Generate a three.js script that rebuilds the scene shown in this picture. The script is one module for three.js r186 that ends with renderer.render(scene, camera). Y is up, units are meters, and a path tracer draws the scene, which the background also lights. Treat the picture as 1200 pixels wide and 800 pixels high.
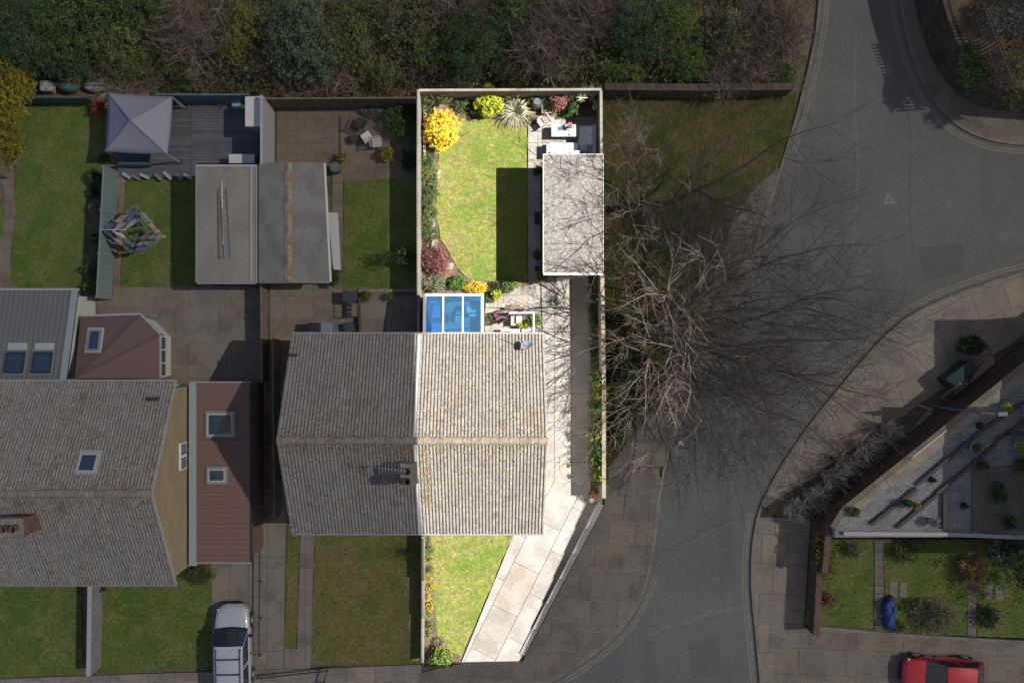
import * as THREE from 'three';
import { mergeVertices } from 'three/addons/utils/BufferGeometryUtils.js';

// ───────────────────────── camera, sky, sun, exposure ─────────────────────────
const W = 1200, HGT = 800, CAM_H = 48, PXM = 23;              // a drone 48 m up, 23 picture units to the metre on the ground
const CX = 575, CY = 402;
const scene = new THREE.Scene();
const camera = new THREE.PerspectiveCamera(2 * Math.atan(400 / (PXM * CAM_H)) * 180 / Math.PI, 1.5, 0.5, 600);
camera.position.set(0, CAM_H, 0);
camera.up.set(0, 0, -1);
camera.lookAt(0, 0, 0);
camera.setViewOffset(W, HGT, 600 - CX, 400 - CY, W, HGT);
const renderer = new THREE.WebGLRenderer({ antialias: true });
renderer.toneMapping = THREE.LinearToneMapping;
renderer.toneMappingExposure = 2.7;
renderer.shadowMap.enabled = true;

{ // clear spring sky: an even blue gradient
  const w = 64, h = 32, d = new Float32Array(w * h * 4);
  for (let j = 0; j < h; j++) {
    const e = Math.max(0, ((j + 0.5) / h - 0.5) * 2);          // 0 horizon, 1 zenith
    const t = Math.pow(1 - e, 2.2);
    for (let i = 0; i < w; i++) d.set([0.215 + 0.24 * t, 0.45 + 0.28 * t, 1.06 + 0.12 * t, 1], (j * w + i) * 4);
  }
  const sky = new THREE.DataTexture(d, w, h, THREE.RGBAFormat, THREE.FloatType);
  sky.mapping = THREE.EquirectangularReflectionMapping; sky.magFilter = THREE.LinearFilter; sky.needsUpdate = true;
  scene.background = sky; scene.environment = sky;
  scene.backgroundIntensity = 0.12; scene.environmentIntensity = 0.12;
}
const COT = 0.85, SUNZ = -0.075;                               // sideways metres of shadow for each metre of height
const toSun = new THREE.Vector3(COT, 1, SUNZ);
const sun = new THREE.DirectionalLight(new THREE.Color(1, 0.955, 0.88), 5);
sun.position.copy(toSun).multiplyScalar(90); sun.target.position.set(0, 0, 0);
sun.castShadow = true; sun.shadow.radius = 0.22; sun.shadow.mapSize.set(4096, 4096);
Object.assign(sun.shadow.camera, { left: -45, right: 45, top: 40, bottom: -40, near: 1, far: 220 });
scene.add(sun, sun.target);

// ───────────────────────── helpers ─────────────────────────
function rng(seed) { let a = seed * 2654435761 >>> 0; return () => { a = (a + 0x6d2b79f5) | 0; let t = Math.imul(a ^ (a >>> 15), 1 | a); t = (t + Math.imul(t ^ (t >>> 7), 61 | t)) ^ t; return ((t ^ (t >>> 14)) >>> 0) / 4294967296; }; }
const V = (x, y, z) => new THREE.Vector3(x, y, z);
// a point of the survey sheet at height h, in metres
const at = (px, py, h = 0) => V((px - CX) / PXM * (CAM_H - h) / CAM_H, h, (py - CY) / PXM * (CAM_H - h) / CAM_H);
const xz = (pts, h = 0) => pts.map(([x, y]) => { const p = at(x, y, h); return [p.x, p.z]; });
const lerp = (a, b, t) => a + (b - a) * t, clamp = (x, a = 0, b = 1) => Math.min(b, Math.max(a, x));
const smooth = (a, b, x) => { const t = clamp((x - a) / (b - a)); return t * t * (3 - 2 * t); };

const hash = (x, y, s) => { let h = Math.imul(x, 374761393) + Math.imul(y, 668265263) + Math.imul(s, 2246822519) | 0; h = Math.imul(h ^ (h >>> 13), 1274126177); return ((h ^ (h >>> 16)) >>> 0) / 4294967296; };
function vnoise(x, y, per, s) {
  const xi = Math.floor(x), yi = Math.floor(y), fx = x - xi, fy = y - yi, u = fx * fx * (3 - 2 * fx), v = fy * fy * (3 - 2 * fy);
  const m = (a) => per ? ((a % per) + per) % per : a;
  const a = hash(m(xi), m(yi), s), b = hash(m(xi + 1), m(yi), s), c = hash(m(xi), m(yi + 1), s), d = hash(m(xi + 1), m(yi + 1), s);
  return lerp(lerp(a, b, u), lerp(c, d, u), v);
}
function fbm(x, y, per, s, oct = 4) { let f = 0, a = 0.5, n = 0; for (let o = 0; o < oct; o++) { f += a * vnoise(x, y, per, s + o * 17); n += a; a *= 0.5; x *= 2; y *= 2; per *= 2; } return f / n; }
const enc = (c) => { c = clamp(c); return Math.round(255 * (c <= 0.0031308 ? 12.92 * c : 1.055 * Math.pow(c, 1 / 2.4) - 0.055)); };
function tex(size, metres, fn) {                               // fn(u, v) gives a linear colour; one tile spans that many metres
  const d = new Uint8Array(size * size * 4);
  for (let j = 0; j < size; j++) for (let i = 0; i < size; i++) { const c = fn(i / size, j / size); const k = (j * size + i) * 4; d[k] = enc(c[0]); d[k + 1] = enc(c[1]); d[k + 2] = enc(c[2]); d[k + 3] = 255; }
  const t = new THREE.DataTexture(d, size, size, THREE.RGBAFormat);
  t.wrapS = t.wrapT = THREE.RepeatWrapping; t.magFilter = THREE.LinearFilter; t.minFilter = THREE.LinearMipmapLinearFilter; t.generateMipmaps = true; t.colorSpace = THREE.SRGBColorSpace;
  t.repeat.set(1 / metres, 1 / metres); t.needsUpdate = true; return t;
}
function bumpTex(size, metres, fn) {
  const d = new Uint8Array(size * size * 4);
  for (let j = 0; j < size; j++) for (let i = 0; i < size; i++) { const c = Math.round(255 * clamp(fn(i / size, j / size))), k = (j * size + i) * 4; d[k] = d[k + 1] = d[k + 2] = c; d[k + 3] = 255; }
  const t = new THREE.DataTexture(d, size, size, THREE.RGBAFormat);
  t.wrapS = t.wrapT = THREE.RepeatWrapping; t.magFilter = THREE.LinearFilter; t.repeat.set(1 / metres, 1 / metres); t.needsUpdate = true; return t;
}
const mixc = (a, b, t) => [lerp(a[0], b[0], t), lerp(a[1], b[1], t), lerp(a[2], b[2], t)];
const scl = (a, s) => [a[0] * s, a[1] * s, a[2] * s];
// mottled surface: base colour, second colour in coarse patches, speckle of a third
function mottle(size, metres, A, B, C, { coarse = 4, fine = 64, patch = 0.5, grain = 0.25, spots = 0.1, seed = 1, spotF = 90 } = {}) {
  return tex(size, metres, (u, v) => {
    const p = smooth(0.35, 0.68, fbm(u * coarse, v * coarse, coarse, seed, 5));
    const g = fbm(u * fine, v * fine, fine, seed + 50, 3);
    const s = vnoise(u * spotF, v * spotF, spotF, seed + 90) * 0.6 + 0.4 * vnoise(u * spotF * 2, v * spotF * 2, spotF * 2, seed + 91);
    let c = mixc(A, B, p * patch * 2 > 1 ? 1 : p * patch * 2);
    c = scl(c, 1 + (g - 0.5) * 2 * grain);
    return mixc(c, C, smooth(1 - spots - 0.12, 1 - spots + 0.05, s));
  });
}
const std = (o) => new THREE.MeshStandardMaterial({ roughness: 0.9, side: THREE.DoubleSide, ...o });
const col = (r, g, b) => new THREE.Color().setRGB(r, g, b);
const plain = (r, g, b, roughness = 0.7, extra = {}) => std({ color: col(r, g, b), roughness, ...extra });
const tint = (m, ...tones) => tones.map((t) => { const c = m.clone(); c.color = Array.isArray(t) ? col(...t) : col(t, t, t); return c; });

class MB {                                                     // collects faces of one mesh
  constructor() { this.p = []; this.c = null; this.i = []; }
  v(a, c) { this.p.push(a.x, a.y, a.z); if (c) (this.c ||= []).push(...c); return this.p.length / 3 - 1; }
  tri(a, b, c, k) { const n = this.v(a, k); this.v(b, k); this.v(c, k); this.i.push(n, n + 1, n + 2); return this; }
  quad(a, b, c, d, k) { const n = this.v(a, k); this.v(b, k); this.v(c, k); this.v(d, k); this.i.push(n, n + 1, n + 2, n, n + 2, n + 3); return this; }
  hexa(q, k) {                                                 // q: four bottom corners then four top corners
    const [a, b, c, d, e, f, g, h] = q;
    return this.quad(d, c, b, a, k).quad(e, f, g, h, k).quad(a, b, f, e, k).quad(b, c, g, f, k).quad(c, d, h, g, k).quad(d, a, e, h, k);
  }
  box(x0, x1, y0, y1, z0, z1, k) { return this.hexa([V(x0, y0, z1), V(x1, y0, z1), V(x1, y0, z0), V(x0, y0, z0), V(x0, y1, z1), V(x1, y1, z1), V(x1, y1, z0), V(x0, y1, z0)], k); }
  bar(a, b, w, h, k) {                                         // square bar from a to b
    const d = b.clone().sub(a).normalize(), s = Math.abs(d.y) > 0.95 ? V(1, 0, 0) : V(0, 1, 0).cross(d).normalize(), u = d.clone().cross(s).normalize();
    const P = (o, i, j) => o.clone().addScaledVector(s, i * w / 2).addScaledVector(u, j * h / 2);
    return this.hexa([P(a, -1, -1), P(a, 1, -1), P(a, 1, 1), P(a, -1, 1), P(b, -1, -1), P(b, 1, -1), P(b, 1, 1), P(b, -1, 1)], k);
  }
  tube(a, b, r0, r1, n = 4, k) {
    const d = b.clone().sub(a).normalize(), s = (Math.abs(d.y) > 0.9 ? V(1, 0, 0) : V(0, 1, 0)).cross(d).normalize(), u = d.clone().cross(s);
    const base = this.p.length / 3;
    for (const [o, r] of [[a, r0], [b, r1]]) for (let i = 0; i < n; i++) { const t = i / n * Math.PI * 2; this.v(o.clone().addScaledVector(s, Math.cos(t) * r).addScaledVector(u, Math.sin(t) * r), k); }
    for (let i = 0; i < n; i++) { const j = (i + 1) % n; this.i.push(base + i, base + j, base + n + j, base + i, base + n + j, base + n + i); }
    return this;
  }
  prism(poly, y0, y1, k) {                                     // poly: [[x, z]...] flat bottom y0, top y1
    const c = poly.map(([x, z]) => new THREE.Vector2(x, -z));
    if (THREE.ShapeUtils.isClockWise(c)) { poly = poly.slice().reverse(); c.reverse(); }
    const t = THREE.ShapeUtils.triangulateShape(c, []);
    for (const [a, b, d] of t) {
      this.tri(V(poly[a][0], y1, poly[a][1]), V(poly[b][0], y1, poly[b][1]), V(poly[d][0], y1, poly[d][1]), k);
      this.tri(V(poly[a][0], y0, poly[a][1]), V(poly[d][0], y0, poly[d][1]), V(poly[b][0], y0, poly[b][1]), k);
    }
    poly.forEach(([x, z], i) => { const [X, Z] = poly[(i + 1) % poly.length]; this.quad(V(x, y0, z), V(X, y0, Z), V(X, y1, Z), V(x, y1, z), k); });
    return this;
  }
  sheet(poly, y) { const c = poly.map(([x, z]) => new THREE.Vector2(x, -z)); if (THREE.ShapeUtils.isClockWise(c)) { poly = poly.slice().reverse(); c.reverse(); } for (const [a, b, d] of THREE.ShapeUtils.triangulateShape(c, [])) this.tri(V(poly[a][0], y, poly[a][1]), V(poly[b][0], y, poly[b][1]), V(poly[d][0], y, poly[d][1])); return this; }
  geo(smoothed) {
    let g = new THREE.BufferGeometry();
    g.setAttribute('position', new THREE.Float32BufferAttribute(this.p, 3));
    if (this.c) g.setAttribute('color', new THREE.Float32BufferAttribute(this.c, 3));
    g.setIndex(this.i);
    if (smoothed) g = mergeVertices(g, 1e-4);
    g.computeVertexNormals();
    const P = g.attributes.position, N = g.attributes.normal, uv = new Float32Array(P.count * 2);   // metres along the face
    for (let i = 0; i < P.count; i++) {
      const ax = Math.abs(N.getX(i)), ay = Math.abs(N.getY(i)), az = Math.abs(N.getZ(i));
      if (ay >= 0.6 * Math.max(ax, az)) { uv[2 * i] = P.getX(i); uv[2 * i + 1] = P.getZ(i); } else if (ax > az) { uv[2 * i] = P.getZ(i); uv[2 * i + 1] = P.getY(i); } else { uv[2 * i] = P.getX(i); uv[2 * i + 1] = P.getY(i); }
    }
    g.setAttribute('uv', new THREE.BufferAttribute(uv, 2));
    return g;
  }
}
const taken = {};
const numbered = (n) => { const k = taken[n] = (taken[n] ?? -1) + 1; return k ? `${n}_${String(k).padStart(3, '0')}` : n; };
const shade = (o) => { o.castShadow = o.receiveShadow = true; return o; };
function mesh(name, g, m) { const o = shade(new THREE.Mesh(g instanceof MB ? g.geo() : g, m)); o.name = name; return o; }
function tag(o, label, category, group, kind) { if (label) o.userData.label = label; if (category) o.userData.category = category; if (group) o.userData.group = group; if (kind) o.userData.kind = kind; return o; }
function thing(name, label, category, base, group) { const o = new THREE.Group(); o.name = numbered(name); o.position.copy(base); scene.add(o); return tag(o, label, category, group); }
function part(parent, name, g, m, label) {                     // g in scene coordinates; the part is stored relative to its thing's base
  const o = mesh(name, g, m); let r = parent, off = V(0, 0, 0); while (r) { off.add(r.position); r = r.parent === scene ? null : r.parent; }
  o.geometry.translate(-off.x, -off.y, -off.z);
  parent.add(o); if (label) o.userData.label = label; return o;
}
function own(parent, name, g, m) { const o = mesh(name, g, m); parent.add(o); return o; }   // g in the thing's own coordinates
function single(name, g, m, label, category, group, base) {   // a thing that is one mesh
  const o = mesh(numbered(name), g, m); if (base) { o.geometry.translate(-base.x, -base.y, -base.z); o.position.copy(base); }
  scene.add(o); return tag(o, label, category, group);
}
function ground(name, poly, y, m, label, depth = 0) { const b = new MB(); depth ? b.prism(poly, y - depth, y) : b.sheet(poly, y); const o = mesh(numbered(name), b, m); scene.add(o); return tag(o, label, name.split('_').pop(), null, 'structure'); }

// clip any polygon to a rectangle in turned axes
function clipRect(poly, x0, x1, y0, y1) {
  const cut = (P, f, x) => { const out = []; for (let i = 0; i < P.length; i++) { const a = P[i], b = P[(i + 1) % P.length], da = f(a), db = f(b); if (da >= 0) out.push(a); if ((da >= 0) !== (db >= 0)) { const t = da / (da - db); out.push([lerp(a[0], b[0], t), lerp(a[1], b[1], t)]); } } return out; };
  for (const f of [(p) => p[0] - x0, (p) => x1 - p[0], (p) => p[1] - y0, (p) => y1 - p[1]]) { poly = cut(poly, f); if (poly.length < 3) return null; }
  return poly;
}
const areaOf = (P) => Math.abs(P.reduce((s, [x, y], i) => { const [X, Y] = P[(i + 1) % P.length]; return s + x * Y - X * y; }, 0)) / 2;
// paving: every slab its own mesh, laid in courses over a polygon
function paving(parent, name, poly, { turn = 0, w = 0.9, l = 0.6, stagger = 0, gap = 0.012, top = 0.05, thick = 0.05, mats, seed = 1, jitter = 0.004, vary = 0, ox = 0, oz = 0 }) {
  const R = rng(seed), c = Math.cos(turn), s = Math.sin(turn);
  const tl = poly.map(([x, z]) => [x * c + z * s - ox, -x * s + z * c - oz]), back = ([x, z]) => { x += ox; z += oz; return [x * c - z * s, x * s + z * c]; };
  const xs = tl.map((p) => p[0]), zs = tl.map((p) => p[1]);
  let row = Math.floor(Math.min(...zs) / l), z = row * l;
  for (; z < Math.max(...zs); row++) {
    const ll = l * (1 + vary * (hash(row, 3, seed) - 0.5)), sh = stagger * ((row & 1) ? 1 : 0) * w;
    for (let x = Math.floor(Math.min(...xs) / w) * w - sh; x < Math.max(...xs); x += w) {
      const q = clipRect(tl, x + gap / 2, x + w - gap / 2, z + gap / 2, z + ll - gap / 2);
      if (!q || areaOf(q) < 0.012) continue;
      const P = q.map(back), y = top + (R() - 0.5) * 2 * jitter;
      part(parent, name, new MB().prism(P, top - thick, y), mats[Math.floor(R() * mats.length)]);
    }
    z += ll;
  }
}
// foliage made of many small leaf faces gathered in clumps through a set of ellipsoids
function leaves(b, blobs, n, size, cols, seed, { clump = 0.28, perClump = 22, flat = 0.35, shell = 0.55, long = 1.5, dens = 2.1, fine = 0.7 } = {}) {
  const R = rng(seed), vol = blobs.map((q) => q[3] * q[4] * q[5]), tot = vol.reduce((a, c) => a + c, 0), g = () => (R() + R() + R() - 1.5) * 0.9, P = b.p, C = (b.c ||= []), I = b.i;
  n *= dens; size *= fine;
  blobs.forEach((q, bi) => {
    const m = Math.round(n * vol[bi] / tot / perClump);
    for (let k = 0; k < m; k++) {
      const th = R() * Math.PI * 2, cz = R() * 2 - 1, sr = Math.sqrt(1 - cz * cz), rr = (shell + (1 - shell) * Math.pow(R(), 0.6)) * (R() < 0.16 ? 1.06 + 0.24 * R() : 1), wob = 0.68 + 0.6 * vnoise(th * 1.9 + seed, cz * 3 + 5, 0, seed);
      const cx = q[0] + Math.cos(th) * sr * q[3] * rr * wob, cy = Math.max(0.05, q[1] + (cz < -0.3 ? cz * 0.6 : cz) * q[4] * rr * wob), c2 = q[2] + Math.sin(th) * sr * q[5] * rr * wob;
      const kc = cols[Math.floor(R() * cols.length)], tone = 0.6 + 0.75 * R(), r = clump * (0.5 + R());
      for (let j = 0; j < perClump; j++) {
        const x = cx + g() * r, y = Math.max(0.03, cy + g() * r * 0.8), z0 = c2 + g() * r;
        let nx = g() + (cx - q[0]) / q[3] * 0.3, ny = g() + flat * 1.6, nz = g() + (c2 - q[2]) / q[5] * 0.3, l = Math.hypot(nx, ny, nz) || 1; nx /= l; ny /= l; nz /= l;
        const ax = g(), ay = g(), az = g(); let sx = ay * nz - az * ny, sy = az * nx - ax * nz, sz = ax * ny - ay * nx; l = Math.hypot(sx, sy, sz) || 1; sx /= l; sy /= l; sz /= l;
        const ux = ny * sz - nz * sy, uy = nz * sx - nx * sz, uz = nx * sy - ny * sx, z = size * (0.45 + 1.1 * R()), h = z * long * 0.5, w = z * 0.4, t = tone * (0.82 + 0.36 * R()), v = P.length / 3;
        P.push(x - ux * h, y - uy * h, z0 - uz * h, x + sx * w, y + sy * w, z0 + sz * w, x + ux * h, y + uy * h, z0 + uz * h, x - sx * w, y - sy * w, z0 - sz * w);
        for (let i = 0; i < 4; i++) C.push(kc[0] * t, kc[1] * t, kc[2] * t);
        I.push(v, v + 1, v + 2, v, v + 2, v + 3);
      }
    }
  });
  return b;
}
// thin twigs fanning out of a base point
function twigs(b, base, r, h, n, seed, { rad = 0.012, cols = [[0.16, 0.12, 0.09]], lean = [0, 0], splits = 3, droop = 0 } = {}) {
  const R = rng(seed);
  for (let k = 0; k < n; k++) {
    const th = R() * Math.PI * 2, sp = Math.pow(R(), 0.6), kc = cols[Math.floor(R() * cols.length)], t = 0.75 + 0.5 * R(), K = scl(kc, t);
    let p = V(base.x + (R() - 0.5) * r * 0.5, base.y, base.z + (R() - 0.5) * r * 0.5);
    const end = V(base.x + Math.cos(th) * r * sp + lean[0] * h, base.y + h * (0.55 + 0.45 * R()) * (1 - droop * sp), base.z + Math.sin(th) * r * sp + lean[1] * h);
    const mid = p.clone().lerp(end, 0.5).add(V((R() - 0.5) * r * 0.25, h * 0.12, (R() - 0.5) * r * 0.25));
    b.tube(p, mid, rad, rad * 0.7, 3, K); b.tube(mid, end, rad * 0.7, rad * 0.35, 3, K);
    for (let j = 0; j < splits; j++) { const a = mid.clone().lerp(end, R() * 0.8), e = a.clone().add(V((R() - 0.5) * r * 0.6, h * 0.25 * R(), (R() - 0.5) * r * 0.6)); b.tube(a, e, rad * 0.55, rad * 0.25, 3, K); }
  }
  return b;
}
// ───────────────────────── materials ─────────────────────────
const leafMat = std({ vertexColors: true, roughness: 0.75 });
const barkMat = std({ vertexColors: true, roughness: 0.95 });
const grassFn = (A, B, C, seed) => tex(512, 6, (u, v) => {
  const p = smooth(0.36, 0.66, fbm(u * 5, v * 5, 5, seed, 5)), q = smooth(0.45, 0.7, fbm(u * 9, v * 9, 9, seed + 7, 4)), g = fbm(u * 96, v * 96, 96, seed + 30, 2);
  return scl(mixc(mixc(A, B, p), C, q * 0.75), 0.62 + 0.76 * g);
});
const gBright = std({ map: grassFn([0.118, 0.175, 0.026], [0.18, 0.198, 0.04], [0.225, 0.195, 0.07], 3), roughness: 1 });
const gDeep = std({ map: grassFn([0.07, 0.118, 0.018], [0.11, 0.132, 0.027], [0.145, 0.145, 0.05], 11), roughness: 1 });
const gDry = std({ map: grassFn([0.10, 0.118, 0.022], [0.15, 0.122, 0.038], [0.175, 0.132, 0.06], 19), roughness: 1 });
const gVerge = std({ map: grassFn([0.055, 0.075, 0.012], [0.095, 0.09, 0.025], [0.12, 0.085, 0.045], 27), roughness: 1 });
const soil = std({ map: mottle(512, 5, [0.09, 0.065, 0.042], [0.13, 0.10, 0.06], [0.22, 0.18, 0.12], { coarse: 6, fine: 48, grain: 0.5, spots: 0.12, seed: 5 }), roughness: 1 });
const litter = std({ map: mottle(512, 5, [0.10, 0.075, 0.05], [0.15, 0.115, 0.075], [0.05, 0.06, 0.02], { coarse: 5, fine: 60, grain: 0.6, spots: 0.2, seed: 6 }), roughness: 1 });
const asphalt = std({ map: tex(1024, 26, (u, v) => {
  const p = fbm(u * 5, v * 5, 5, 41, 5), q = smooth(0.4, 0.66, fbm(u * 3, v * 7, 21, 43, 4)), g = fbm(u * 200, v * 200, 200, 45, 2), st = smooth(0.56, 0.72, fbm(u * 16, v * 3, 48, 47, 4));
  return scl(mixc([0.108, 0.107, 0.104], [0.130, 0.128, 0.122], clamp(q * 0.55 + p * 0.45)), (0.88 + 0.24 * g) * (1 - 0.12 * st));
}), roughness: 0.92 });
const concreteT = mottle(512, 4, [0.30, 0.275, 0.24], [0.235, 0.21, 0.18], [0.15, 0.13, 0.11], { coarse: 5, fine: 70, grain: 0.14, spots: 0.06, seed: 8 });
const concrete = std({ map: concreteT });
const paleT = mottle(512, 4, [0.285, 0.268, 0.252], [0.235, 0.22, 0.203], [0.16, 0.145, 0.13], { coarse: 6, fine: 70, grain: 0.15, spots: 0.08, seed: 9 });
const pale = std({ map: paleT });
const paleSet = tint(pale, 1, 0.94, [1.0, 0.93, 0.86], [0.92, 0.88, 0.84], 1.06);
const patioSet = tint(pale, 0.95, [0.92, 0.86, 0.8], [1, 0.9, 0.84], 0.86, [0.88, 0.86, 0.84]);
const flagT = mottle(512, 4, [0.155, 0.135, 0.112], [0.115, 0.102, 0.088], [0.07, 0.065, 0.055], { coarse: 5, fine: 60, grain: 0.22, spots: 0.09, seed: 10 });
const flag = std({ map: flagT });
const flagSet = tint(flag, 1, 0.96, 1.03, [1.01, 0.98, 0.95], 0.93, [1.06, 1.05, 1.03]);
const flagPale = tint(flag, 1.45, 1.32, [1.5, 1.42, 1.32], 1.25, [1.35, 1.3, 1.24]);
const yardSet = tint(flag, 1.2, [1.24, 1.16, 1.06], 1.1, [1.18, 1.1, 1.02]);
const yardBrown = tint(flag, [1.05, 0.92, 0.82], [1.12, 0.98, 0.86], [0.98, 0.88, 0.8], [1.08, 0.97, 0.88]);
const kerbM = tint(flag, 1.25, 1.35, 1.15);
const bedJoint = plain(0.085, 0.077, 0.064, 1);
const roofT = tex(1024, 4.2, (u, v) => {                     // concrete tile with lichen
  const p = fbm(u * 5, v * 5, 5, 61, 5), g = fbm(u * 150, v * 150, 150, 63, 2), l = smooth(0.58, 0.72, fbm(u * 84, v * 84, 84, 65, 2)), d = smooth(0.60, 0.70, fbm(u * 90, v * 90, 90, 67, 2)), o = smooth(0.62, 0.72, fbm(u * 9, v * 9, 9, 69, 4));
  let c = mixc([0.175, 0.157, 0.14], [0.215, 0.195, 0.175], p); c = scl(c, 0.78 + 0.44 * g);
  c = mixc(c, [0.32, 0.298, 0.272], l * 0.55); c = mixc(c, [0.075, 0.067, 0.058], d * 0.6); return mixc(c, [0.20, 0.13, 0.045], o * 0.22 * g * 1.6);
});
const tileM = std({ map: roofT, vertexColors: true });
const ridgeM = tint(std({ map: roofT }), [1.0, 0.92, 0.8], [1.1, 1.0, 0.88], [0.9, 0.85, 0.76]);
const felt = std({ map: tex(1024, 4.6, (u, v) => {             // mineral felt with pale lichen
  const p = fbm(u * 5, v * 5, 5, 71, 5), g = fbm(u * 120, v * 120, 120, 73, 2), l = smooth(0.42, 0.68, fbm(u * 80, v * 80, 80, 75, 3)), d = smooth(0.58, 0.72, fbm(u * 46, v * 46, 46, 76, 4));
  let c = scl(mixc([0.13, 0.12, 0.112], [0.165, 0.15, 0.135], p), 0.7 + 0.6 * g); c = mixc(c, [0.27, 0.255, 0.24], l * 0.7); return mixc(c, [0.085, 0.078, 0.072], d * 0.6);
}) });
const render_ = std({ map: mottle(256, 3, [0.33, 0.25, 0.145], [0.285, 0.215, 0.125], [0.22, 0.17, 0.11], { coarse: 4, fine: 40, grain: 0.12, spots: 0.05, seed: 12 }) });
const brickM = std({ map: mottle(256, 2, [0.16, 0.092, 0.058], [0.125, 0.075, 0.05], [0.085, 0.06, 0.045], { coarse: 6, fine: 40, grain: 0.3, spots: 0.15, seed: 13 }) });
const brickDark = std({ map: mottle(256, 2, [0.085, 0.05, 0.036], [0.06, 0.038, 0.03], [0.12, 0.09, 0.07], { coarse: 6, fine: 40, grain: 0.4, spots: 0.12, seed: 14 }) });
const stoneM = std({ map: mottle(256, 2.4, [0.105, 0.08, 0.058], [0.07, 0.056, 0.043], [0.15, 0.13, 0.10], { coarse: 7, fine: 40, grain: 0.4, spots: 0.15, seed: 15 }) });
const blockM = std({ map: mottle(256, 3, [0.21, 0.185, 0.15], [0.165, 0.145, 0.118], [0.10, 0.10, 0.06], { coarse: 5, fine: 50, grain: 0.22, spots: 0.12, seed: 16 }) });
const woodT = tex(256, 2, (u, v) => { const g = fbm(u * 48, v * 6, 6, 81, 3), p = fbm(u * 6, v * 6, 6, 83, 3); return scl(mixc([0.13, 0.10, 0.07], [0.19, 0.16, 0.12], p), 0.6 + 0.8 * g); });
const wood = std({ map: woodT });
const woodSet = tint(wood, 1, 0.88, 1.12, [1.1, 1.02, 0.9]);
const deckT = tex(256, 2, (u, v) => { const g = fbm(u * 5, v * 60, 60, 85, 3), p = fbm(u * 5, v * 5, 5, 86, 3); return scl(mixc([0.085, 0.088, 0.098], [0.115, 0.118, 0.128], p), 0.75 + 0.5 * g); });
const deckSet = tint(std({ map: deckT }), 1, 0.86, 1.14);
const white = plain(0.70, 0.70, 0.69, 0.45), offWhite = plain(0.55, 0.53, 0.49, 0.6), paleGrey = plain(0.34, 0.34, 0.335, 0.7), darkM = plain(0.025, 0.027, 0.03, 0.55), blackM = plain(0.012, 0.012, 0.013, 0.6);
const steel = plain(0.42, 0.43, 0.44, 0.4, { metalness: 0.7 });
const glassDark = new THREE.MeshPhysicalMaterial({ color: col(0.02, 0.03, 0.04), roughness: 0.06, metalness: 0, clearcoat: 1, clearcoatRoughness: 0.03 });
const roofGlass = new THREE.MeshPhysicalMaterial({ color: col(0.025, 0.04, 0.055), roughness: 0.08, clearcoat: 1, clearcoatRoughness: 0.03 });
const lead = plain(0.16, 0.175, 0.19, 0.6);
const maroonM = plain(0.165, 0.098, 0.082, 0.7), brownRoof = plain(0.115, 0.066, 0.06, 0.65), greySheet = plain(0.135, 0.128, 0.13, 0.6);
const asbestos = std({ map: mottle(512, 4, [0.185, 0.175, 0.16], [0.15, 0.14, 0.125], [0.09, 0.085, 0.075], { coarse: 6, fine: 70, grain: 0.2, spots: 0.06, seed: 17 }) });
const rust = std({ map: mottle(256, 1.5, [0.25, 0.12, 0.055], [0.27, 0.23, 0.19], [0.15, 0.08, 0.045], { coarse: 5, fine: 30, grain: 0.3, spots: 0.15, seed: 18 }) });
const roofConc = std({ map: mottle(512, 4, [0.235, 0.21, 0.175], [0.20, 0.178, 0.15], [0.10, 0.09, 0.08], { coarse: 5, fine: 70, grain: 0.15, spots: 0.05, seed: 20 }) });
const gravel = std({ map: mottle(512, 2.5, [0.20, 0.20, 0.20], [0.15, 0.15, 0.155], [0.40, 0.40, 0.40], { coarse: 6, fine: 90, grain: 0.5, spots: 0.25, seed: 21, spotF: 70 }) });
const tealFence = plain(0.17, 0.225, 0.225, 0.75), greenFence = plain(0.07, 0.095, 0.075, 0.8), blueFence = plain(0.10, 0.15, 0.19, 0.8);
const terracotta = plain(0.30, 0.12, 0.06, 0.85);
const yellowLine = std({ map: mottle(256, 1.2, [0.21, 0.195, 0.135], [0.17, 0.16, 0.12], [0.10, 0.10, 0.09], { coarse: 6, fine: 40, grain: 0.3, spots: 0.14, seed: 22 }) });

// ───────────────────────── ground, road, pavements ─────────────────────────
scene.add(tag(mesh('ground', new MB().sheet([[-220, -220], [220, -220], [220, 220], [-220, 220]], -0.02), litter), 'bare earth and leaf litter under the gardens and trees', 'ground', null, 'structure'));
const kerbA = [[975, -120], [964, -20], [958, 40], [945, 100], [930, 155], [908, 225], [884, 300], [856, 380], [822, 450], [790, 515], [776, 570], [769, 630], [756, 690], [728, 738], [684, 775], [630, 806], [540, 835], [300, 850], [-200, 850]];
const kerbB = [[900, 900], [890, 800], [885, 745], [880, 690], [881, 640], [889, 598], [908, 558], [944, 503], [988, 448], [1030, 400], [1062, 372], [1104, 350], [1152, 332], [1205, 317], [1320, 292]];
const kerbC = [[1320, 178], [1205, 171], [1160, 165], [1122, 148], [1087, 110], [1067, 64], [1056, 20], [1050, -20], [1042, -120]];
const roadPoly = xz([...kerbA, [-200, 1000], [900, 1000], ...kerbB, ...kerbC]);
ground('road', roadPoly, 0.0, asphalt, 'grey asphalt road junction between the kerbs');
function along(pts, step) { const out = []; for (let i = 0; i < pts.length - 1; i++) { const [a, b] = [pts[i], pts[i + 1]], L = Math.hypot(b[0] - a[0], b[1] - a[1]), n = Math.max(1, Math.round(L / step)); for (let k = 0; k < n; k++) out.push([lerp(a[0], b[0], k / n), lerp(a[1], b[1], k / n)]); } out.push(pts.at(-1)); return out; }
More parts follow.
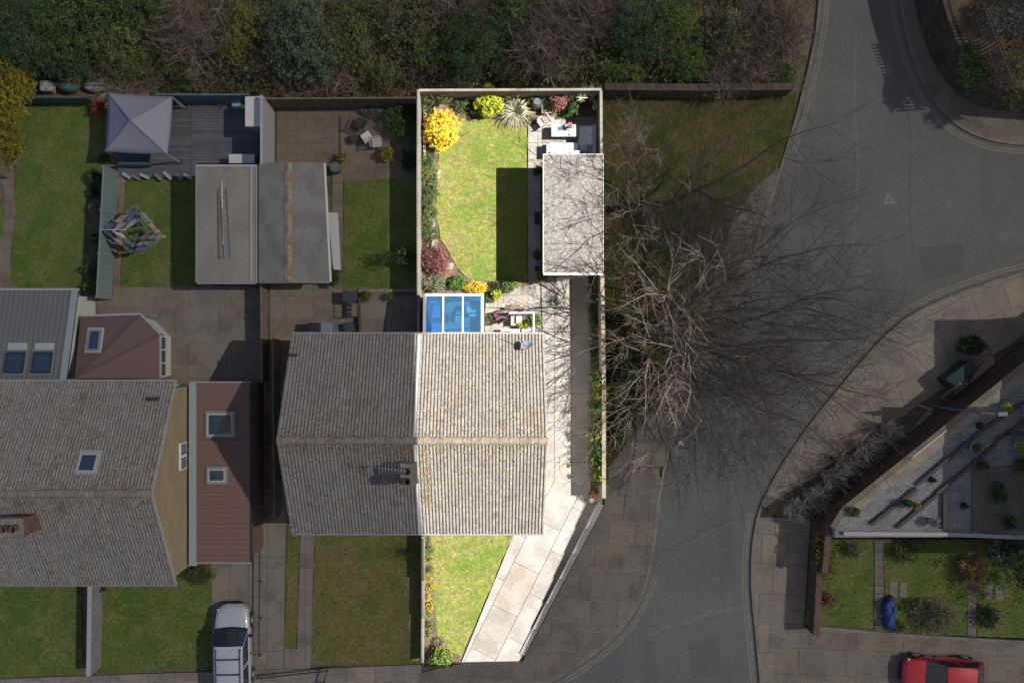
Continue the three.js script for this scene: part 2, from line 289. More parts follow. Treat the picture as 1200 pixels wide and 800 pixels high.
function smoothPath(pts, n = 90) { const c = new THREE.CatmullRomCurve3(pts.map(([x, z]) => V(x, 0, z)), false, 'centripetal'); return c.getSpacedPoints(n).map((p) => [p.x, p.z]); }
function offset(pts, d) { return pts.map((p, i) => { const a = pts[Math.max(0, i - 1)], b = pts[Math.min(pts.length - 1, i + 1)], L = Math.hypot(b[0] - a[0], b[1] - a[1]); return [p[0] - (b[1] - a[1]) / L * d, p[1] + (b[0] - a[0]) / L * d]; }); }
function ribbon(b, pts, d0, d1, y) { const A = offset(pts, d0), B = offset(pts, d1); for (let i = 0; i < pts.length - 1; i++) b.quad(V(A[i][0], y, A[i][1]), V(A[i + 1][0], y, A[i + 1][1]), V(B[i + 1][0], y, B[i + 1][1]), V(B[i][0], y, B[i][1])); return b; }
const inFrame = ([x, z], m = 2) => Math.abs(x + 0) < 28 + m && Math.abs(z) < 18 + m;
const sA = smoothPath(xz(kerbA), 130), sB = smoothPath(xz(kerbB), 90), sC = smoothPath(xz(kerbC), 60);
const KERB_TOP = 0.1;
for (const [s, side, where] of [[sA, 1, 'beside the verge and the corner house'], [sB, 1, 'round the gravel terrace corner'], [sC, 1, 'below the tall stone retaining wall']]) {
  const k = thing('kerb', `line of concrete kerb stones ${where}`, 'kerb', V(0, 0, 0)); k.userData.kind = 'structure';
  const o0 = offset(s, 0), o1 = offset(s, side * 0.14);
  for (let i = 0; i < s.length - 1; i++) {
    if (!inFrame(s[i], 4)) continue;
    const q = [o0[i], o0[i + 1], o1[i + 1], o1[i]], c = [q.reduce((a, p) => a + p[0], 0) / 4, q.reduce((a, p) => a + p[1], 0) / 4];
    part(k, 'kerb_stone', new MB().prism(q.map((p) => [lerp(p[0], c[0], 0.012), lerp(p[1], c[1], 0.012)]), -0.01, KERB_TOP + hash(i, 1, 3) * 0.008), kerbM[i % 3]);
  }
}
function yellow(s, side, i0, i1, label) {
  const m = new MB(), c = s.slice(i0, i1); ribbon(m, c, -side * 0.20, -side * 0.275, 0.004); ribbon(m, c, -side * 0.36, -side * 0.435, 0.004);
  const o = mesh(numbered('road_marking'), m, yellowLine); scene.add(tag(o, label, 'road marking', null, 'structure'));
}
yellow(sA, 1, 6, 22, 'worn double yellow lines by the grass verge'); yellow(sA, 1, 58, 92, 'worn double yellow lines by the paved corner');
yellow(sB, 1, 6, 32, 'worn double yellow lines beside the slatted kerb bend'); yellow(sB, 1, 48, 84, 'worn double yellow lines below the gravel terrace'); yellow(sC, 1, 14, 52, 'worn double yellow lines below the stone retaining wall');
{ const p = (x, y) => at(x, y, 0.006), m = new MB(); m.tri(p(1035.5, 239), p(1049.5, 238), p(1041, 226)); const o = mesh('road_triangle_marking', m, plain(0.185, 0.185, 0.18, 0.9)); scene.add(tag(o, 'small white painted triangle on the asphalt', 'road marking', null, 'structure'));
  const c = new MB().tri(at(1039.5, 236.5, 0.01), at(1045.5, 236, 0.01), at(1041.8, 231, 0.01)); o.add(mesh('triangle_core', c, plain(0.12, 0.12, 0.12, 0.9))); }

{ // trench repairs and patches in the asphalt
  const a1 = asphalt.clone(); a1.color = col(1.16, 1.16, 1.15); const a2 = asphalt.clone(); a2.color = col(0.84, 0.85, 0.87);
  const strip = (pts, w, m, l) => { const o = mesh(numbered('road_patch'), ribbon(new MB(), smoothPath(xz(pts), 24).map(([x, z], i) => [x + (hash(i, 1, 9) - 0.5) * 0.03, z + (hash(i, 2, 9) - 0.5) * 0.05]), -w / 2, w / 2, 0.003), m); scene.add(tag(o, l, 'road patch', null, 'structure')); };
  strip([[770, 648], [800, 636], [832, 618], [862, 606]], 0.16, a2, 'narrow dark trench line slanting across the road'); strip([[758, 742], [800, 730], [838, 717], [868, 712]], 0.18, a1, 'pale trench line across the lower road'); strip([[1004, 30], [1002, 120], [1006, 200], [1000, 290]], 0.12, a1, 'pale seam along the upper road'); strip([[1063, 120], [1067, 160], [1066, 230], [1070, 300]], 0.1, a2, 'dark seam along the junction');
  const pp = (pts, m, l) => scene.add(tag(mesh(numbered('road_patch'), new MB().sheet(xz(pts), 0.0035), m), l, 'road patch', null, 'structure')); pp([[1075, 290], [1128, 284], [1130, 318], [1084, 330]], a2, 'dark repair patch near the slab pavement'); pp([[806, 752], [842, 748], [846, 790], [812, 796]], a2, 'dark repair patch low on the road');
}
// pavement beds (soil of the joint) and slabs
const gp = (pts) => xz(pts);
function pavement(label, poly, opt) { const t = thing('pavement', label, 'pavement', V(0, 0, 0)); t.userData.kind = 'structure'; part(t, 'bed', new MB().prism(poly, -0.015, (opt.top ?? 0.1) - 0.02), bedJoint); paving(t, 'paving_slab', poly, opt); return t; }
const innerA = offset(sA, 0.14);
const seg = (s, a, b) => s.filter(([x, z]) => { const y = z * PXM + CY; return y >= a && y <= b; });
// corner pavement between driveway wall and kerb
pavement('brown flagstone pavement curving round the corner driveway', [...gp([[712, 548], [770, 548]]), ...seg(innerA, 550, 832), ...gp([[480, 828], [480, 790], [540, 777], [612, 775], [708, 592]])], { turn: 0.06, w: 1.32, l: 1.45, stagger: 0.5, top: 0.1, thick: 0.04, gap: 0.014, mats: flagSet, seed: 5, vary: 0.3 });
pavement('grey pavement strip under the bare tree beside the verge', [...gp([[912, 196], [886, 219], [862, 248], [846, 296], [806, 380], [772, 470], [712, 548]]).reverse(), ...seg(innerA, 198, 549)], { turn: -1.15, w: 1.5, l: 1.2, stagger: 0.5, top: 0.1, thick: 0.04, gap: 0.015, mats: flagSet, seed: 6, vary: 0.3 });
pavement('pale slab pavement along the front gardens', gp([[-60, 797], [130, 790], [362, 783], [494, 778], [494, 812], [480, 832], [300, 845], [-60, 845]]), { turn: -0.03, w: 1.45, l: 0.95, stagger: 0.4, top: 0.1, thick: 0.04, gap: 0.02, mats: flagPale, seed: 7 });
const innerB = offset(sB, 0.14), innerC = offset(sC, 0.14);
pavement('beige slab pavement between kerb and gravel terrace wall', [...seg(innerB, 300, 590), ...gp([[1300, 330], [1215, 372], [1165, 395], [1090, 452], [960, 566], [935, 600]]).reverse()].length ? [...gp([[949, 606], [966, 587], [1085, 492], [1212, 391], [1312, 316]]).reverse(), ...seg(innerB, 290, 604).reverse()] : [], { turn: -0.35, w: 1.7, l: 1.5, stagger: 0.3, top: 0.1, thick: 0.04, gap: 0.018, mats: tint(flag, 1.6, 1.45, [1.7, 1.55, 1.35], 1.35), seed: 8, vary: 0.4 });
pavement('grey pavement beside the brick wall of the lower garden', [...gp([[949, 607], [946, 660], [942, 735], [906, 762], [906, 830]]), ...seg(innerB, 605, 830)], { turn: 0.05, w: 1.3, l: 1.5, stagger: 0.5, top: 0.1, thick: 0.04, gap: 0.02, mats: flagPale, seed: 9 });
pavement('narrow pavement below the tall stone retaining wall', [...gp([[1062, -60], [1070, 0], [1084, 50], [1100, 84], [1125, 112], [1152, 126], [1210, 134], [1300, 140]]).reverse(), ...seg(innerC, -70, 176).reverse()].map((p) => p), { turn: 0.3, w: 1.5, l: 1.8, stagger: 0.5, top: 0.1, thick: 0.04, gap: 0.012, mats: flagSet, seed: 10 });
pavement('grey concrete drive of big bays with the red car', gp([[906, 762], [930, 734], [1060, 745], [1200, 752], [1290, 756], [1290, 840], [906, 840]]), { turn: 0.04, w: 2.4, l: 1.35, stagger: 0.2, top: 0.1, thick: 0.04, gap: 0.015, mats: yardSet, seed: 11 });

// lawns, each with its own standing grass
const bladeGeo = (() => { const m = new MB(), R = rng(77); for (let k = 0; k < 6; k++) { const a = R() * 6.28, c = V(Math.cos(a), 0, Math.sin(a)), n = V(-c.z, 0, c.x), o = c.clone().multiplyScalar(0.025 * R()); m.tri(o.clone().addScaledVector(n, 0.007), o.clone().addScaledVector(n, -0.007), o.clone().addScaledVector(c, 0.03 + 0.03 * R()).add(V(0, 0.03 + 0.03 * R(), 0))); } return m.geo(); })();
const inside = (poly, x, z) => { let c = false; for (let i = 0, j = poly.length - 1; i < poly.length; j = i++) { const [xi, zi] = poly[i], [xj, zj] = poly[j]; if ((zi > z) !== (zj > z) && x < (xj - xi) * (z - zi) / (zj - zi) + xi) c = !c; } return c; };
const bladeMat = std({ roughness: 0.8 });
function lawn(label, poly, y, m, tones, density, seed, size = 1) {
  const edge = poly; poly = []; edge.forEach((p, i) => { const q = edge[(i + 1) % edge.length], L = Math.hypot(q[0] - p[0], q[1] - p[1]), k = Math.max(1, Math.round(L / 0.22)); for (let j = 0; j < k; j++) { const x = lerp(p[0], q[0], j / k), z = lerp(p[1], q[1], j / k); poly.push([x + (vnoise(x * 3 + 9, z * 3, 0, seed) - 0.5) * 0.11, z + (vnoise(x * 3, z * 3 + 5, 0, seed + 2) - 0.5) * 0.11]); } });   // ragged turf edge
  const o = ground('lawn', poly, y, m, label, 0.06), R = rng(seed), xs = poly.map((p) => p[0]), zs = poly.map((p) => p[1]), x0 = Math.min(...xs), x1 = Math.max(...xs), z0 = Math.min(...zs), z1 = Math.max(...zs), mats = [], cols = [];
  const n = Math.round((x1 - x0) * (z1 - z0) * density), M = new THREE.Matrix4(), q = new THREE.Quaternion();
  for (let k = 0; k < n; k++) {
    const x = lerp(x0, x1, R()), z = lerp(z0, z1, R()); if (!inside(poly, x, z)) continue;
    const f = vnoise(x * 0.9, z * 0.9, 0, seed) * 0.6 + vnoise(x * 2.7, z * 2.7, 0, seed + 1) * 0.4, s = size * (0.6 + 0.7 * R());
    q.setFromAxisAngle(V(0, 1, 0), R() * 6.28); mats.push(new THREE.Matrix4().compose(V(x, y - 0.005, z), q, V(s, s * (0.5 + 0.6 * f), s)));
    const c = mixc(tones[0], tones[1], smooth(0.3, 0.7, f)); cols.push(scl(R() < 0.12 ? tones[2] : c, 0.75 + 0.5 * R()));
  }
  const I = new THREE.InstancedMesh(bladeGeo, bladeMat, mats.length); mats.forEach((a, i) => { I.setMatrixAt(i, a); I.setColorAt(i, col(...cols[i])); });
  I.name = 'grass'; I.userData.kind = 'stuff'; shade(I); o.add(I); return o;
}
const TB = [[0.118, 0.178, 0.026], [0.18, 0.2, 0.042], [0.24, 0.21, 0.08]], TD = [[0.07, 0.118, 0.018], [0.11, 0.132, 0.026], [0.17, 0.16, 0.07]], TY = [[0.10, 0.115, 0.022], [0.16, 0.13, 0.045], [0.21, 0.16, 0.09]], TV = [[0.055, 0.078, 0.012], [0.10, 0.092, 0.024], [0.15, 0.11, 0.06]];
lawn('sunlit yellow-green lawn of the walled back garden', gp([[522, 150], [540, 140], [585, 140], [600, 150], [618, 150], [618, 330], [600, 335], [545, 325], [528, 300], [516, 280], [511, 230], [513, 190]]), 0.05, gBright, TB, 260, 31);
lawn('sunlit front lawn beside the pale driveway', gp([[503, 610], [605, 610], [601, 627], [541, 768], [512, 758], [507, 700]]), 0.05, gBright, TB, 260, 32);
lawn('narrow lawn between path and boundary fence', gp([[403, 210], [489, 210], [489, 340], [401, 340]]), 0.04, gDeep, TD, 160, 33);
lawn('small lawn with the rotary washing line', gp([[147, 210], [231, 210], [232, 336], [141, 336]]), 0.04, gDeep, TD, 160, 34);
lawn('long lawn inside the green fence', gp([[18, 120], [118, 122], [124, 200], [117, 338], [34, 344], [12, 330], [18, 240]]), 0.04, gDeep, TD, 160, 35);
lawn('round-edged lawn patch beside the curving path', gp([[-30, 228], [2, 232], [6, 255], [0, 285], [-30, 300]]), 0.04, gDeep, TD, 120, 36);
lawn('front lawn outside the low dividing wall', gp([[-40, 640], [94, 640], [97, 789], [-40, 795]]), 0.04, gDeep, TD, 160, 37);
lawn('front lawn beside the white parked car', gp([[118, 640], [248, 650], [247, 783], [115, 789]]), 0.04, gDeep, TD, 160, 38);
lawn('thin grass strip between drive and path', gp([[338, 600], [352, 600], [347, 757], [333, 757]]), 0.04, gDry, TY, 160, 39);
lawn('dry front lawn beside the low boundary wall', gp([[369, 610], [493, 610], [493, 777], [364, 779]]), 0.04, gDry, TY, 180, 40);
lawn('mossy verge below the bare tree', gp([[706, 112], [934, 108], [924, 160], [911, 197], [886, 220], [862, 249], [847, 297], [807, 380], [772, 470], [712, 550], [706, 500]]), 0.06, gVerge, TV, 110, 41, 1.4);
// ───────────────────────── houses ─────────────────────────
// double-roll concrete tiles laid in courses over one slope: eave line at zE/yE rising to zR/yR, from x0 to x1
function tileSlope(b, x0, x1, zE, yE, zR, yR, seed) {
  const R = rng(seed), cols = Math.round((x1 - x0) / 0.3), w = (x1 - x0) / cols, L = Math.hypot(zR - zE, yR - yE), rows = Math.round(L / 0.335), g = L / rows;
  const dz = (zR - zE) / L, dy = (yR - yE) / L, nz = -dy * Math.sign(zR - zE), ny = Math.abs(dz), prof = [0, 0.012, 0.044, 0.046, 0.03, 0.0, 0.012, 0.044, 0.046, 0.03], pu = [0, 0.1, 0.18, 0.27, 0.36, 0.5, 0.6, 0.68, 0.77, 0.88];
  prof.push(0); pu.push(1);
  for (let r = 0; r < rows; r++) for (let c = 0; c < cols; c++) {
    const t = (R() < 0.02 ? 0.72 : 0.92) + 0.15 * R(), k = [t, t * (0.98 + 0.03 * R()), t * (0.96 + 0.05 * R())], lift = (R() - 0.5) * 0.004, s0 = r * g + (R() - 0.5) * 0.012, s1 = (r + 1) * g + 0.045;
    const at2 = (u, s, h) => V(x0 + (c + u) * w, yE + dy * s + ny * h, zE + dz * s + nz * h);
    for (let i = 0; i < prof.length - 1; i++) {
      const a = at2(pu[i], s0, prof[i] + 0.03 + lift), d = at2(pu[i + 1], s0, prof[i + 1] + 0.03 + lift), e = at2(pu[i], s1, prof[i] + 0.008), f = at2(pu[i + 1], s1, prof[i + 1] + 0.008);
      b.quad(a, d, f, e, k); b.quad(at2(pu[i], s0, prof[i] + 0.01), at2(pu[i + 1], s0, prof[i + 1] + 0.01), d, a, k);
    }
  }
}
const HE = 4.95, HR = 8.0;
function house(name, label, x0, x1, z0, z1, wallMat, { gable = [true, true], seed = 1, group } = {}) {
  const zm = (z0 + z1) / 2, base = V((x0 + x1) / 2, 0, zm), t = thing(name, label, 'house', base, group), o = 0.32;
  const wx0 = x0 + (gable[0] ? 0.12 : 0.004), wx1 = x1 - (gable[1] ? 0.12 : 0.004), rise = (HR - HE) / (zm - z0), wy = HE + o * rise - 0.06;
  const m = new MB(); m.box(wx0, wx1, -0.02, wy, z0 + o, z1 - o);
  for (const x of [wx0, wx1]) m.tri(V(x, wy, z0 + o), V(x, wy, z1 - o), V(x, HR - 0.10, zm));
  part(t, 'wall', m, wallMat);
  for (const [zE, s] of [[z0, 0], [z1, 1]]) {
    const b = new MB(); tileSlope(b, x0, x1, zE, HE, zm, HR, seed + s * 5);
    const p = part(t, 'roof_tiles', b, tileM); p.userData.kind = 'stuff';
    const n = new MB().hexa([V(x0 + 0.01, HE - 0.05, zE), V(x1 - 0.01, HE - 0.05, zE), V(x1 - 0.01, HR - 0.05, zm), V(x0 + 0.01, HR - 0.05, zm), V(x0 + 0.01, HE - 0.005, zE), V(x1 - 0.01, HE - 0.005, zE), V(x1 - 0.01, HR - 0.005, zm), V(x0 + 0.01, HR - 0.005, zm)]);
    part(t, 'roof_underlay', n, darkM);
    const d = zE < zm ? -1 : 1, gtr = new MB(), gy = HE - 0.06;
    for (let i = 0; i < 6; i++) { const a0 = Math.PI * i / 6, a1 = Math.PI * (i + 1) / 6, q = (a) => [gy - Math.sin(a) * 0.06, zE + d * (0.04 - Math.cos(a) * 0.06)]; const [A, B] = [q(a0), q(a1)]; gtr.quad(V(x0, A[0], A[1]), V(x1, A[0], A[1]), V(x1, B[0], B[1]), V(x0, B[0], B[1])); }
    part(t, 'gutter', gtr, paleGrey);
    const fas = new MB().box(x0 + 0.01, x1 - 0.01, HE - 0.22, HE - 0.055, zE + (d < 0 ? 0.0 : -0.03), zE + (d < 0 ? 0.03 : 0.0)); part(t, 'fascia', fas, white);
  }
  gable.forEach((on, i) => { if (!on) return; const x = i ? x1 : x0, s = i ? -1 : 1; for (const zE of [z0, z1]) { part(t, 'bargeboard', new MB().hexa([V(x, HE - 0.17, zE), V(x + s * 0.025, HE - 0.17, zE), V(x + s * 0.025, HR - 0.17, zm), V(x, HR - 0.17, zm), V(x, HE + 0.035, zE), V(x + s * 0.025, HE + 0.035, zE), V(x + s * 0.025, HR + 0.035, zm), V(x, HR + 0.035, zm)]), paleGrey); } });
  const n = Math.round((x1 - x0) / 0.42), w = (x1 - x0) / n;
  for (let i = 0; i < n; i++) {                                // half-round ridge tiles, each bedded a little unevenly
    const m2 = new MB(), j = (hash(i, 1, seed) - 0.5) * 0.025, a = x0 + i * w + 0.006, b2 = a + w - 0.012, up = HR - 0.035 + hash(i, 2, seed) * 0.02;
    for (let k = 0; k < 7; k++) { const q = (k3) => { const an = Math.PI * (0.06 + 0.88 * k3 / 7); return [up + Math.sin(an) * 0.13, zm + j - Math.cos(an) * 0.17]; }; const A = q(k), B = q(k + 1); m2.quad(V(a, A[0], A[1]), V(b2, A[0], A[1]), V(b2, B[0], B[1]), V(a, B[0], B[1])); if (k < 6) { m2.tri(V(a, up, zm + j), V(a, A[0], A[1]), V(a, B[0], B[1])); m2.tri(V(b2, up, zm + j), V(b2, A[0], A[1]), V(b2, B[0], B[1])); } }
    part(t, 'ridge_tile', m2, ridgeM[i % 3]);
  }
  const win = (x, y, w2, h2, zf, d) => { const f = part(t, 'window', new MB().box(x - w2 / 2, x + w2 / 2, y, y + h2, Math.min(zf, zf + d * 0.06), Math.max(zf, zf + d * 0.06)), white); part(f, 'pane', new MB().box(x - w2 / 2 + 0.07, x + w2 / 2 - 0.07, y + 0.07, y + h2 - 0.07, Math.min(zf + d * 0.062, zf + d * 0.07), Math.max(zf + d * 0.062, zf + d * 0.07)), glassDark); };
  for (const [zf, d] of [[z0 + o, -1], [z1 - o, 1]]) for (const fx of [0.3, 0.72]) { win(lerp(x0, x1, fx), 3.0, 1.5, 1.1, zf, d); win(lerp(x0, x1, fx), 0.9, 1.7, 1.2, zf, d); }
  t.userData.dims = null; delete t.userData.dims;
  return Object.assign(t, { zm });
}
const slopeY = (z, z0, z1) => lerp(HE, HR, 1 - Math.abs(z - (z0 + z1) / 2) / ((z1 - z0) / 2));
const MZ0 = -0.41, MZ1 = 8.70, LZ0 = 1.755, LZ1 = 11.04;
const hMid = house('semi_detached_house', 'pale grey tiled semi beside the walled corner drive, carrying a satellite dish', -3.245, 2.43, MZ0, MZ1, offWhite, { gable: [false, true], seed: 3 });
const hNext = house('semi_detached_house', 'grey tiled semi with the chimney stack, adjoining the corner house', -9.1, -3.255, MZ0, MZ1, offWhite, { gable: [true, false], seed: 13 });
const hLeft = house('semi_detached_house', 'tiled house with cream rendered gable beside the maroon garage roof', -20.1, -14.4, LZ0, LZ1, render_, { gable: [false, true], seed: 23 });
const hFar = house('semi_detached_house', 'adjoining tiled house half behind the brick chimney', -26.0, -20.11, LZ0, LZ1, render_, { gable: [true, false], seed: 33 });
// moss cushions on ridge and party line
function moss(t, n, pick, seed, cols) { const b = new MB(), R = rng(seed); for (let i = 0; i < n; i++) { const p = pick(R), r = 0.02 + 0.035 * R(), k = scl(cols[Math.floor(R() * cols.length)], 0.7 + 0.6 * R()), m = 5; for (let j = 0; j < m; j++) { const a = j / m * 6.28, c = (j + 1) / m * 6.28; b.tri(p.clone().add(V(Math.cos(a) * r, -0.01, Math.sin(a) * r)), p.clone().add(V(0, r * 0.55, 0)), p.clone().add(V(Math.cos(c) * r, -0.01, Math.sin(c) * r)), k); } } part(t, 'moss', b, leafMat).userData.kind = 'stuff'; }
const MOSS = [[0.16, 0.10, 0.035], [0.20, 0.14, 0.05], [0.12, 0.10, 0.04], [0.24, 0.21, 0.15]];
for (const [t, x0, x1, z0, z1, sd] of [[hMid, -3.2, 2.4, MZ0, MZ1, 1], [hNext, -9.05, -3.3, MZ0, MZ1, 2], [hLeft, -20, -14.45, LZ0, LZ1, 3]]) {
  const zm = (z0 + z1) / 2; moss(t, 900, (R) => { const x = lerp(x0, x1, R()), u = Math.pow(R(), 2.2), d = R() < 0.5 ? -1 : 1, z = zm + d * (0.17 + u * (vnoise(x * 1.7, d * 3, 0, sd) * 4)); return V(x, slopeY(clamp(z, z0, z1), z0, z1) + 0.045 + 0.03 * R(), clamp(z, z0 + 0.05, z1 - 0.05)); }, 700 + sd, MOSS);
}
moss(hMid, 700, (R) => { const z = lerp(4.5, 7.2, R()), x = -3.05 + Math.floor(R() * 3) * 0.15 + 0.1 * R(); return V(x, slopeY(z, MZ0, MZ1) + 0.04 + 0.02 * R(), z); }, 720, MOSS);
moss(hNext, 260, (R) => { const z = lerp(4.4, 5.0, R()), x = lerp(-4.6, -3.4, R()); return V(x, slopeY(z, MZ0, MZ1) + 0.04 + 0.02 * R(), z); }, 721, MOSS);
// cement fillet along the party line
{ const m = new MB(); for (const zE of [MZ0, MZ1]) { const z = (MZ0 + MZ1) / 2; m.hexa([V(-3.31, HE + 0.02, zE), V(-3.19, HE + 0.02, zE), V(-3.19, HR + 0.02, z), V(-3.31, HR + 0.02, z), V(-3.29, HE + 0.085, zE), V(-3.21, HE + 0.085, zE), V(-3.21, HR + 0.085, z), V(-3.29, HR + 0.085, z)]); } part(hMid, 'party_line_fillet', m, offWhite); }
function chimney(t, x, z, w, d, y0, y1, mat, pots) {
  const c = part(t, 'chimney', new MB().box(x - w / 2, x + w / 2, y0, y1, z - d / 2, z + d / 2).box(x - w / 2 - 0.04, x + w / 2 + 0.04, y1 - 0.16, y1 - 0.06, z - d / 2 - 0.04, z + d / 2 + 0.04), mat);
  const g = new MB().box(x - w / 2 - 0.002, x + w / 2 + 0.002, y1, y1 + 0.05, z - d / 2 - 0.002, z + d / 2 + 0.002); part(c, 'chimney_cap', g, blockM);
  pots.forEach(([px, pz]) => {
    const pts = [[0.0, 0.02], [0.09, 0.02], [0.09, 0.32], [0.12, 0.34], [0.12, 0.4], [0.15, 0.4], [0.15, 0.33], [0.125, 0.28], [0.14, 0.0]].map(([r, y]) => new THREE.Vector2(r, y)), L = new THREE.LatheGeometry(pts, 14); L.translate(x + px, y1 + 0.045, z + pz); part(c, 'chimney_pot', L, plain(0.13, 0.07, 0.06, 0.9));
  });
  part(c, 'lead_flashing', new MB().box(x - w / 2 - 0.05, x + w / 2 + 0.05, y0 + 0.1, y0 + 0.42, z - d / 2 - 0.05, z + d / 2 + 0.05), lead);
}
{ const p = at(476, 558, 8.6); chimney(hNext, p.x + 0.05, p.z, 0.62, 0.95, 6.6, 8.45, blockM, [[0, -0.22], [0, 0.2]]); }
{ const p = at(14, 618, 8.6); chimney(hFar, p.x, p.z, 0.95, 0.75, 6.2, 8.6, brickM, [[-0.2, 0], [0.2, 0]]); }
{ // aerial on the chimneys
  const p = at(470, 549, 9.0), a = thing('television_aerial', 'thin metal aerial strapped to the chimney of the grey tiled semi', 'aerial', V(p.x, 8.2, p.z));
  part(a, 'mast', new MB().tube(V(p.x, 8.2, p.z), V(p.x, 9.6, p.z), 0.02, 0.02, 6), steel);
  part(a, 'boom', new MB().tube(V(p.x - 0.9, 9.5, p.z - 0.1), V(p.x + 0.3, 9.5, p.z + 0.05), 0.014, 0.014, 5), steel);
  for (let i = 0; i < 9; i++) part(a, 'element', new MB().tube(V(p.x - 0.85 + i * 0.13, 9.51, p.z - 0.3), V(p.x - 0.85 + i * 0.13, 9.51, p.z + 0.14), 0.008, 0.008, 4), steel);
}
{ // satellite dish near the back eave of the corner house
  const p = at(617, 408, 5.6), d = thing('satellite_dish', 'small pale satellite dish above the tiled roof edge', 'dish', V(p.x, 5.1, p.z));
  part(d, 'bracket', new MB().tube(V(p.x - 0.1, 5.12, p.z + 0.05), V(p.x - 0.1, 5.75, p.z + 0.05), 0.025, 0.025, 6), steel);
  const g = new THREE.LatheGeometry([[0, 0], [0.12, 0.012], [0.24, 0.05], [0.33, 0.1], [0.335, 0.115], [0.32, 0.112], [0.23, 0.07], [0.11, 0.03], [0, 0.018]].map((a) => new THREE.Vector2(...a)), 22); g.scale(0.75, 0.75, 0.75); g.rotateX(-0.6); g.rotateZ(0.3); g.translate(p.x, 5.75, p.z - 0.1); part(d, 'reflector', g, std({ color: col(0.2, 0.22, 0.24), roughness: 0.7 }));
  part(d, 'feed_arm', new MB().tube(V(p.x - 0.05, 5.8, p.z - 0.1), V(p.x - 0.35, 6.1, p.z - 0.5), 0.018, 0.018, 5), darkM);
}
{ // vent slot and overflow pipes
  const p = at(181, 467, 5.3); part(hLeft, 'roof_vent', new MB().box(p.x - 0.28, p.x + 0.28, slopeY(p.z, LZ0, LZ1) + 0.03, slopeY(p.z, LZ0, LZ1) + 0.16, p.z - 0.09, p.z + 0.09), darkM);
  const q = at(345, 416, 5.3); part(hNext, 'roof_vent', new MB().box(q.x - 0.22, q.x + 0.22, slopeY(q.z, MZ0, MZ1) + 0.03, slopeY(q.z, MZ0, MZ1) + 0.14, q.z - 0.06, q.z + 0.06), darkM);
  const s = at(654, 500, 3), w = part(hMid, 'boiler_flue', new MB().tube(V(2.3, 3, s.z + 0.4), V(2.75, 3.05, s.z + 0.38), 0.06, 0.06, 8), white); void w;
}
// roof windows: frame, pane and flashing on a slope given by its plane height function
function skylight(t, x0, x1, z0, z1, yAt, frameMat = lead, flash = lead) {
  const q = (x, z, h) => V(x, yAt(x, z) + h, z);
  const ring = (a0, a1, b0, b1, w, h0, h1) => { const m = new MB(), bx = (X0, X1, Z0, Z1) => m.hexa([q(X0, Z1, h0), q(X1, Z1, h0), q(X1, Z0, h0), q(X0, Z0, h0), q(X0, Z1, h1), q(X1, Z1, h1), q(X1, Z0, h1), q(X0, Z0, h1)]); bx(a0, a1, b0, b0 + w); bx(a0, a1, b1 - w, b1); bx(a0, a0 + w, b0 + w, b1 - w); bx(a1 - w, a1, b0 + w, b1 - w); return m; };
  const f = part(t, 'roof_window', ring(x0, x1, z0, z1, 0.09, 0.0, 0.14), frameMat);
  part(f, 'pane', new MB().hexa([q(x0 + 0.09, z1 - 0.09, 0.06), q(x1 - 0.09, z1 - 0.09, 0.06), q(x1 - 0.09, z0 + 0.09, 0.06), q(x0 + 0.09, z0 + 0.09, 0.06), q(x0 + 0.09, z1 - 0.09, 0.09), q(x1 - 0.09, z1 - 0.09, 0.09), q(x1 - 0.09, z0 + 0.09, 0.09), q(x0 + 0.09, z0 + 0.09, 0.09)]), roofGlass);
  part(f, 'flashing', ring(x0 - 0.09, x1 + 0.09, z0 - 0.09, z1 + 0.09, 0.085, 0.0, 0.075), flash);
}
{ const a = at(99, 529, 6.6), b = at(121, 550, 6.6); skylight(hLeft, a.x, b.x, a.z, b.z, (x, z) => slopeY(z, LZ0, LZ1), paleGrey, paleGrey); }
{ // side window in the rendered gable
  const f = part(hLeft, 'gable_window', new MB().box(-14.52, -14.44, 3.25, 4.15, at(0, 519, 4).z, at(0, 551, 4).z), white), z0 = at(0, 519, 4).z, z1 = at(0, 551, 4).z;
  for (let i = 0; i < 2; i++) part(f, 'pane', new MB().box(-14.439, -14.43, 3.33, 4.07, lerp(z0, z1, i / 2) + 0.06, lerp(z0, z1, (i + 1) / 2) - 0.06), glassDark);
}
// ── garage block with maroon ribbed roof beside the rendered gable
function ribbed(b, x0, x1, z0, z1, yAt, axis, pitch, hgt) {     // trapezoid ribs running along `axis`
  const n = Math.round((axis === 'x' ? z1 - z0 : x1 - x0) / pitch), step = (axis === 'x' ? z1 - z0 : x1 - x0) / n, pr = [[0, 0], [0.5, 0], [0.62, 1], [0.88, 1], [1, 0]];
  for (let i = 0; i < n; i++) for (let k = 0; k < 4; k++) {
    const s0 = (i + pr[k][0]) * step, s1 = (i + pr[k + 1][0]) * step, h0 = pr[k][1] * hgt, h1 = pr[k + 1][1] * hgt, q = (a, s, h) => axis === 'x' ? V(a, yAt(a, z0 + s) + h, z0 + s) : V(x0 + s, yAt(x0 + s, a) + h, a);
    axis === 'x' ? b.quad(q(x0, s0, h0), q(x0, s1, h1), q(x1, s1, h1), q(x1, s0, h0)) : b.quad(q(z0, s0, h0), q(z1, s0, h0), q(z1, s1, h1), q(z0, s1, h1));
  }
  return b;
}
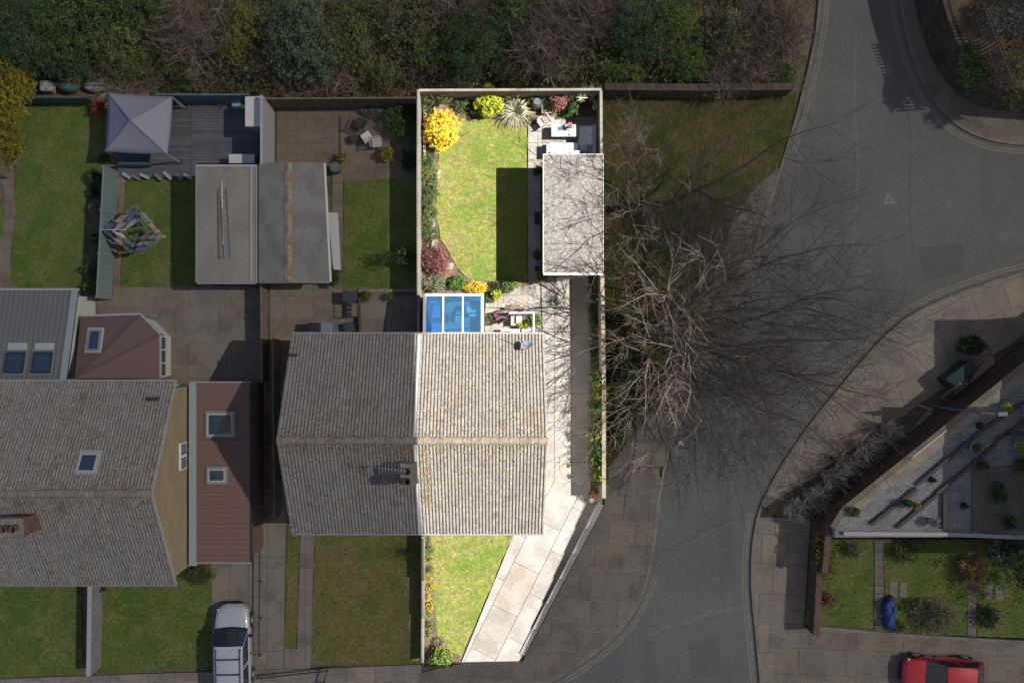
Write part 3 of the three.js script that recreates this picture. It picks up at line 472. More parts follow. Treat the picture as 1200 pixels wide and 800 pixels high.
{
  const x0 = -14.3, x1 = -11.52, z0 = 1.88, z1 = 10.45, h = (x) => 3.0 + (x1 - x) * 0.03, t = thing('garage', 'long garage with maroon ribbed roof against the rendered gable', 'garage', V((x0 + x1) / 2, 0, (z0 + z1) / 2));
  part(t, 'wall', new MB().box(x0 + 0.02, x1 - 0.06, -0.02, 2.9, z0 + 0.08, z1 - 0.1), brickM);
  part(t, 'roof', ribbed(new MB(), x0 + 0.28, x1, z0, z1, (x) => h(x) + 0.02, 'x', 0.25, 0.035), maroonM);
  part(t, 'roof_deck', new MB().box(x0 + 0.02, x1 - 0.01, 2.9, 2.99, z0 + 0.01, z1 - 0.01), lead);
  part(t, 'flashing', new MB().box(x0 - 0.08, x0 + 0.27, 2.992, 3.16, z0, z1 + 0.15), plain(0.27, 0.30, 0.31, 0.6));
  part(t, 'gutter', new MB().box(x1 + 0.004, x1 + 0.09, 2.88, 2.97, z0, z1), darkM);
  part(t, 'verge_trim', new MB().box(x0, x1 + 0.02, 2.9, 3.08, z0 - 0.05, z0 - 0.004).box(x0, x1 + 0.02, 2.9, 3.08, z1 + 0.004, z1 + 0.05), paleGrey);
  for (const [a, b, c, d] of [[242, 273, 484, 511], [243, 264, 549, 565]]) { const p = at(a, c, 3.2), q = at(b, d, 3.2); skylight(t, p.x, q.x, p.z, q.z, (x) => h(x) + 0.05, paleGrey, plain(0.2, 0.21, 0.22)); }
  const door = part(t, 'garage_door', new MB().box(x0 + 0.3, x1 - 0.35, 0.02, 2.2, z1 - 0.1, z1 - 0.04), white); part(door, 'handle', new MB().box(-12.95, -12.8, 1.0, 1.05, z1 - 0.04, z1 - 0.0), steel);
}
{ // lean-to with grey ribbed sheets and two roof windows
  const x0 = -26, x1 = -19.97, z0 = -2.56, z1 = 1.8, h = (x, z) => lerp(2.4, 3.7, (z - z0) / (z1 - z0)), t = thing('rear_extension', 'rear extension with grey ribbed metal roof and two roof windows', 'extension', V(-22.9, 0, -0.4));
  part(t, 'wall', new MB().prism([[x0, z0 + 0.25], [x1 - 0.2, z0 + 0.25], [x1 - 0.2, z1 - 0.05], [x0, z1 - 0.05]], -0.02, 2.4), offWhite);
  part(t, 'roof', ribbed(new MB(), x0, x1 - 0.3, z0, z1, (x, z) => h(x, z) + 0.02, 'z', 0.235, 0.045), greySheet);
  part(t, 'roof_deck', new MB().hexa([V(x0, 2.33, z0), V(x1, 2.33, z0), V(x1, 3.6, z1), V(x0, 3.6, z1), V(x0, 2.41, z0), V(x1, 2.41, z0), V(x1, 3.71, z1), V(x0, 3.71, z1)]), darkM);
  part(t, 'verge_flashing', new MB().hexa([V(x1 - 0.29, 2.41, z0), V(x1, 2.41, z0), V(x1, 3.71, z1), V(x1 - 0.29, 3.71, z1), V(x1 - 0.29, 2.52, z0), V(x1 + 0.01, 2.47, z0), V(x1 + 0.01, 3.77, z1), V(x1 - 0.29, 3.82, z1)]), plain(0.22, 0.24, 0.26, 0.6));
  part(t, 'gutter', new MB().box(x0, x1, 2.24, 2.34, z0 - 0.1, z0 - 0.01), paleGrey);
  for (const [a, b] of [[9, 30], [41, 62]]) { const p = at(a, 412, 3.25), q = at(b, 437, 3.4); skylight(t, p.x, q.x, p.z, q.z, (x, z) => h(x, z) + 0.05, darkM, lead); part(t, 'skylight_apron', new MB().hexa([V(p.x, h(0, p.z - 0.1) + 0.07, p.z - 0.1), V(q.x, h(0, p.z - 0.1) + 0.07, p.z - 0.1), V(q.x, h(0, p.z - 0.42) + 0.06, p.z - 0.42), V(p.x, h(0, p.z - 0.42) + 0.06, p.z - 0.42), V(p.x, h(0, p.z - 0.1) + 0.09, p.z - 0.1), V(q.x, h(0, p.z - 0.1) + 0.09, p.z - 0.1), V(q.x, h(0, p.z - 0.42) + 0.08, p.z - 0.42), V(p.x, h(0, p.z - 0.42) + 0.08, p.z - 0.42)]), paleGrey); }
}
{ // garden room with hipped brown roof
  const A = V(-19.8, 3.25, 1.68), B = V(-19.9, 2.3, -1.28), C = V(-17.05, 2.3, -1.37), D = V(-16.1, 2.3, -0.41), E = V(-16.1, 2.3, 1.7), t = thing('garden_room', 'garden room with hipped plum brown roof and one roof window', 'garden room', V(-18, 0, 0.3));
  const F = [A, B, C, D, E], m = new MB(); for (let i = 1; i < 4; i++) m.tri(A, F[i], F[i + 1]); const lo = F.map((p) => p.clone().add(V(0, -0.1, 0))); for (let i = 1; i < 4; i++) { m.tri(lo[0], lo[i + 1], lo[i]); m.quad(F[i], lo[i], lo[i + 1], F[i + 1]); }
  part(t, 'roof', m, brownRoof);
  for (const p of [C, D]) part(t, 'hip_cap', new MB().bar(A.clone().add(V(0.05, 0.02, -0.05)), p.clone().add(V(0, 0.02, 0)), 0.11, 0.05), plain(0.085, 0.048, 0.045, 0.6));
  const P = [[-19.85, -1.1], [-17.15, -1.18], [-16.3, -0.33], [-16.3, 1.65], [-19.85, 1.65]];
  part(t, 'wall', new MB().prism(P, -0.02, 0.75), offWhite);
  part(t, 'glazing', new MB().prism(P.map(([x, z]) => [lerp(x, -18, 0.01), lerp(z, 0.3, 0.01)]), 0.752, 2.2), glassDark);
  P.forEach(([x, z], i) => { const [X, Z] = P[(i + 1) % 5]; for (let k = 0; k < 3; k++) part(t, 'mullion', new MB().tube(V(lerp(x, X, k / 3), 0.75, lerp(z, Z, k / 3)), V(lerp(x, X, k / 3), 2.24, lerp(z, Z, k / 3)), 0.045, 0.045, 4), white); });
  part(t, 'gutter', new MB().bar(B.clone().add(V(0, -0.06, -0.05)), C.clone().add(V(0, -0.06, -0.05)), 0.09, 0.08).bar(C.clone().add(V(0.04, -0.06, -0.04)), D.clone().add(V(0.04, -0.06, -0.04)), 0.09, 0.08).bar(D.clone().add(V(0.05, -0.06, 0)), E.clone().add(V(0.05, -0.06, 0)), 0.09, 0.08), plain(0.3, 0.31, 0.33, 0.5));
  const yA = (x, z) => lerp(2.3, 3.25, clamp((z + 1.3) / 3.0)) + 0.02, p = at(104, 386, 2.6), q = at(117, 411, 2.8); skylight(t, p.x, q.x, p.z, q.z, yA, lead, paleGrey);
}
// ── outbuildings in the back gardens
function flatGarage(name, label, a, b, h, wallMat, roofMat, { over = 0.1, edge = paleGrey, thick = 0.14 } = {}) {
  const p = at(a[0], a[1], h), q = at(b[0], b[1], h), t = thing(name, label, 'garage', V((p.x + q.x) / 2, 0, (p.z + q.z) / 2));
  part(t, 'wall', new MB().box(p.x + over, q.x - over, -0.02, h - thick, p.z + over, q.z - over), wallMat);
  part(t, 'roof', new MB().box(p.x, q.x, h - thick, h, p.z, q.z), roofMat);
  part(t, 'roof_edge', new MB().box(p.x - 0.03, p.x - 0.003, h - 0.18, h + 0.04, p.z - 0.03, q.z + 0.03).box(q.x + 0.003, q.x + 0.03, h - 0.18, h + 0.04, p.z - 0.03, q.z + 0.03).box(p.x, q.x, h - 0.18, h + 0.03, p.z - 0.03, p.z - 0.003), edge);
  return { t, p, q };
}
{ // the walled garden's garage
  const { t, p, q } = flatGarage('garage', 'flat roofed garage with lichen mottled felt beside the sunlit lawn', [637, 181], [706.5, 319.5], 2.65, render_, felt, { over: 0.14, edge: offWhite });
  part(t, 'gutter', new MB().box(p.x, q.x + 0.02, 2.5, 2.62, q.z + 0.004, q.z + 0.11), white);
  for (let i = 1; i < 5; i++) part(t, 'felt_lap', new MB().box(p.x + 0.01, q.x - 0.01, 2.65, 2.658, lerp(p.z, q.z, i / 5) - 0.03, lerp(p.z, q.z, i / 5) + 0.03), felt);
  const d = part(t, 'garage_door', new MB().box(p.x + 0.35, q.x - 0.4, 0.06, 2.1, q.z - 0.14, q.z - 0.09), white); part(d, 'handle', new MB().box(3.9, 4.05, 1, 1.05, q.z - 0.09, q.z - 0.05), steel);
  part(t, 'window', new MB().box(p.x + 0.11, p.x + 0.14, 1.1, 1.9, -6.6, -5.6), glassDark);
  part(t, 'side_door', new MB().box(p.x + 0.1, p.x + 0.139, 0.06, 2.05, -4.9, -4.1), white);
}
{
  const { t, p, q } = flatGarage('garage', 'pale flat concrete garage roof carrying a ladder', [230, 193.5], [300, 330], 2.4, blockM, roofConc, { over: 0.06, edge: paleGrey });
  part(t, 'parapet', new MB().box(p.x, q.x, 2.401, 2.47, p.z, p.z + 0.09).box(q.x - 0.28, q.x - 0.2, 2.401, 2.45, p.z + 0.1, q.z), paleGrey);
  part(t, 'gutter', new MB().box(p.x, q.x, 2.26, 2.36, q.z + 0.005, q.z + 0.1), steel);
  part(t, 'door', new MB().box(lerp(p.x, q.x, 0.25), lerp(p.x, q.x, 0.75), 0.02, 2.0, q.z - 0.06, q.z - 0.02), white);
  const L = thing('ladder', 'aluminium ladder lying on the flat concrete garage roof', 'ladder', V(at(264, 260, 2.5).x, 2.41, at(264, 260, 2.5).z)), a0 = at(262, 219, 2.46), a1 = at(267, 302, 2.46);
  const off = [-0.15, 0.15]; for (const o of off) part(L, 'rail', new MB().bar(a0.clone().add(V(o, 0, 0)), a1.clone().add(V(o, 0, 0)), 0.035, 0.07), steel);
  for (let i = 1; i < 13; i++) part(L, 'rung', new MB().tube(a0.clone().lerp(a1, i / 13).add(V(-0.15, 0, 0)), a0.clone().lerp(a1, i / 13).add(V(0.15, 0, 0)), 0.017, 0.017, 6), steel);
  single('plank', new MB().bar(at(256.5, 223, 2.47), at(257.5, 303, 2.47), 0.09, 0.06), wood, 'dark timber plank lying beside the roof ladder', 'plank');
  single('metal_pole', new MB().tube(at(259.5, 212, 2.44), at(261, 286, 2.44), 0.025, 0.025, 8), steel, 'thin metal pole lying beside the roof ladder', 'pole');
}
{ // shallow-pitched sheet garage with rusty ridge
  const h0 = 2.35, h1 = 2.62, a = at(303, 191, h0), b = at(379, 190, h0), c = at(386, 328, h0), d = at(303, 330, h0), r = at(338, 260, h1), t = thing('garage', 'low pitched grey sheet garage with rusty orange ridge', 'garage', V(-10.5, 0, -6.3));
  const zA = a.z, zB = d.z, n = 9;
  part(t, 'wall', new MB().prism([[a.x + 0.1, zA + 0.1], [b.x - 0.25, zA + 0.1], [c.x - 0.3, zB - 0.12], [d.x + 0.1, zB - 0.12]], -0.02, 2.3), blockM);
  for (let i = 0; i < n; i++) {                                // sheets overlapping one another on both slopes
    const z0 = lerp(zA, zB, i / n), z1 = lerp(zA, zB, (i + 1) / n) + 0.08, up = i * 0.0, e0 = lerp(b.x, c.x, i / n), e1 = lerp(b.x, c.x, (i + 1) / n), y = (s) => s;
    for (const [xe0, xe1, he] of [[a.x, a.x, h0], [e0, e1, h0]]) {
      const lo = 0.012, hi = 0.035, P = [V(xe0, he + hi + up, z0), V(r.x, h1 + hi, z0), V(r.x, h1 + lo, z1), V(xe1, he + lo + up, z1)];
      const m = new MB(); m.quad(...P); m.quad(...P.map((p) => p.clone().add(V(0, -0.012, 0)))); m.quad(P[0], P[1], P[1].clone().add(V(0, -0.03, 0)), P[0].clone().add(V(0, -0.03, 0)));
      part(t, 'roof_sheet', m, tint(asbestos, 0.93 + 0.14 * hash(i, xe0 > r.x ? 1 : 2, 7))[0]); void y;
    }
  }
  for (let i = 0; i < n; i++) { const z0 = lerp(zA, zB, i / n) + 0.01, z1 = lerp(zA, zB, (i + 1) / n) - 0.01, m = new MB(); m.quad(V(r.x - 0.17, h1 + 0.025, z0), V(r.x, h1 + 0.08, z0), V(r.x, h1 + 0.08, z1), V(r.x - 0.17, h1 + 0.025, z1)).quad(V(r.x, h1 + 0.08, z0), V(r.x + 0.17, h1 + 0.025, z0), V(r.x + 0.17, h1 + 0.025, z1), V(r.x, h1 + 0.08, z1)); part(t, 'ridge_piece', m, rust); }
  part(t, 'gutter', new MB().bar(V(b.x + 0.05, 2.3, zA), V(c.x + 0.05, 2.3, zB), 0.1, 0.09), offWhite);
  part(t, 'verge_board', new MB().box(a.x, c.x, 2.2, 2.33, zB - 0.02, zB + 0.03), darkM);
  const bx = at(383, 250, 0); single('water_butt', new THREE.CylinderGeometry(0.26, 0.22, 0.9, 14).translate(bx.x + 0.55, 0.47, bx.z - 2.2), plain(0.1, 0.11, 0.09), 'dark green water butt beside the sheet garage', 'water butt');
  part(t, 'lean_to_roof', new MB().hexa([V(b.x + 0.12, 1.85, -6.4), V(b.x + 0.6, 1.7, -6.4), V(c.x + 0.45, 1.7, -3.6), V(c.x + 0.12, 1.85, -3.6), V(b.x + 0.12, 1.9, -6.4), V(b.x + 0.6, 1.75, -6.4), V(c.x + 0.45, 1.75, -3.6), V(c.x + 0.12, 1.9, -3.6)]), paleGrey);
  for (const z of [-6.3, -3.7]) part(t, 'lean_to_post', new MB().bar(V(b.x + 0.42, -0.02, z), V(b.x + 0.42, 1.75, z), 0.07, 0.07), wood);
}
{ const p = at(287, 113, 2), q = at(305, 148, 2), t = thing('garden_store', 'white topped garden store at the end of the deck', 'store', V((p.x + q.x) / 2, 0, (p.z + q.z) / 2)); part(t, 'body', new MB().box(p.x + 0.04, q.x - 0.04, -0.02, 1.93, p.z + 0.04, q.z - 0.04), paleGrey); part(t, 'lid', new MB().box(p.x, q.x, 1.93, 2.0, p.z, q.z), offWhite); part(t, 'door', new MB().box(p.x + 0.01, p.x + 0.038, 0.1, 1.85, p.z + 0.15, q.z - 0.15), offWhite); }
{ const p = at(268, 180.5, 1.0), q = at(298, 191, 1.0), t = thing('storage_bench', 'low white storage box against the concrete garage', 'storage box', V((p.x + q.x) / 2, 0, (p.z + q.z) / 2)); part(t, 'body', new MB().box(p.x + 0.03, q.x - 0.03, 0.2, 0.93, p.z + 0.03, q.z - 0.03), blueFence); part(t, 'lid', new MB().box(p.x, q.x, 0.93, 1.0, p.z, q.z), offWhite); }
// ── the blue-glazed conservatory
{
  const a = at(496, 344.5, 2.35), b = at(567, 344.5, 2.35), z0 = a.z, z1 = MZ0 + 0.33, x0 = a.x, x1 = b.x, h0 = 2.35, h1 = 2.75, t = thing('conservatory', 'white framed conservatory with three blue glass roof panels', 'conservatory', V((x0 + x1) / 2, 0, (z0 + z1) / 2));
  const blue = new THREE.MeshPhysicalMaterial({ color: col(0.22, 0.50, 0.74), roughness: 0.03, transmission: 0.9, thickness: 0, ior: 1.45, side: THREE.DoubleSide });
  const clear = new THREE.MeshPhysicalMaterial({ color: col(0.8, 0.85, 0.85), roughness: 0.03, transmission: 0.9, thickness: 0, side: THREE.DoubleSide });
  part(t, 'dwarf_wall', new MB().box(x0 + 0.02, x0 + 0.2, -0.02, 0.7, z0 + 0.02, z1).box(x1 - 0.2, x1 - 0.02, -0.02, 0.7, z0 + 0.02, z1).box(x0 + 0.2, x1 - 0.2, -0.02, 0.7, z0 + 0.02, z0 + 0.2), offWhite);
  part(t, 'floor', new MB().box(x0 + 0.2, x1 - 0.2, 0.05, 0.09, z0 + 0.2, z1), plain(0.24, 0.25, 0.26, 0.5));
  const q = (x, z, h) => V(x, lerp(h0, h1, (z - z0) / (z1 - z0)) + h, z), strip = (xa, xb, za, zb, ha, hb) => new MB().hexa([q(xa, zb, ha), q(xb, zb, ha), q(xb, za, ha), q(xa, za, ha), q(xa, zb, hb), q(xb, zb, hb), q(xb, za, hb), q(xa, za, hb)]);
  const bars = [x0, x0 + 0.97, x0 + 1.92, x1]; 
  bars.forEach((x, i) => { const w = i === 0 ? 0.15 : i === 3 ? 0.13 : 0.075, xa = i === 0 ? x : i === 3 ? x - w : x - w / 2; part(t, 'glazing_bar', strip(xa, xa + w, z0 + 0.09, z1, -0.06, 0.05), white); });
  part(t, 'eaves_beam', strip(x0, x1, z0 - 0.02, z0 + 0.088, -0.08, 0.04), white);
  for (let i = 0; i < 3; i++) part(t, 'roof_pane', strip(bars[i] + (i ? 0.04 : 0.155), bars[i + 1] - (i < 2 ? 0.04 : 0.135), z0 + 0.092, z1 - 0.01, 0.0, 0.02), blue);
  for (const [xa, za, xb, zb, n] of [[x0 + 0.1, z0 + 0.1, x1 - 0.1, z0 + 0.1, 4], [x0 + 0.1, z0 + 0.1, x0 + 0.1, z1, 3], [x1 - 0.1, z0 + 0.1, x1 - 0.1, z1, 3]]) {
    for (let i = 0; i <= n; i++) part(t, 'window_post', new MB().tube(V(lerp(xa, xb, i / n), 0.7, lerp(za, zb, i / n)), V(lerp(xa, xb, i / n), 2.28, lerp(za, zb, i / n)), 0.04, 0.04, 4), white);
    if (xa === x0 + 0.1 && xb === xa) { part(t, 'party_panel', new MB().box(x0 + 0.03, x0 + 0.06, 0.7, 2.26, z0 + 0.12, z1), white); continue; }
    for (let i = 0; i < n; i++) part(t, 'side_pane', new MB().quad(V(lerp(xa, xb, (i + 0.06) / n), 0.72, lerp(za, zb, (i + 0.06) / n)), V(lerp(xa, xb, (i + 0.94) / n), 0.72, lerp(za, zb, (i + 0.94) / n)), V(lerp(xa, xb, (i + 0.94) / n), 2.25, lerp(za, zb, (i + 0.94) / n)), V(lerp(xa, xb, (i + 0.06) / n), 2.25, lerp(za, zb, (i + 0.06) / n))), clear);
  }
  const cx = x0 + 0.55, s = thing('armchair', 'white cushioned armchair inside the conservatory', 'armchair', V(cx, 0.09, z0 + 0.75)); 
  part(s, 'seat', new MB().box(cx - 0.3, cx + 0.32, 0.12, 0.5, z0 + 0.4, z0 + 1.1), white); part(s, 'backrest', new MB().box(cx - 0.32, cx + 0.32, 0.12, 0.95, z0 + 0.24, z0 + 0.4), white); part(s, 'armrest', new MB().box(cx + 0.32, cx + 0.44, 0.12, 0.68, z0 + 0.25, z0 + 1.1), paleGrey);
  const s2 = thing('side_table', 'white side table inside the conservatory', 'table', V(cx, 0.09, z0 + 1.65)); part(s2, 'top', new MB().box(cx - 0.28, cx + 0.34, 0.55, 0.6, z0 + 1.35, z0 + 1.9), white); for (const [i, j] of [[-0.25, 1.4], [0.31, 1.4], [-0.25, 1.85], [0.31, 1.85]]) part(s2, 'leg', new MB().box(cx + i - 0.02, cx + i + 0.02, 0.09, 0.55, z0 + j - 0.02, z0 + j + 0.02), white);
  const tx = x0 + 1.45, r = thing('round_table', 'pale round table under the middle glass panel', 'table', V(tx, 0.09, z0 + 1.05)); part(r, 'top', new THREE.CylinderGeometry(0.3, 0.3, 0.04, 24).translate(tx, 0.75, z0 + 1.05), paleGrey); part(r, 'stem', new THREE.CylinderGeometry(0.05, 0.2, 0.64, 12).translate(tx, 0.41, z0 + 1.05), white);
  const ux = x0 + 2.35, u = thing('wicker_chair', 'pale round backed chair under the end glass panel', 'chair', V(ux, 0.09, z0 + 0.7)); part(u, 'seat', new THREE.CylinderGeometry(0.3, 0.24, 0.35, 18).translate(ux, 0.28, z0 + 0.75), offWhite); part(u, 'backrest', new THREE.CylinderGeometry(0.34, 0.3, 0.5, 18, 1, true, 1.8, 2.8).translate(ux, 0.65, z0 + 0.75), offWhite);
}
// ───────────────────────── walls and fences ─────────────────────────
// a wall along a line of survey points read at its top, with coping stones laid one by one
function copedWall(name, label, pts, h, thick, m, capM, { cap = 0.06, over = 0.016, stone = 0.9, base = -0.02, at0 = h } = {}) {
  const P = pts.map(([x, y, hh]) => at(x, y, hh ?? at0)).map((p) => [p.x, p.z]), mid = P[Math.floor(P.length / 2)], t = thing(name, label, 'wall', V(mid[0], Math.max(0, base), mid[1]));
  for (let i = 0; i < P.length - 1; i++) {
    const [a, b] = [P[i], P[i + 1]], L = Math.hypot(b[0] - a[0], b[1] - a[1]), d = [(b[0] - a[0]) / L, (b[1] - a[1]) / L], n = [-d[1], d[0]], hh = Array.isArray(h) ? h[i] : h;
    const Q = (s, w) => [a[0] + d[0] * s + n[0] * w, a[1] + d[1] * s + n[1] * w];
    const e0 = i ? -thick / 2 : 0; void e0;
    part(t, 'wall_face', new MB().prism([Q(0, -thick / 2), Q(L, -thick / 2), Q(L, thick / 2), Q(0, thick / 2)], base, hh - cap), m);
    const k = Math.max(1, Math.round(L / stone));
    for (let j = 0; j < k; j++) part(t, 'coping_stone', new MB().prism([Q(L * j / k + 0.005, -thick / 2 - over), Q(L * (j + 1) / k - 0.005, -thick / 2 - over), Q(L * (j + 1) / k - 0.005, thick / 2 + over), Q(L * j / k + 0.005, thick / 2 + over)], hh - cap, hh + 0.006 * hash(j, i, 5)), capM);
  }
  return t;
}
// fence: posts, boards standing side by side, capping rail
function fence(label, a, b, h, m, postM, { panel = 1.83, board = 0.24, capM, base = -0.02, y0 = 0, name = 'panel_fence' } = {}) {
  const A = at(...a, y0), B = at(...b, y0), L = A.distanceTo(B), d = B.clone().sub(A).normalize(), n = V(-d.z, 0, d.x), t = thing(name, label, 'fence', V((A.x + B.x) / 2, y0, (A.z + B.z) / 2)), Q = (s, w) => [A.x + d.x * s + n.x * w, A.z + d.z * s + n.z * w];
  const k = Math.max(1, Math.round(L / panel)), nb = Math.max(4, Math.round(L / board));
  for (let i = 0; i <= k; i++) { const s = L * i / k; part(t, 'post', new MB().prism([Q(s - 0.05, -0.05), Q(s + 0.05, -0.05), Q(s + 0.05, 0.05), Q(s - 0.05, 0.05)], y0 + base, y0 + h + 0.06), postM); }
  for (let j = 0; j < nb; j++) { const w = (j & 1) ? 0.006 : -0.006; part(t, 'board', new MB().prism([Q(L * j / nb + 0.004, w - 0.012), Q(L * (j + 1) / nb - 0.004, w - 0.012), Q(L * (j + 1) / nb - 0.004, w + 0.012), Q(L * j / nb + 0.004, w + 0.012)], y0 + 0.03, y0 + h - 0.03), Array.isArray(m) ? m[j % m.length] : m); }
  part(t, 'capping_rail', new MB().prism([Q(0.05, -0.035), Q(L - 0.05, -0.035), Q(L - 0.05, 0.035), Q(0.05, 0.035)], y0 + h - 0.03, y0 + h + 0.005), capM ?? postM);
  return t;
}
const capPale = std({ map: paleT, color: col(0.72, 0.71, 0.66) }), capCream = std({ map: paleT, color: col(0.8, 0.72, 0.58) });
copedWall('garden_wall', 'tall boundary wall between the sunlit garden and the shaded neighbouring lawn', [[490, 104.5], [489.5, 230], [490, 344], [490.5, 391]], 1.85, 0.10, blockM, capPale);
copedWall('garden_wall', 'back wall of the sunlit garden in front of the thicket', [[491, 105.5], [705, 104.5]], 1.85, 0.09, blockM, capPale);
copedWall('garden_wall', 'tall cream side wall between the garden and the mossy verge', [[704.5, 106], [705, 181.5]], 1.85, 0.10, blockM, capPale);
copedWall('garden_wall', 'cream side wall beside the planting bed and drive', [[706, 321], [708, 450], [708, 584]], 1.7, 0.16, blockM, capCream);
{ // front wall stepping down along the drive
  const A = at(703, 588, 0), B = at(612, 766, 0), t = thing('stepped_wall', 'low white stepped wall along the splayed front drive', 'wall', V((A.x + B.x) / 2, 0, (A.z + B.z) / 2)), L = A.distanceTo(B), d = B.clone().sub(A).normalize(), n = V(-d.z, 0, d.x), Q = (s, w) => [A.x + d.x * s + n.x * w, A.z + d.z * s + n.z * w], hs = [0.66, 0.54, 0.42, 0.31, 0.21, 0.13];
  hs.forEach((h, i) => { const s0 = L * i / 6, s1 = L * (i + 1) / 6 - 0.006; part(t, 'wall_section', new MB().prism([Q(s0, -0.1), Q(s1, -0.1), Q(s1, 0.1), Q(s0, 0.1)], -0.02, h - 0.05), offWhite); part(t, 'coping_stone', new MB().prism([Q(s0, -0.14), Q(s1, -0.14), Q(s1, 0.14), Q(s0, 0.14)], h - 0.05, h), paleSet[4]); });
}
copedWall('front_wall', 'low pale wall between the two front lawns', [[495.5, 628], [495.5, 680], [495, 725], [494.5, 778]], [1.0, 0.85, 0.75], 0.12, blockM, capPale, { at0: 0.9 });
copedWall('front_wall', 'white rendered wall dividing the two far front lawns', [[104.5, 687], [103, 792]], 1.35, 0.2, std({ map: paleT, color: col(0.85, 0.85, 0.84) }), paleGrey, { cap: 0.05, over: 0.004 });
copedWall('rendered_wall', 'white rendered yard wall behind the garden store', [[306, 111], [306, 192]], 2.5, 0.12, paleGrey, paleGrey, { over: 0.0, cap: 0.04 });
copedWall('rear_wall', 'ivy stained stone wall behind the verge', [[709, 101], [820, 102], [930, 101]], 1.6, 0.3, stoneM, stoneM, { cap: 0.1, over: 0.02, stone: 0.5 });
fence('grey panel fence behind the brown paved yard', [312, 127], [489, 126], 1.95, tint(wood, 0.85, 0.78, 0.9), wood, { capM: wood });
fence('dark green panel fence behind the long lawn', [20, 122], [114, 122], 1.35, greenFence, greenFence);
fence('blue painted fence behind the timber deck', [198, 121], [300, 121], 1.7, blueFence, blueFence);
fence('pale teal fence beside the rotary washing line lawn', [139, 203], [131, 350], 1.9, tealFence, tealFence);
fence('worn brown fence at the edge of the curving path', [14, 120], [10, 208], 1.1, woodSet, wood);
fence('low grey fence beside the concrete garage yard', [313, 332], [314, 446], 1.35, tint(wood, [1, 1.02, 1.06]), wood);
fence('timber side fence under the tiled gable', [327, 398], [329, 600], 1.5, woodSet, wood);
{ const t = thing('low_rail', 'thin black metal gate rail beside the street pavement', 'rail', at(345, 792, 0)); const P = [[300, 795], [383, 786], [378, 803]].map(([x, y]) => at(x, y, 0.65)); part(t, 'rail', new MB().bar(P[0], P[1], 0.05, 0.06).bar(P[1], P[2], 0.05, 0.06), darkM); for (const p of P) part(t, 'post', new MB().tube(V(p.x, 0, p.z), p, 0.03, 0.03, 6), darkM); part(t, 'lower_rail', new MB().bar(P[0].clone().setY(0.25), P[1].clone().setY(0.25), 0.03, 0.04), darkM); }
{ const t = thing('low_rail', 'thin black metal rail along the drive edge', 'rail', at(304, 715, 0)); const P = [[304, 640], [303, 770]].map(([x, y]) => at(x, y, 0.6)); part(t, 'rail', new MB().bar(P[0], P[1], 0.05, 0.05), darkM); for (let i = 0; i < 4; i++) { const p = P[0].clone().lerp(P[1], i / 3); part(t, 'post', new MB().tube(V(p.x, 0, p.z), p, 0.025, 0.025, 6), darkM); } }

// ───────────────────────── paving of the gardens ─────────────────────────
function patio(label, pts, opt, cat = 'paving') { const t = thing('paving', label, cat, V(0, 0, 0)); t.userData.kind = 'structure'; const P = xz(pts); part(t, 'bed', new MB().prism(P, -0.015, (opt.top ?? 0.05) - 0.025), bedJoint); paving(t, 'paving_slab', P, { thick: 0.04, ...opt }); return t; }
const splay = Math.atan2(180, -90);
patio('pale concrete bays of the splayed front drive', [[602, 626], [605, 606], [637, 606], [637, 590], [640, 560], [700, 560], [706, 588], [614, 766], [608, 774], [541, 775]], { turn: splay - Math.PI, w: 2.45, l: 1.42, stagger: 0.45, gap: 0.022, top: 0.06, mats: paleSet, seed: 21, oz: 0.35, ox: 0.4 });
patio('concrete slabs of the side drive beside the house', [[634, 322], [691, 322], [693, 560], [640, 560], [636, 392]], { w: 0.86, l: 3.1, gap: 0.022, top: 0.055, mats: patioSet, seed: 22, ox: -0.18, vary: 0.3 });
patio('planting bed edging slabs along the side wall', [[697, 322], [702, 322], [704, 575], [699, 575]], { w: 0.6, l: 1.2, gap: 0.015, top: 0.10, mats: flagSet, seed: 23 });
patio('riven patio slabs behind the conservatory', [[568, 352], [600, 337], [633, 332], [635, 400], [568, 400]], { w: 0.62, l: 0.62, stagger: 0.5, gap: 0.02, top: 0.052, mats: patioSet, seed: 24, turn: 0.02 });
patio('pale patio slabs under the white corner sofa', [[619, 146], [629, 146], [629, 137], [702, 137], [702, 190], [619, 190]], { w: 0.6, l: 0.6, gap: 0.016, top: 0.054, mats: paleSet, seed: 25 });
patio('garden path slabs beside the felt roofed garage', [[619, 190], [634, 190], [634, 322], [633, 331], [619, 331]], { w: 0.66, l: 0.82, gap: 0.02, top: 0.05, mats: paleSet, seed: 26, ox: 0.62 - 0.66 + 1.26 });
patio('brown paving slabs of the neighbouring yard', [[324, 128], [466, 128], [466, 212], [400, 212], [400, 198], [324, 200]], { w: 0.9, l: 0.6, stagger: 0.5, gap: 0.012, top: 0.04, mats: yardBrown, seed: 27 });
patio('brown paving slabs in the corner behind the boundary wall', [[466, 128], [488, 128], [488, 212], [466, 212]], { w: 0.6, l: 0.6, gap: 0.014, top: 0.042, mats: yardBrown, seed: 28 });
patio('narrow path beside the sheet garage', [[389, 198], [402, 198], [401, 342], [387, 342]], { w: 0.62, l: 0.9, gap: 0.014, top: 0.045, mats: yardSet, seed: 29 });
patio('concrete yard behind the grey tiled semi', [[316, 330], [488, 340], [488, 400], [328, 400], [328, 446], [316, 446]], { w: 1.5, l: 1.2, stagger: 0.4, gap: 0.012, top: 0.04, mats: yardSet, seed: 30 });
patio('cracked concrete yard behind the garden room', [[139, 336], [312, 336], [312, 460], [130, 460], [112, 350], [130, 350]], { w: 2.2, l: 1.8, stagger: 0.3, gap: 0.012, top: 0.03, mats: yardSet, seed: 31 });
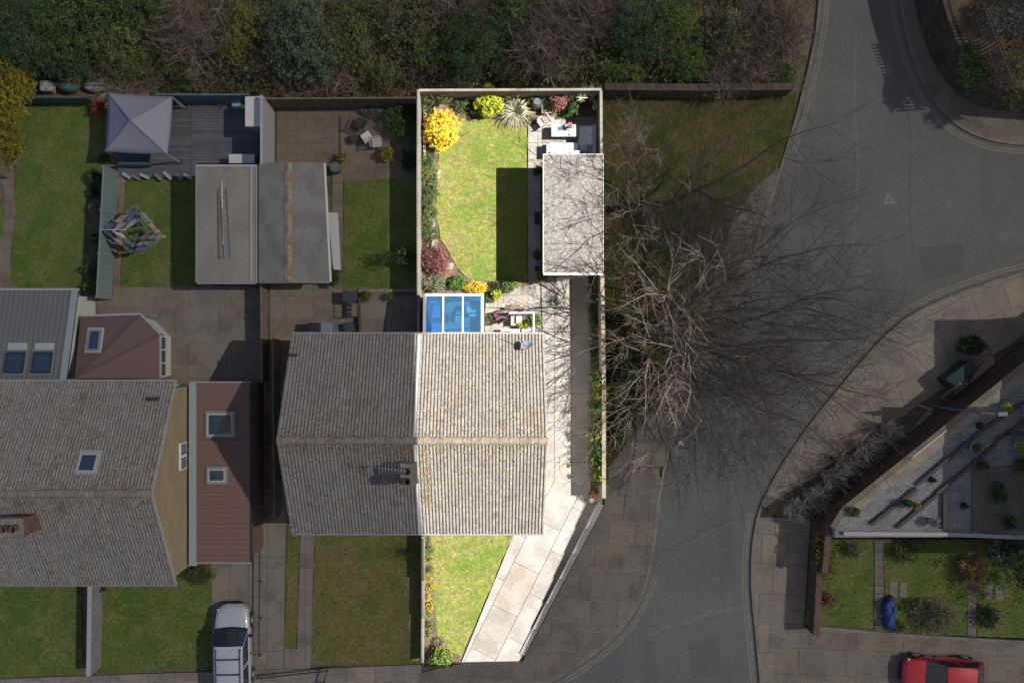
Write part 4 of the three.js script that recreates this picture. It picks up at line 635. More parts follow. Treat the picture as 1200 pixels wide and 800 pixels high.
patio('narrow pink slab path along the teal fence', [[139, 205], [147, 206], [140, 338], [132, 348]], { w: 0.5, l: 0.62, gap: 0.014, top: 0.045, mats: tint(flag, [1.35, 1.15, 1.0], [1.25, 1.08, 0.95]), seed: 32 });
patio('curving pinkish garden path', [[-10, 120], [13, 120], [13, 170], [19, 250], [12, 300], [14, 330], [32, 346], [-20, 350], [-10, 300], [4, 260], [3, 220], [-10, 190]], { w: 0.8, l: 0.8, stagger: 0.5, gap: 0.012, top: 0.035, mats: tint(flag, [1.25, 1.08, 0.95], [1.15, 1.0, 0.9]), seed: 33 });
patio('concrete drive strips beside the white car', [[248, 640], [338, 590], [335, 620], [332, 786], [248, 788]], { w: 0.95, l: 2.2, stagger: 0, gap: 0.02, top: 0.045, mats: tint(flag, 1.3, [1.36, 1.26, 1.16], 1.2), seed: 34, vary: 0.25 });
patio('grey front path between grass strip and dry lawn', [[353, 600], [369, 600], [364, 784], [333, 786], [333, 759], [348, 759]], { w: 0.75, l: 1.9, gap: 0.014, top: 0.043, mats: tint(flag, 1.15, [1.15, 1.1, 1.12]), seed: 35, ox: 0.3 });
patio('side passage paving under the shaded gable', [[316, 446], [345, 446], [345, 600], [316, 612]], { w: 1.3, l: 1.8, gap: 0.014, top: 0.038, mats: flagSet, seed: 36 });
{ // timber deck, board by board
  const P = xz([[135, 120], [304, 120], [304, 192], [231, 192], [231, 208], [139, 208]]), t = thing('deck', 'grey blue timber deck under the gazebo', 'deck', at(220, 160)); part(t, 'frame', new MB().prism(P, -0.015, 0.1), darkM);
  paving(t, 'deck_board', P, { w: 7.6, l: 0.148, gap: 0.012, top: 0.14, thick: 0.03, mats: deckSet, seed: 37, jitter: 0.002 });
}
// planting beds
const bed = (label, pts, h = 0.07) => ground('planting_bed', xz(pts), h, soil, label, 0.1);
bed('dark soil bed along the sunlit garden walls', [[493, 116], [700, 114], [700, 136], [630, 137], [618, 148], [600, 148], [585, 139], [540, 139], [521, 150], [512, 190], [510, 230], [515, 282], [527, 302], [544, 326], [566, 331], [600, 336], [598, 344], [493, 344]]);
bed('narrow soil bed between drive and side wall', [[691, 322], [697, 322], [699, 582], [692, 580]], 0.08);
bed('narrow flower bed along the low front wall', [[496, 628], [505, 628], [509, 700], [514, 760], [536, 772], [520, 780], [496, 778]], 0.06);
bed('earth bed against the teal fence', [[103, 200], [118, 200], [117, 340], [97, 340]], 0.05);
{ const t = thing('bed_edging', 'pale stone edging blocks along the curving flower bed', 'edging', at(508, 270)); [[503, 252, 3.4, 9], [506, 262, 4, 11], [507, 274, 4.2, 12], [509, 287, 4, 11], [527, 312, 5, 8], [513, 205, 2, 10]].forEach(([x, y, w, l], i) => { const p = at(x, y), a = 0.12 * (i - 2); const c = Math.cos(a), s = Math.sin(a), q = [[-w, -l], [w, -l], [w, l], [-w, l]].map(([u, v]) => [p.x + (u * c - v * s) / PXM / 2 * 1.6, p.z + (u * s + v * c) / PXM / 2]); part(t, 'stone_block', new MB().prism(q, 0, 0.2), paleSet[i % 5]); }); }
single('timber_sleeper', new MB().box(at(496.5, 0).x, at(499.5, 0).x, 0.05, 0.32, at(0, 118).z, at(0, 190).z), tint(wood, 1.5)[0], 'pale timber sleeper along the flower bed by the boundary wall', 'sleeper');
single('stone_log', new MB().tube(at(511, 111, 0.35), at(509, 129, 0.2), 0.09, 0.12, 8), capPale, 'pale weathered driftwood log in the back flower bed', 'log');
[[531, 146, 0.5], [545, 157, 0.6]].forEach(([x, y, a], i) => single('fallen_stick', new MB().tube(at(x - 4.5, y + 1.5 + i * 1.5, 0.085), at(x + 4.5, y - 1.5 - i * 1.5, 0.085), 0.022, 0.016, 6), tint(wood, 0.35)[0], ['short dark stick on the sunlit lawn beside the yellow bush', 'short dark stick on the sunlit lawn below the lime bush'][i], 'stick', 'sticks on the lawn'));

// ───────────────────────── patio furniture ─────────────────────────
const rattan = plain(0.60, 0.61, 0.63, 0.75), cushion = plain(0.68, 0.69, 0.70, 0.9), cushBlue = plain(0.42, 0.5, 0.58, 0.9);
const rbox = (x0, x1, y0, y1, z0, z1, r = 0.05) => { const w = x1 - x0, d = z1 - z0, s = new THREE.Shape(), q = r; s.moveTo(-w / 2 + q, -d / 2); s.lineTo(w / 2 - q, -d / 2); s.quadraticCurveTo(w / 2, -d / 2, w / 2, -d / 2 + q); s.lineTo(w / 2, d / 2 - q); s.quadraticCurveTo(w / 2, d / 2, w / 2 - q, d / 2); s.lineTo(-w / 2 + q, d / 2); s.quadraticCurveTo(-w / 2, d / 2, -w / 2, d / 2 - q); s.lineTo(-w / 2, -d / 2 + q); s.quadraticCurveTo(-w / 2, -d / 2, -w / 2 + q, -d / 2); const b = Math.min(r * 0.6, (y1 - y0) * 0.35), g = new THREE.ExtrudeGeometry(s, { depth: y1 - y0 - 2 * b, bevelEnabled: true, bevelThickness: b, bevelSize: b, bevelOffset: -b, bevelSegments: 3, curveSegments: 4 }); g.rotateX(-Math.PI / 2); g.translate((x0 + x1) / 2, y0 + b, (z0 + z1) / 2); return g; };
const rb = (a, b, y0, y1, r) => { const p = at(...a, y1), q = at(...b, y1); return rbox(p.x, q.x, y0, y1, p.z, q.z, r); };
{
  const t = thing('corner_sofa', 'white L shaped outdoor corner sofa on the sunlit patio', 'sofa', at(672, 160, 0.054));
  part(t, 'base', rb([678, 147], [697, 181], 0.1, 0.3, 0.03), rattan); part(t, 'base', rb([642.5, 168], [677.5, 181], 0.1, 0.3, 0.03), rattan);
  part(t, 'seat_cushion', rb([679, 148], [691, 170], 0.3, 0.45, 0.06), cushion); part(t, 'seat_cushion', rb([643.5, 167], [660, 180], 0.3, 0.45, 0.06), cushion); part(t, 'seat_cushion', rb([660.5, 167], [678, 180], 0.3, 0.45, 0.06), cushion);
  part(t, 'backrest', rb([695, 146], [699, 181.5], 0.1, 0.72, 0.03), rattan); part(t, 'backrest', rb([642, 179.5], [694.5, 182.5], 0.1, 0.7, 0.03), rattan);
  part(t, 'back_cushion', rb([691, 147], [695.5, 158], 0.42, 0.82, 0.07), cushion); part(t, 'back_cushion', rb([691, 158.5], [695.5, 170], 0.42, 0.82, 0.07), cushion); part(t, 'back_cushion', rb([645, 176.5], [662, 180], 0.42, 0.8, 0.07), cushion); part(t, 'back_cushion', rb([662.5, 176], [680, 180], 0.42, 0.8, 0.07), cushion);
  const pil = rb([680, 169], [689, 177], 0.45, 0.6, 0.1); part(t, 'scatter_cushion', pil, cushBlue, 'pale blue scatter cushion in the sofa corner');
  part(t, 'armrest', rb([640.5, 168], [643, 181], 0.1, 0.62, 0.03), rattan); for (const [x, y] of [[643, 180], [697, 148], [697, 180], [643, 169]]) { const p = at(x, y); part(t, 'foot', new MB().box(p.x - 0.03, p.x + 0.03, 0.05, 0.1, p.z - 0.03, p.z + 0.03), darkM); }
}
{
  const t = thing('coffee_table', 'rectangular grey blue patio table facing the corner sofa', 'table', at(661, 152, 0.054)), p = at(646, 145.5, 0.6), q = at(677, 160, 0.6);
  part(t, 'table_top', rbox(p.x, q.x, 0.55, 0.6, p.z, q.z, 0.03), plain(0.30, 0.35, 0.39, 0.4)); part(t, 'skirt', new MB().box(p.x + 0.1, q.x - 0.1, 0.3, 0.55, p.z + 0.08, q.z - 0.08), rattan);
  for (const [x, z] of [[p.x + 0.12, p.z + 0.1], [q.x - 0.12, p.z + 0.1], [p.x + 0.12, q.z - 0.1], [q.x - 0.12, q.z - 0.1]]) part(t, 'leg', new MB().box(x - 0.03, x + 0.03, 0.054, 0.3, z - 0.03, z + 0.03), rattan);
  const v = at(668, 149, 0.6), b = new MB(); leaves(b, [[v.x, 0.93, v.z, 0.13, 0.1, 0.13]], 160, 0.05, [[0.5, 0.16, 0.2], [0.55, 0.3, 0.28], [0.12, 0.16, 0.05]], 5, { clump: 0.05, perClump: 8 });
  const f = thing('flower_vase', 'small vase of pink flowers on the patio table', 'vase', V(v.x, 0.6, v.z)); part(f, 'vase', new THREE.LatheGeometry([[0, 0], [0.05, 0], [0.07, 0.08], [0.045, 0.18], [0.055, 0.24]].map((a) => new THREE.Vector2(...a)), 16).translate(v.x, 0.601, v.z), white); part(f, 'blossoms', b, leafMat);
  const bk = at(659, 151, 0.6); single('folded_cloth', rbox(bk.x - 0.2, bk.x + 0.16, 0.601, 0.64, bk.z - 0.1, bk.z + 0.08, 0.03), plain(0.09, 0.10, 0.16, 0.9), 'folded navy cloth on the patio table', 'cloth');
  const tr = at(670, 155, 0.6); single('serving_dish', new THREE.LatheGeometry([[0, 0], [0.1, 0], [0.16, 0.05], [0.15, 0.055], [0.09, 0.012], [0, 0.012]].map((a) => new THREE.Vector2(...a)), 20).translate(tr.x, 0.602, tr.z), white, 'white serving dish on the patio table', 'dish');
  const m2 = at(664, 156, 0.6); single('magazine', new MB().box(m2.x - 0.12, m2.x + 0.1, 0.601, 0.612, m2.z - 0.06, m2.z + 0.07), plain(0.6, 0.62, 0.66, 0.4), 'pale magazine beside the serving dish', 'magazine');
}
function metalChair(label, px, py, turn, m, group) {           // open-backed garden chair
  const p = at(px, py), t = thing('garden_chair', label, 'chair', V(p.x, 0.05, p.z), group); t.rotation.y = turn;
  own(t, 'seat', rbox(-0.24, 0.24, 0.42, 0.46, -0.24, 0.24, 0.05), m);
  for (let i = 0; i < 5; i++) own(t, 'back_slat', new MB().bar(V(-0.2 + i * 0.1, 0.46, 0.23), V(-0.2 + i * 0.1, 0.9, 0.33), 0.035, 0.02), m);
  own(t, 'back_rail', new MB().bar(V(-0.25, 0.9, 0.33), V(0.25, 0.9, 0.33), 0.04, 0.04), m);
  for (const [x, z] of [[-0.22, -0.22], [0.22, -0.22], [-0.22, 0.22], [0.22, 0.22]]) own(t, 'leg', new MB().tube(V(x, 0.43, z), V(x * 1.1, 0, z * 1.1), 0.016, 0.016, 6), m);
  for (const x of [-0.25, 0.25]) own(t, 'armrest', new MB().bar(V(x, 0.64, -0.22), V(x, 0.66, 0.26), 0.045, 0.025), m).add(mesh('arm_post', new MB().tube(V(x, 0.44, -0.2), V(x, 0.64, -0.2), 0.014, 0.014, 5), m));
  return t;
}
metalChair('pale pink garden chair beside the patio table', 636, 146, 2.2, plain(0.5, 0.38, 0.33, 0.6));
metalChair('dark garden chair facing away from the shaded fence', 425, 147, -0.5, darkM); metalChair('white cushioned garden chair beside the dark shrub', 443, 169, -1.4, paleGrey);
{ const p = at(431, 163), t = thing('garden_table', 'small square pale table between two garden chairs', 'table', V(p.x, 0.04, p.z)); t.rotation.y = 0.6; own(t, 'top', rbox(-0.24, 0.24, 0.46, 0.5, -0.24, 0.24, 0.02), offWhite); for (const [x, z] of [[-0.2, -0.2], [0.2, -0.2], [-0.2, 0.2], [0.2, 0.2]]) own(t, 'leg', new MB().box(x - 0.02, x + 0.02, 0, 0.46, z - 0.02, z + 0.02), offWhite); }
{ const p = at(416, 164), t = thing('garden_stool', 'dark square stool beside the small pale table', 'stool', V(p.x, 0.04, p.z)); t.rotation.y = 0.5; own(t, 'seat', rbox(-0.2, 0.2, 0.33, 0.4, -0.2, 0.2, 0.04), darkM); for (const [x, z] of [[-0.16, -0.16], [0.16, -0.16], [-0.16, 0.16], [0.16, 0.16]]) own(t, 'leg', new MB().box(x - 0.02, x + 0.02, 0, 0.33, z - 0.02, z + 0.02), darkM); }
{ const a = at(398, 137), b = at(398, 190); single('drain_channel', new MB().box(a.x - 0.04, a.x + 0.04, 0.03, 0.055, a.z, b.z), darkM, 'dark drain channel across the brown paved yard', 'drain'); }
{ // barbecue and its grey cover, small store and trolley
  const p = at(372, 385), t = thing('barbecue', 'black barbecue in the concrete yard against the tiled eave', 'barbecue', V(p.x, 0.04, p.z)); own(t, 'cabinet', new MB().box(-0.3, 0.3, 0.12, 0.75, -0.25, 0.25), blackM); own(t, 'lid', rbox(-0.32, 0.32, 0.75, 1.02, -0.28, 0.28, 0.1), blackM); own(t, 'handle', new MB().tube(V(-0.2, 0.9, 0.3), V(0.2, 0.9, 0.3), 0.015, 0.015, 6), steel); for (const x of [-0.26, 0.26]) own(t, 'wheel', new THREE.CylinderGeometry(0.09, 0.09, 0.05, 14).rotateZ(Math.PI / 2).translate(x, 0.09, 0.2), darkM); for (const x of [-0.26, 0.26]) own(t, 'leg', new MB().box(x - 0.02, x + 0.02, 0, 0.12, -0.22, -0.18), darkM);
  const q = at(385, 385); single('covered_grill', rbox(q.x - 0.32, q.x + 0.32, 0.04, 0.85, q.z - 0.3, q.z + 0.3, 0.1), plain(0.17, 0.2, 0.22, 0.7), 'grey covered box beside the black barbecue', 'cover');
  const c = at(412, 388), k = thing('folded_lounger', 'dark folded lounger leaning in the concrete yard', 'lounger', V(c.x, 0.04, c.z)); k.rotation.y = 0.3; own(k, 'frame', new MB().bar(V(-0.3, 0.02, 0), V(-0.25, 0.9, 0.2), 0.04, 0.04).bar(V(0.3, 0.02, 0), V(0.25, 0.9, 0.2), 0.04, 0.04).bar(V(-0.25, 0.9, 0.2), V(0.25, 0.9, 0.2), 0.04, 0.04), darkM); own(k, 'fabric', new MB().hexa([V(-0.27, 0.1, 0.0), V(0.27, 0.1, 0.0), V(0.23, 0.88, 0.17), V(-0.23, 0.88, 0.17), V(-0.27, 0.1, -0.03), V(0.27, 0.1, -0.03), V(0.23, 0.88, 0.14), V(-0.23, 0.88, 0.14)]), plain(0.05, 0.05, 0.06)); own(k, 'seat', new MB().box(-0.27, 0.27, 0.36, 0.4, -0.45, 0.05), plain(0.04, 0.04, 0.05));
  const s = at(412, 348), b = thing('storage_cupboard', 'low dark storage cupboard beside the path end', 'cupboard', V(s.x, 0.04, s.z)); own(b, 'body', new MB().box(-0.32, 0.32, 0, 0.72, -0.24, 0.24), plain(0.04, 0.045, 0.05)); own(b, 'lid', rbox(-0.36, 0.36, 0.72, 0.78, -0.28, 0.28, 0.02), plain(0.035, 0.04, 0.06, 0.4)); 
  const r = at(414, 363), f = thing('metal_trolley', 'black wire trolley beside the dark storage cupboard', 'trolley', V(r.x, 0.04, r.z)); for (const [x, z] of [[-0.3, -0.36], [0.3, -0.36], [-0.3, 0.36], [0.3, 0.36]]) own(f, 'leg', new MB().tube(V(x, 0, z), V(x, 0.8, z), 0.018, 0.018, 6), blackM); own(f, 'top_rail', new MB().bar(V(-0.3, 0.8, -0.36), V(0.3, 0.8, -0.36), 0.03, 0.03).bar(V(-0.3, 0.8, 0.36), V(0.3, 0.8, 0.36), 0.03, 0.03).bar(V(-0.3, 0.8, -0.36), V(-0.3, 0.8, 0.36), 0.03, 0.03).bar(V(0.3, 0.8, -0.36), V(0.3, 0.8, 0.36), 0.03, 0.03), blackM); own(f, 'shelf', new MB().box(-0.28, 0.28, 0.3, 0.33, -0.34, 0.34), yardSet[0]); for (let i = 0; i < 3; i++) own(f, 'canister', new THREE.CylinderGeometry(0.07, 0.07, 0.2, 12).translate(-0.1, 0.43, -0.22 + i * 0.22), blackM);
  const w = at(422, 366); single('yard_divider', new MB().box(w.x - 0.02, w.x + 0.03, 0.02, 0.42, at(0, 350).z, at(0, 392).z), tint(wood, 0.5)[0], 'dark timber divider across the concrete yard', 'divider');
}
{ // things in the small court between conservatory and drive
  const p = at(610, 377), t = thing('garden_swing_seat', 'white framed garden seat in the court behind the house', 'seat', V(p.x, 0.052, p.z)); 
  const F = [[-0.55, -0.42], [0.62, -0.42], [0.62, 0.5], [-0.55, 0.5]]; F.forEach(([x, z]) => own(t, 'frame_post', new MB().tube(V(x, 0, z), V(x, 1.15, z), 0.035, 0.035, 6), white)); own(t, 'top_rail', new MB().bar(V(-0.6, 1.17, -0.42), V(0.66, 1.17, -0.42), 0.07, 0.05), white); own(t, 'top_rail', new MB().bar(V(0.62, 1.17, -0.39), V(0.62, 1.17, 0.55), 0.08, 0.05), white); own(t, 'seat', new MB().box(-0.5, 0.57, 0.4, 0.45, -0.3, 0.2), plain(0.32, 0.28, 0.22)); own(t, 'cushion', rbox(-0.25, 0.15, 0.45, 0.58, -0.28, 0.1, 0.08), white); own(t, 'backrest', new MB().box(-0.5, 0.57, 0.45, 0.9, -0.36, -0.31), darkM);
  const q = at(604, 388.5); single('stone_bench', rbox(q.x - 0.75, q.x + 0.75, 0.4, 0.5, q.z - 0.12, q.z + 0.14, 0.03), white, 'long white bench slab tight under the tiled eave', 'bench');
  const u = at(586, 371), w = thing('patio_chair', 'dark patio chair with purple throw beside the conservatory', 'chair', V(u.x, 0.052, u.z)); w.rotation.y = 0.5; own(w, 'seat', rbox(-0.28, 0.28, 0.3, 0.42, -0.26, 0.26, 0.06), plain(0.06, 0.05, 0.07)); own(w, 'throw', rbox(-0.26, 0.02, 0.42, 0.48, -0.3, 0.28, 0.05), plain(0.11, 0.04, 0.06, 0.95)); own(w, 'backrest', rbox(-0.3, 0.3, 0.4, 0.85, 0.24, 0.32, 0.03), blackM); for (const [x, z] of [[-0.24, -0.22], [0.24, -0.22], [-0.24, 0.24], [0.24, 0.24]]) own(w, 'leg', new MB().box(x - 0.02, x + 0.02, 0, 0.3, z - 0.02, z + 0.02), blackM);
  const s = at(582, 358), wl = thing('raised_bed_wall', 'low stone raised bed wall in the rear court', 'wall', V(s.x, 0, s.z)); for (let i = 0; i < 7; i++) own(wl, 'stone_block', new MB().box(-0.55 + i * 0.2, -0.37 + i * 0.2, 0, 0.34 + 0.03 * hash(i, 2, 4), -0.1, 0.1), paleSet[i % 5]);
  const bq = at(597, 361), bx = thing('planter_trough', 'dark slotted trough planter on the court wall line', 'planter', V(bq.x + 0.1, 0.05, bq.z - 0.05)); own(bx, 'trough', new MB().box(-0.35, 0.45, 0, 0.3, -0.12, 0.12), plain(0.12, 0.12, 0.12)); own(bx, 'soil', new MB().box(-0.32, 0.42, 0.3, 0.315, -0.1, 0.1), soil);
}
// flower pots with plants
const potShape = new THREE.LatheGeometry([[0, 0], [0.7, 0], [0.85, 0.8], [1, 0.82], [1, 1], [0.86, 1], [0.8, 0.88], [0, 0.86]].map((a) => new THREE.Vector2(...a)), 16);
function pot(label, px, py, r, h, m, plant, seed, y = 0.05) {
  const p = at(px, py, y), t = thing('plant_pot', label, 'plant pot', p); const g = potShape.clone(); g.scale(r, h, r); own(t, 'pot', g, m);
  if (plant) { const b = new MB(); leaves(b, [[0, h + plant.h * 0.45, 0, plant.r, plant.h * 0.5, plant.r]], plant.n ?? 500, plant.s ?? 0.07, plant.c, seed, { clump: 0.1, perClump: 10, shell: 0.3 }); own(t, 'foliage', b, leafMat); own(t, 'stem', new MB().tube(V(0, h * 0.85, 0), V(0, h + plant.h * 0.5, 0), 0.02, 0.012, 5, [0.12, 0.09, 0.05]), barkMat); }
  return t;
}
const G1 = [[0.03, 0.075, 0.012], [0.05, 0.10, 0.02], [0.025, 0.055, 0.012]], G2 = [[0.09, 0.14, 0.02], [0.12, 0.17, 0.03], [0.06, 0.10, 0.015]], GY = [[0.30, 0.32, 0.02], [0.24, 0.28, 0.015], [0.36, 0.36, 0.04]];
pot('clipped ball shrub in a pot beside the garage corner path', 629.5, 202, 0.15, 0.3, blackM, { r: 0.2, h: 0.32, c: G1, n: 500 }, 1); pot('clipped ball shrub in a pot half way down the garden path', 629.5, 300, 0.15, 0.3, blackM, { r: 0.2, h: 0.32, c: G1, n: 500 }, 2);
pot('light green shrub in a pot at the garage door corner', 634, 326, 0.18, 0.35, terracotta, { r: 0.24, h: 0.36, c: G2, n: 500 }, 3); { const p = at(629, 256); single('dark_trough', rbox(p.x - 0.12, p.x + 0.12, 0.05, 0.42, p.z - 0.3, p.z + 0.3, 0.03), blackM, 'tall black trough against the garage side wall', 'planter'); const q = at(629, 315); single('dark_trough', rbox(q.x - 0.1, q.x + 0.1, 0.05, 0.4, q.z - 0.13, q.z + 0.13, 0.03), blackM, 'small black box by the end of the garden path', 'planter'); }
pot('lime leaved plant in a pot inside the white framed seat', 612, 380, 0.14, 0.3, white, { r: 0.22, h: 0.4, c: GY, n: 400 }, 4); pot('bushy green plant in a pot beside the white framed seat', 626, 376, 0.2, 0.4, terracotta, { r: 0.33, h: 0.6, c: G2, n: 900 }, 5); pot('yellow green shrub in a pot near the conservatory corner', 582, 346, 0.16, 0.3, terracotta, { r: 0.24, h: 0.4, c: GY, n: 500 }, 6);
{ const p = at(659, 352), b = new MB(); leaves(b, [[p.x, 0.55, p.z, 0.3, 0.25, 0.3]], 260, 0.06, [[0.5, 0.48, 0.42], [0.3, 0.3, 0.2]], 8, { clump: 0.1, perClump: 8 }); const t = thing('flower_pot', 'pot of white blossom on the dappled drive', 'plant pot', V(p.x, 0.05, p.z)); const g = potShape.clone(); g.scale(0.2, 0.32, 0.2); own(t, 'pot', g, paleGrey); part(t, 'blossoms', b, leafMat); }
{ const p = at(628, 124), t = thing('compost_bin', 'dark rounded plastic bin in the back flower bed', 'bin', V(p.x, 0.07, p.z)); own(t, 'body', new THREE.LatheGeometry([[0, 0], [0.32, 0], [0.28, 0.6], [0.2, 0.78], [0, 0.8]].map((a) => new THREE.Vector2(...a)), 18), plain(0.05, 0.055, 0.062, 0.3)); own(t, 'lid', new THREE.CylinderGeometry(0.16, 0.18, 0.05, 18).translate(0, 0.82, 0), plain(0.1, 0.11, 0.13, 0.3)); }
{ const p = at(641, 127), t = thing('planter_box', 'square dark timber planter beside the red maple', 'planter', V(p.x, 0.06, p.z)); for (const [x0, x1, z0, z1] of [[-0.3, 0.3, -0.34, -0.29], [-0.3, 0.3, 0.29, 0.34], [-0.3, -0.25, -0.288, 0.288], [0.25, 0.3, -0.288, 0.288]]) own(t, 'side_board', new MB().box(x0, x1, 0, 0.35, z0, z1), tint(wood, 0.9)[0]); own(t, 'soil', new MB().box(-0.25, 0.25, 0, 0.26, -0.29, 0.29), soil); }
pot('terracotta pot of ivy at the drive wall end', 693, 577, 0.17, 0.34, terracotta, null, 9, 0.1); pot('round terracotta pot beside the drive wall end', 698, 580, 0.15, 0.34, terracotta, null, 9, 0.1); pot('small stone pot at the foot of the drive wall', 693, 585, 0.13, 0.3, offWhite, null, 9, 0.06);
pot('spiky yellow plant in a pot by the drain channel', 403, 186, 0.14, 0.28, darkM, { r: 0.22, h: 0.4, c: [[0.2, 0.19, 0.02], [0.12, 0.14, 0.02]], n: 260, s: 0.09 }, 12, 0.04); pot('spiky yellow plant in a pot beside the white cushioned chair', 455, 182, 0.18, 0.32, darkM, { r: 0.32, h: 0.5, c: [[0.2, 0.19, 0.02], [0.12, 0.14, 0.02]], n: 500, s: 0.1 }, 13, 0.04);
pot('straw coloured plant in a pot by the yard kerb', 432, 347, 0.14, 0.25, terracotta, { r: 0.24, h: 0.3, c: [[0.16, 0.14, 0.03], [0.1, 0.1, 0.03]], n: 260 }, 14, 0.04); pot('small green plant in a pot in the yard shadow', 457, 348, 0.12, 0.22, terracotta, { r: 0.18, h: 0.25, c: G2, n: 200 }, 15, 0.04);
copedWall('yard_kerb', 'row of small stones between yard and shaded lawn', [[420, 341], [488, 340]], 0.22, 0.12, flag, flagPale[0], { stone: 0.32, cap: 0.14, at0: 0.2 });

// gazebo
{
  const c = [[125.5, 108.5], [200, 113], [194, 180], [122.5, 176.5]].map(([x, y]) => at(x, y, 2.25)), pk = at(151.5, 140.5, 3.15), t = thing('gazebo', 'lilac grey fabric gazebo standing on the deck', 'gazebo', V(pk.x, 0.14, pk.z)), m = plain(0.235, 0.225, 0.265, 0.85);
  for (let i = 0; i < 4; i++) {                                // sagging canopy panels
    const a = c[i], b = c[(i + 1) % 4], g = new MB(), n = 6, q = (u, v) => { const e = a.clone().lerp(b, u), p = pk.clone().lerp(e, v); p.y -= 0.14 * Math.sin(Math.PI * u) * v * v + 0.08 * Math.sin(Math.PI * v); return p; };
    for (let j = 0; j < n; j++) for (let k = 0; k < n; k++) g.quad(q(j / n, k / n), q((j + 1) / n, k / n), q((j + 1) / n, (k + 1) / n), q(j / n, (k + 1) / n));
    for (let j = 0; j < n; j++) { const A = q(j / n, 1), B = q((j + 1) / n, 1); g.quad(A, B, B.clone().add(V(0, -0.22, 0)), A.clone().add(V(0, -0.22, 0))); }
    part(t, 'canopy_panel', g.geo(true), m);
    const p = part(t, 'pole', new MB().tube(V(a.x, 0.14, a.z), a.clone().add(V(0, -0.02, 0)), 0.035, 0.035, 8), paleGrey); part(p, 'foot_plate', new MB().box(a.x - 0.12, a.x + 0.12, 0.141, 0.16, a.z - 0.12, a.z + 0.12), darkM);
    part(t, 'ridge_seam', new MB().tube(pk.clone().add(V(0, 0.02, 0)), pk.clone().lerp(a, 0.5).add(V(0, -0.055, 0)), 0.018, 0.018, 5).tube(pk.clone().lerp(a, 0.5).add(V(0, -0.055, 0)), a.clone().add(V(0, 0.015, 0)), 0.018, 0.018, 5), plain(0.16, 0.15, 0.18));
  }
  part(t, 'guy_rope', new MB().tube(c[2].clone().add(V(0, -0.05, 0)), at(211, 192, 0.2), 0.02, 0.015, 5), paleGrey); part(t, 'guy_rope', new MB().tube(c[1].clone().add(V(0, -0.05, 0)), at(215, 127, 0.2), 0.02, 0.015, 5), paleGrey);
  const s = thing('outdoor_sofa', 'dark blue outdoor sofa in the shade of the gazebo', 'sofa', at(155, 180, 0.14)); part(s, 'seat', rb([138, 176], [172, 190], 0.2, 0.5, 0.05), plain(0.05, 0.075, 0.09)); part(s, 'backrest', rb([138, 189.6], [172, 193], 0.2, 0.85, 0.04), plain(0.05, 0.075, 0.09)); part(s, 'base', rb([139, 177], [171, 192], 0.14, 0.2, 0.02), blackM);
  const R = rng(44); for (let i = 0; i < 7; i++) { const x = 144 + i * 12.5 + R() * 4, p = at(x, 205 + R() * 3, 0.16), k = rbox(-0.2 - 0.1 * R(), 0.25, 0, 0.12 + 0.08 * R(), -0.07, 0.09, 0.04); k.rotateY(-0.4 - R() * 0.4); const o = single('boulder', k, i % 2 ? lead : paleGrey, `${['first', 'second', 'third', 'fourth', 'fifth', 'sixth', 'seventh'][i]} rough boulder from the teal fence along the deck edge`, 'boulder', 'boulders edging the deck'); o.position.set(p.x, 0.12, p.z); }
  const bp = at(279, 124, 0.14); const bt = thing('blue_planter', 'round pale blue planter at the deck corner', 'planter', V(bp.x, 0.14, bp.z)); const bg = potShape.clone(); bg.scale(0.24, 0.4, 0.24); own(bt, 'pot', bg, plain(0.2, 0.32, 0.38)); own(bt, 'soil', new THREE.CylinderGeometry(0.19, 0.19, 0.02, 14).translate(0, 0.36, 0), plain(0.25, 0.36, 0.4));
}
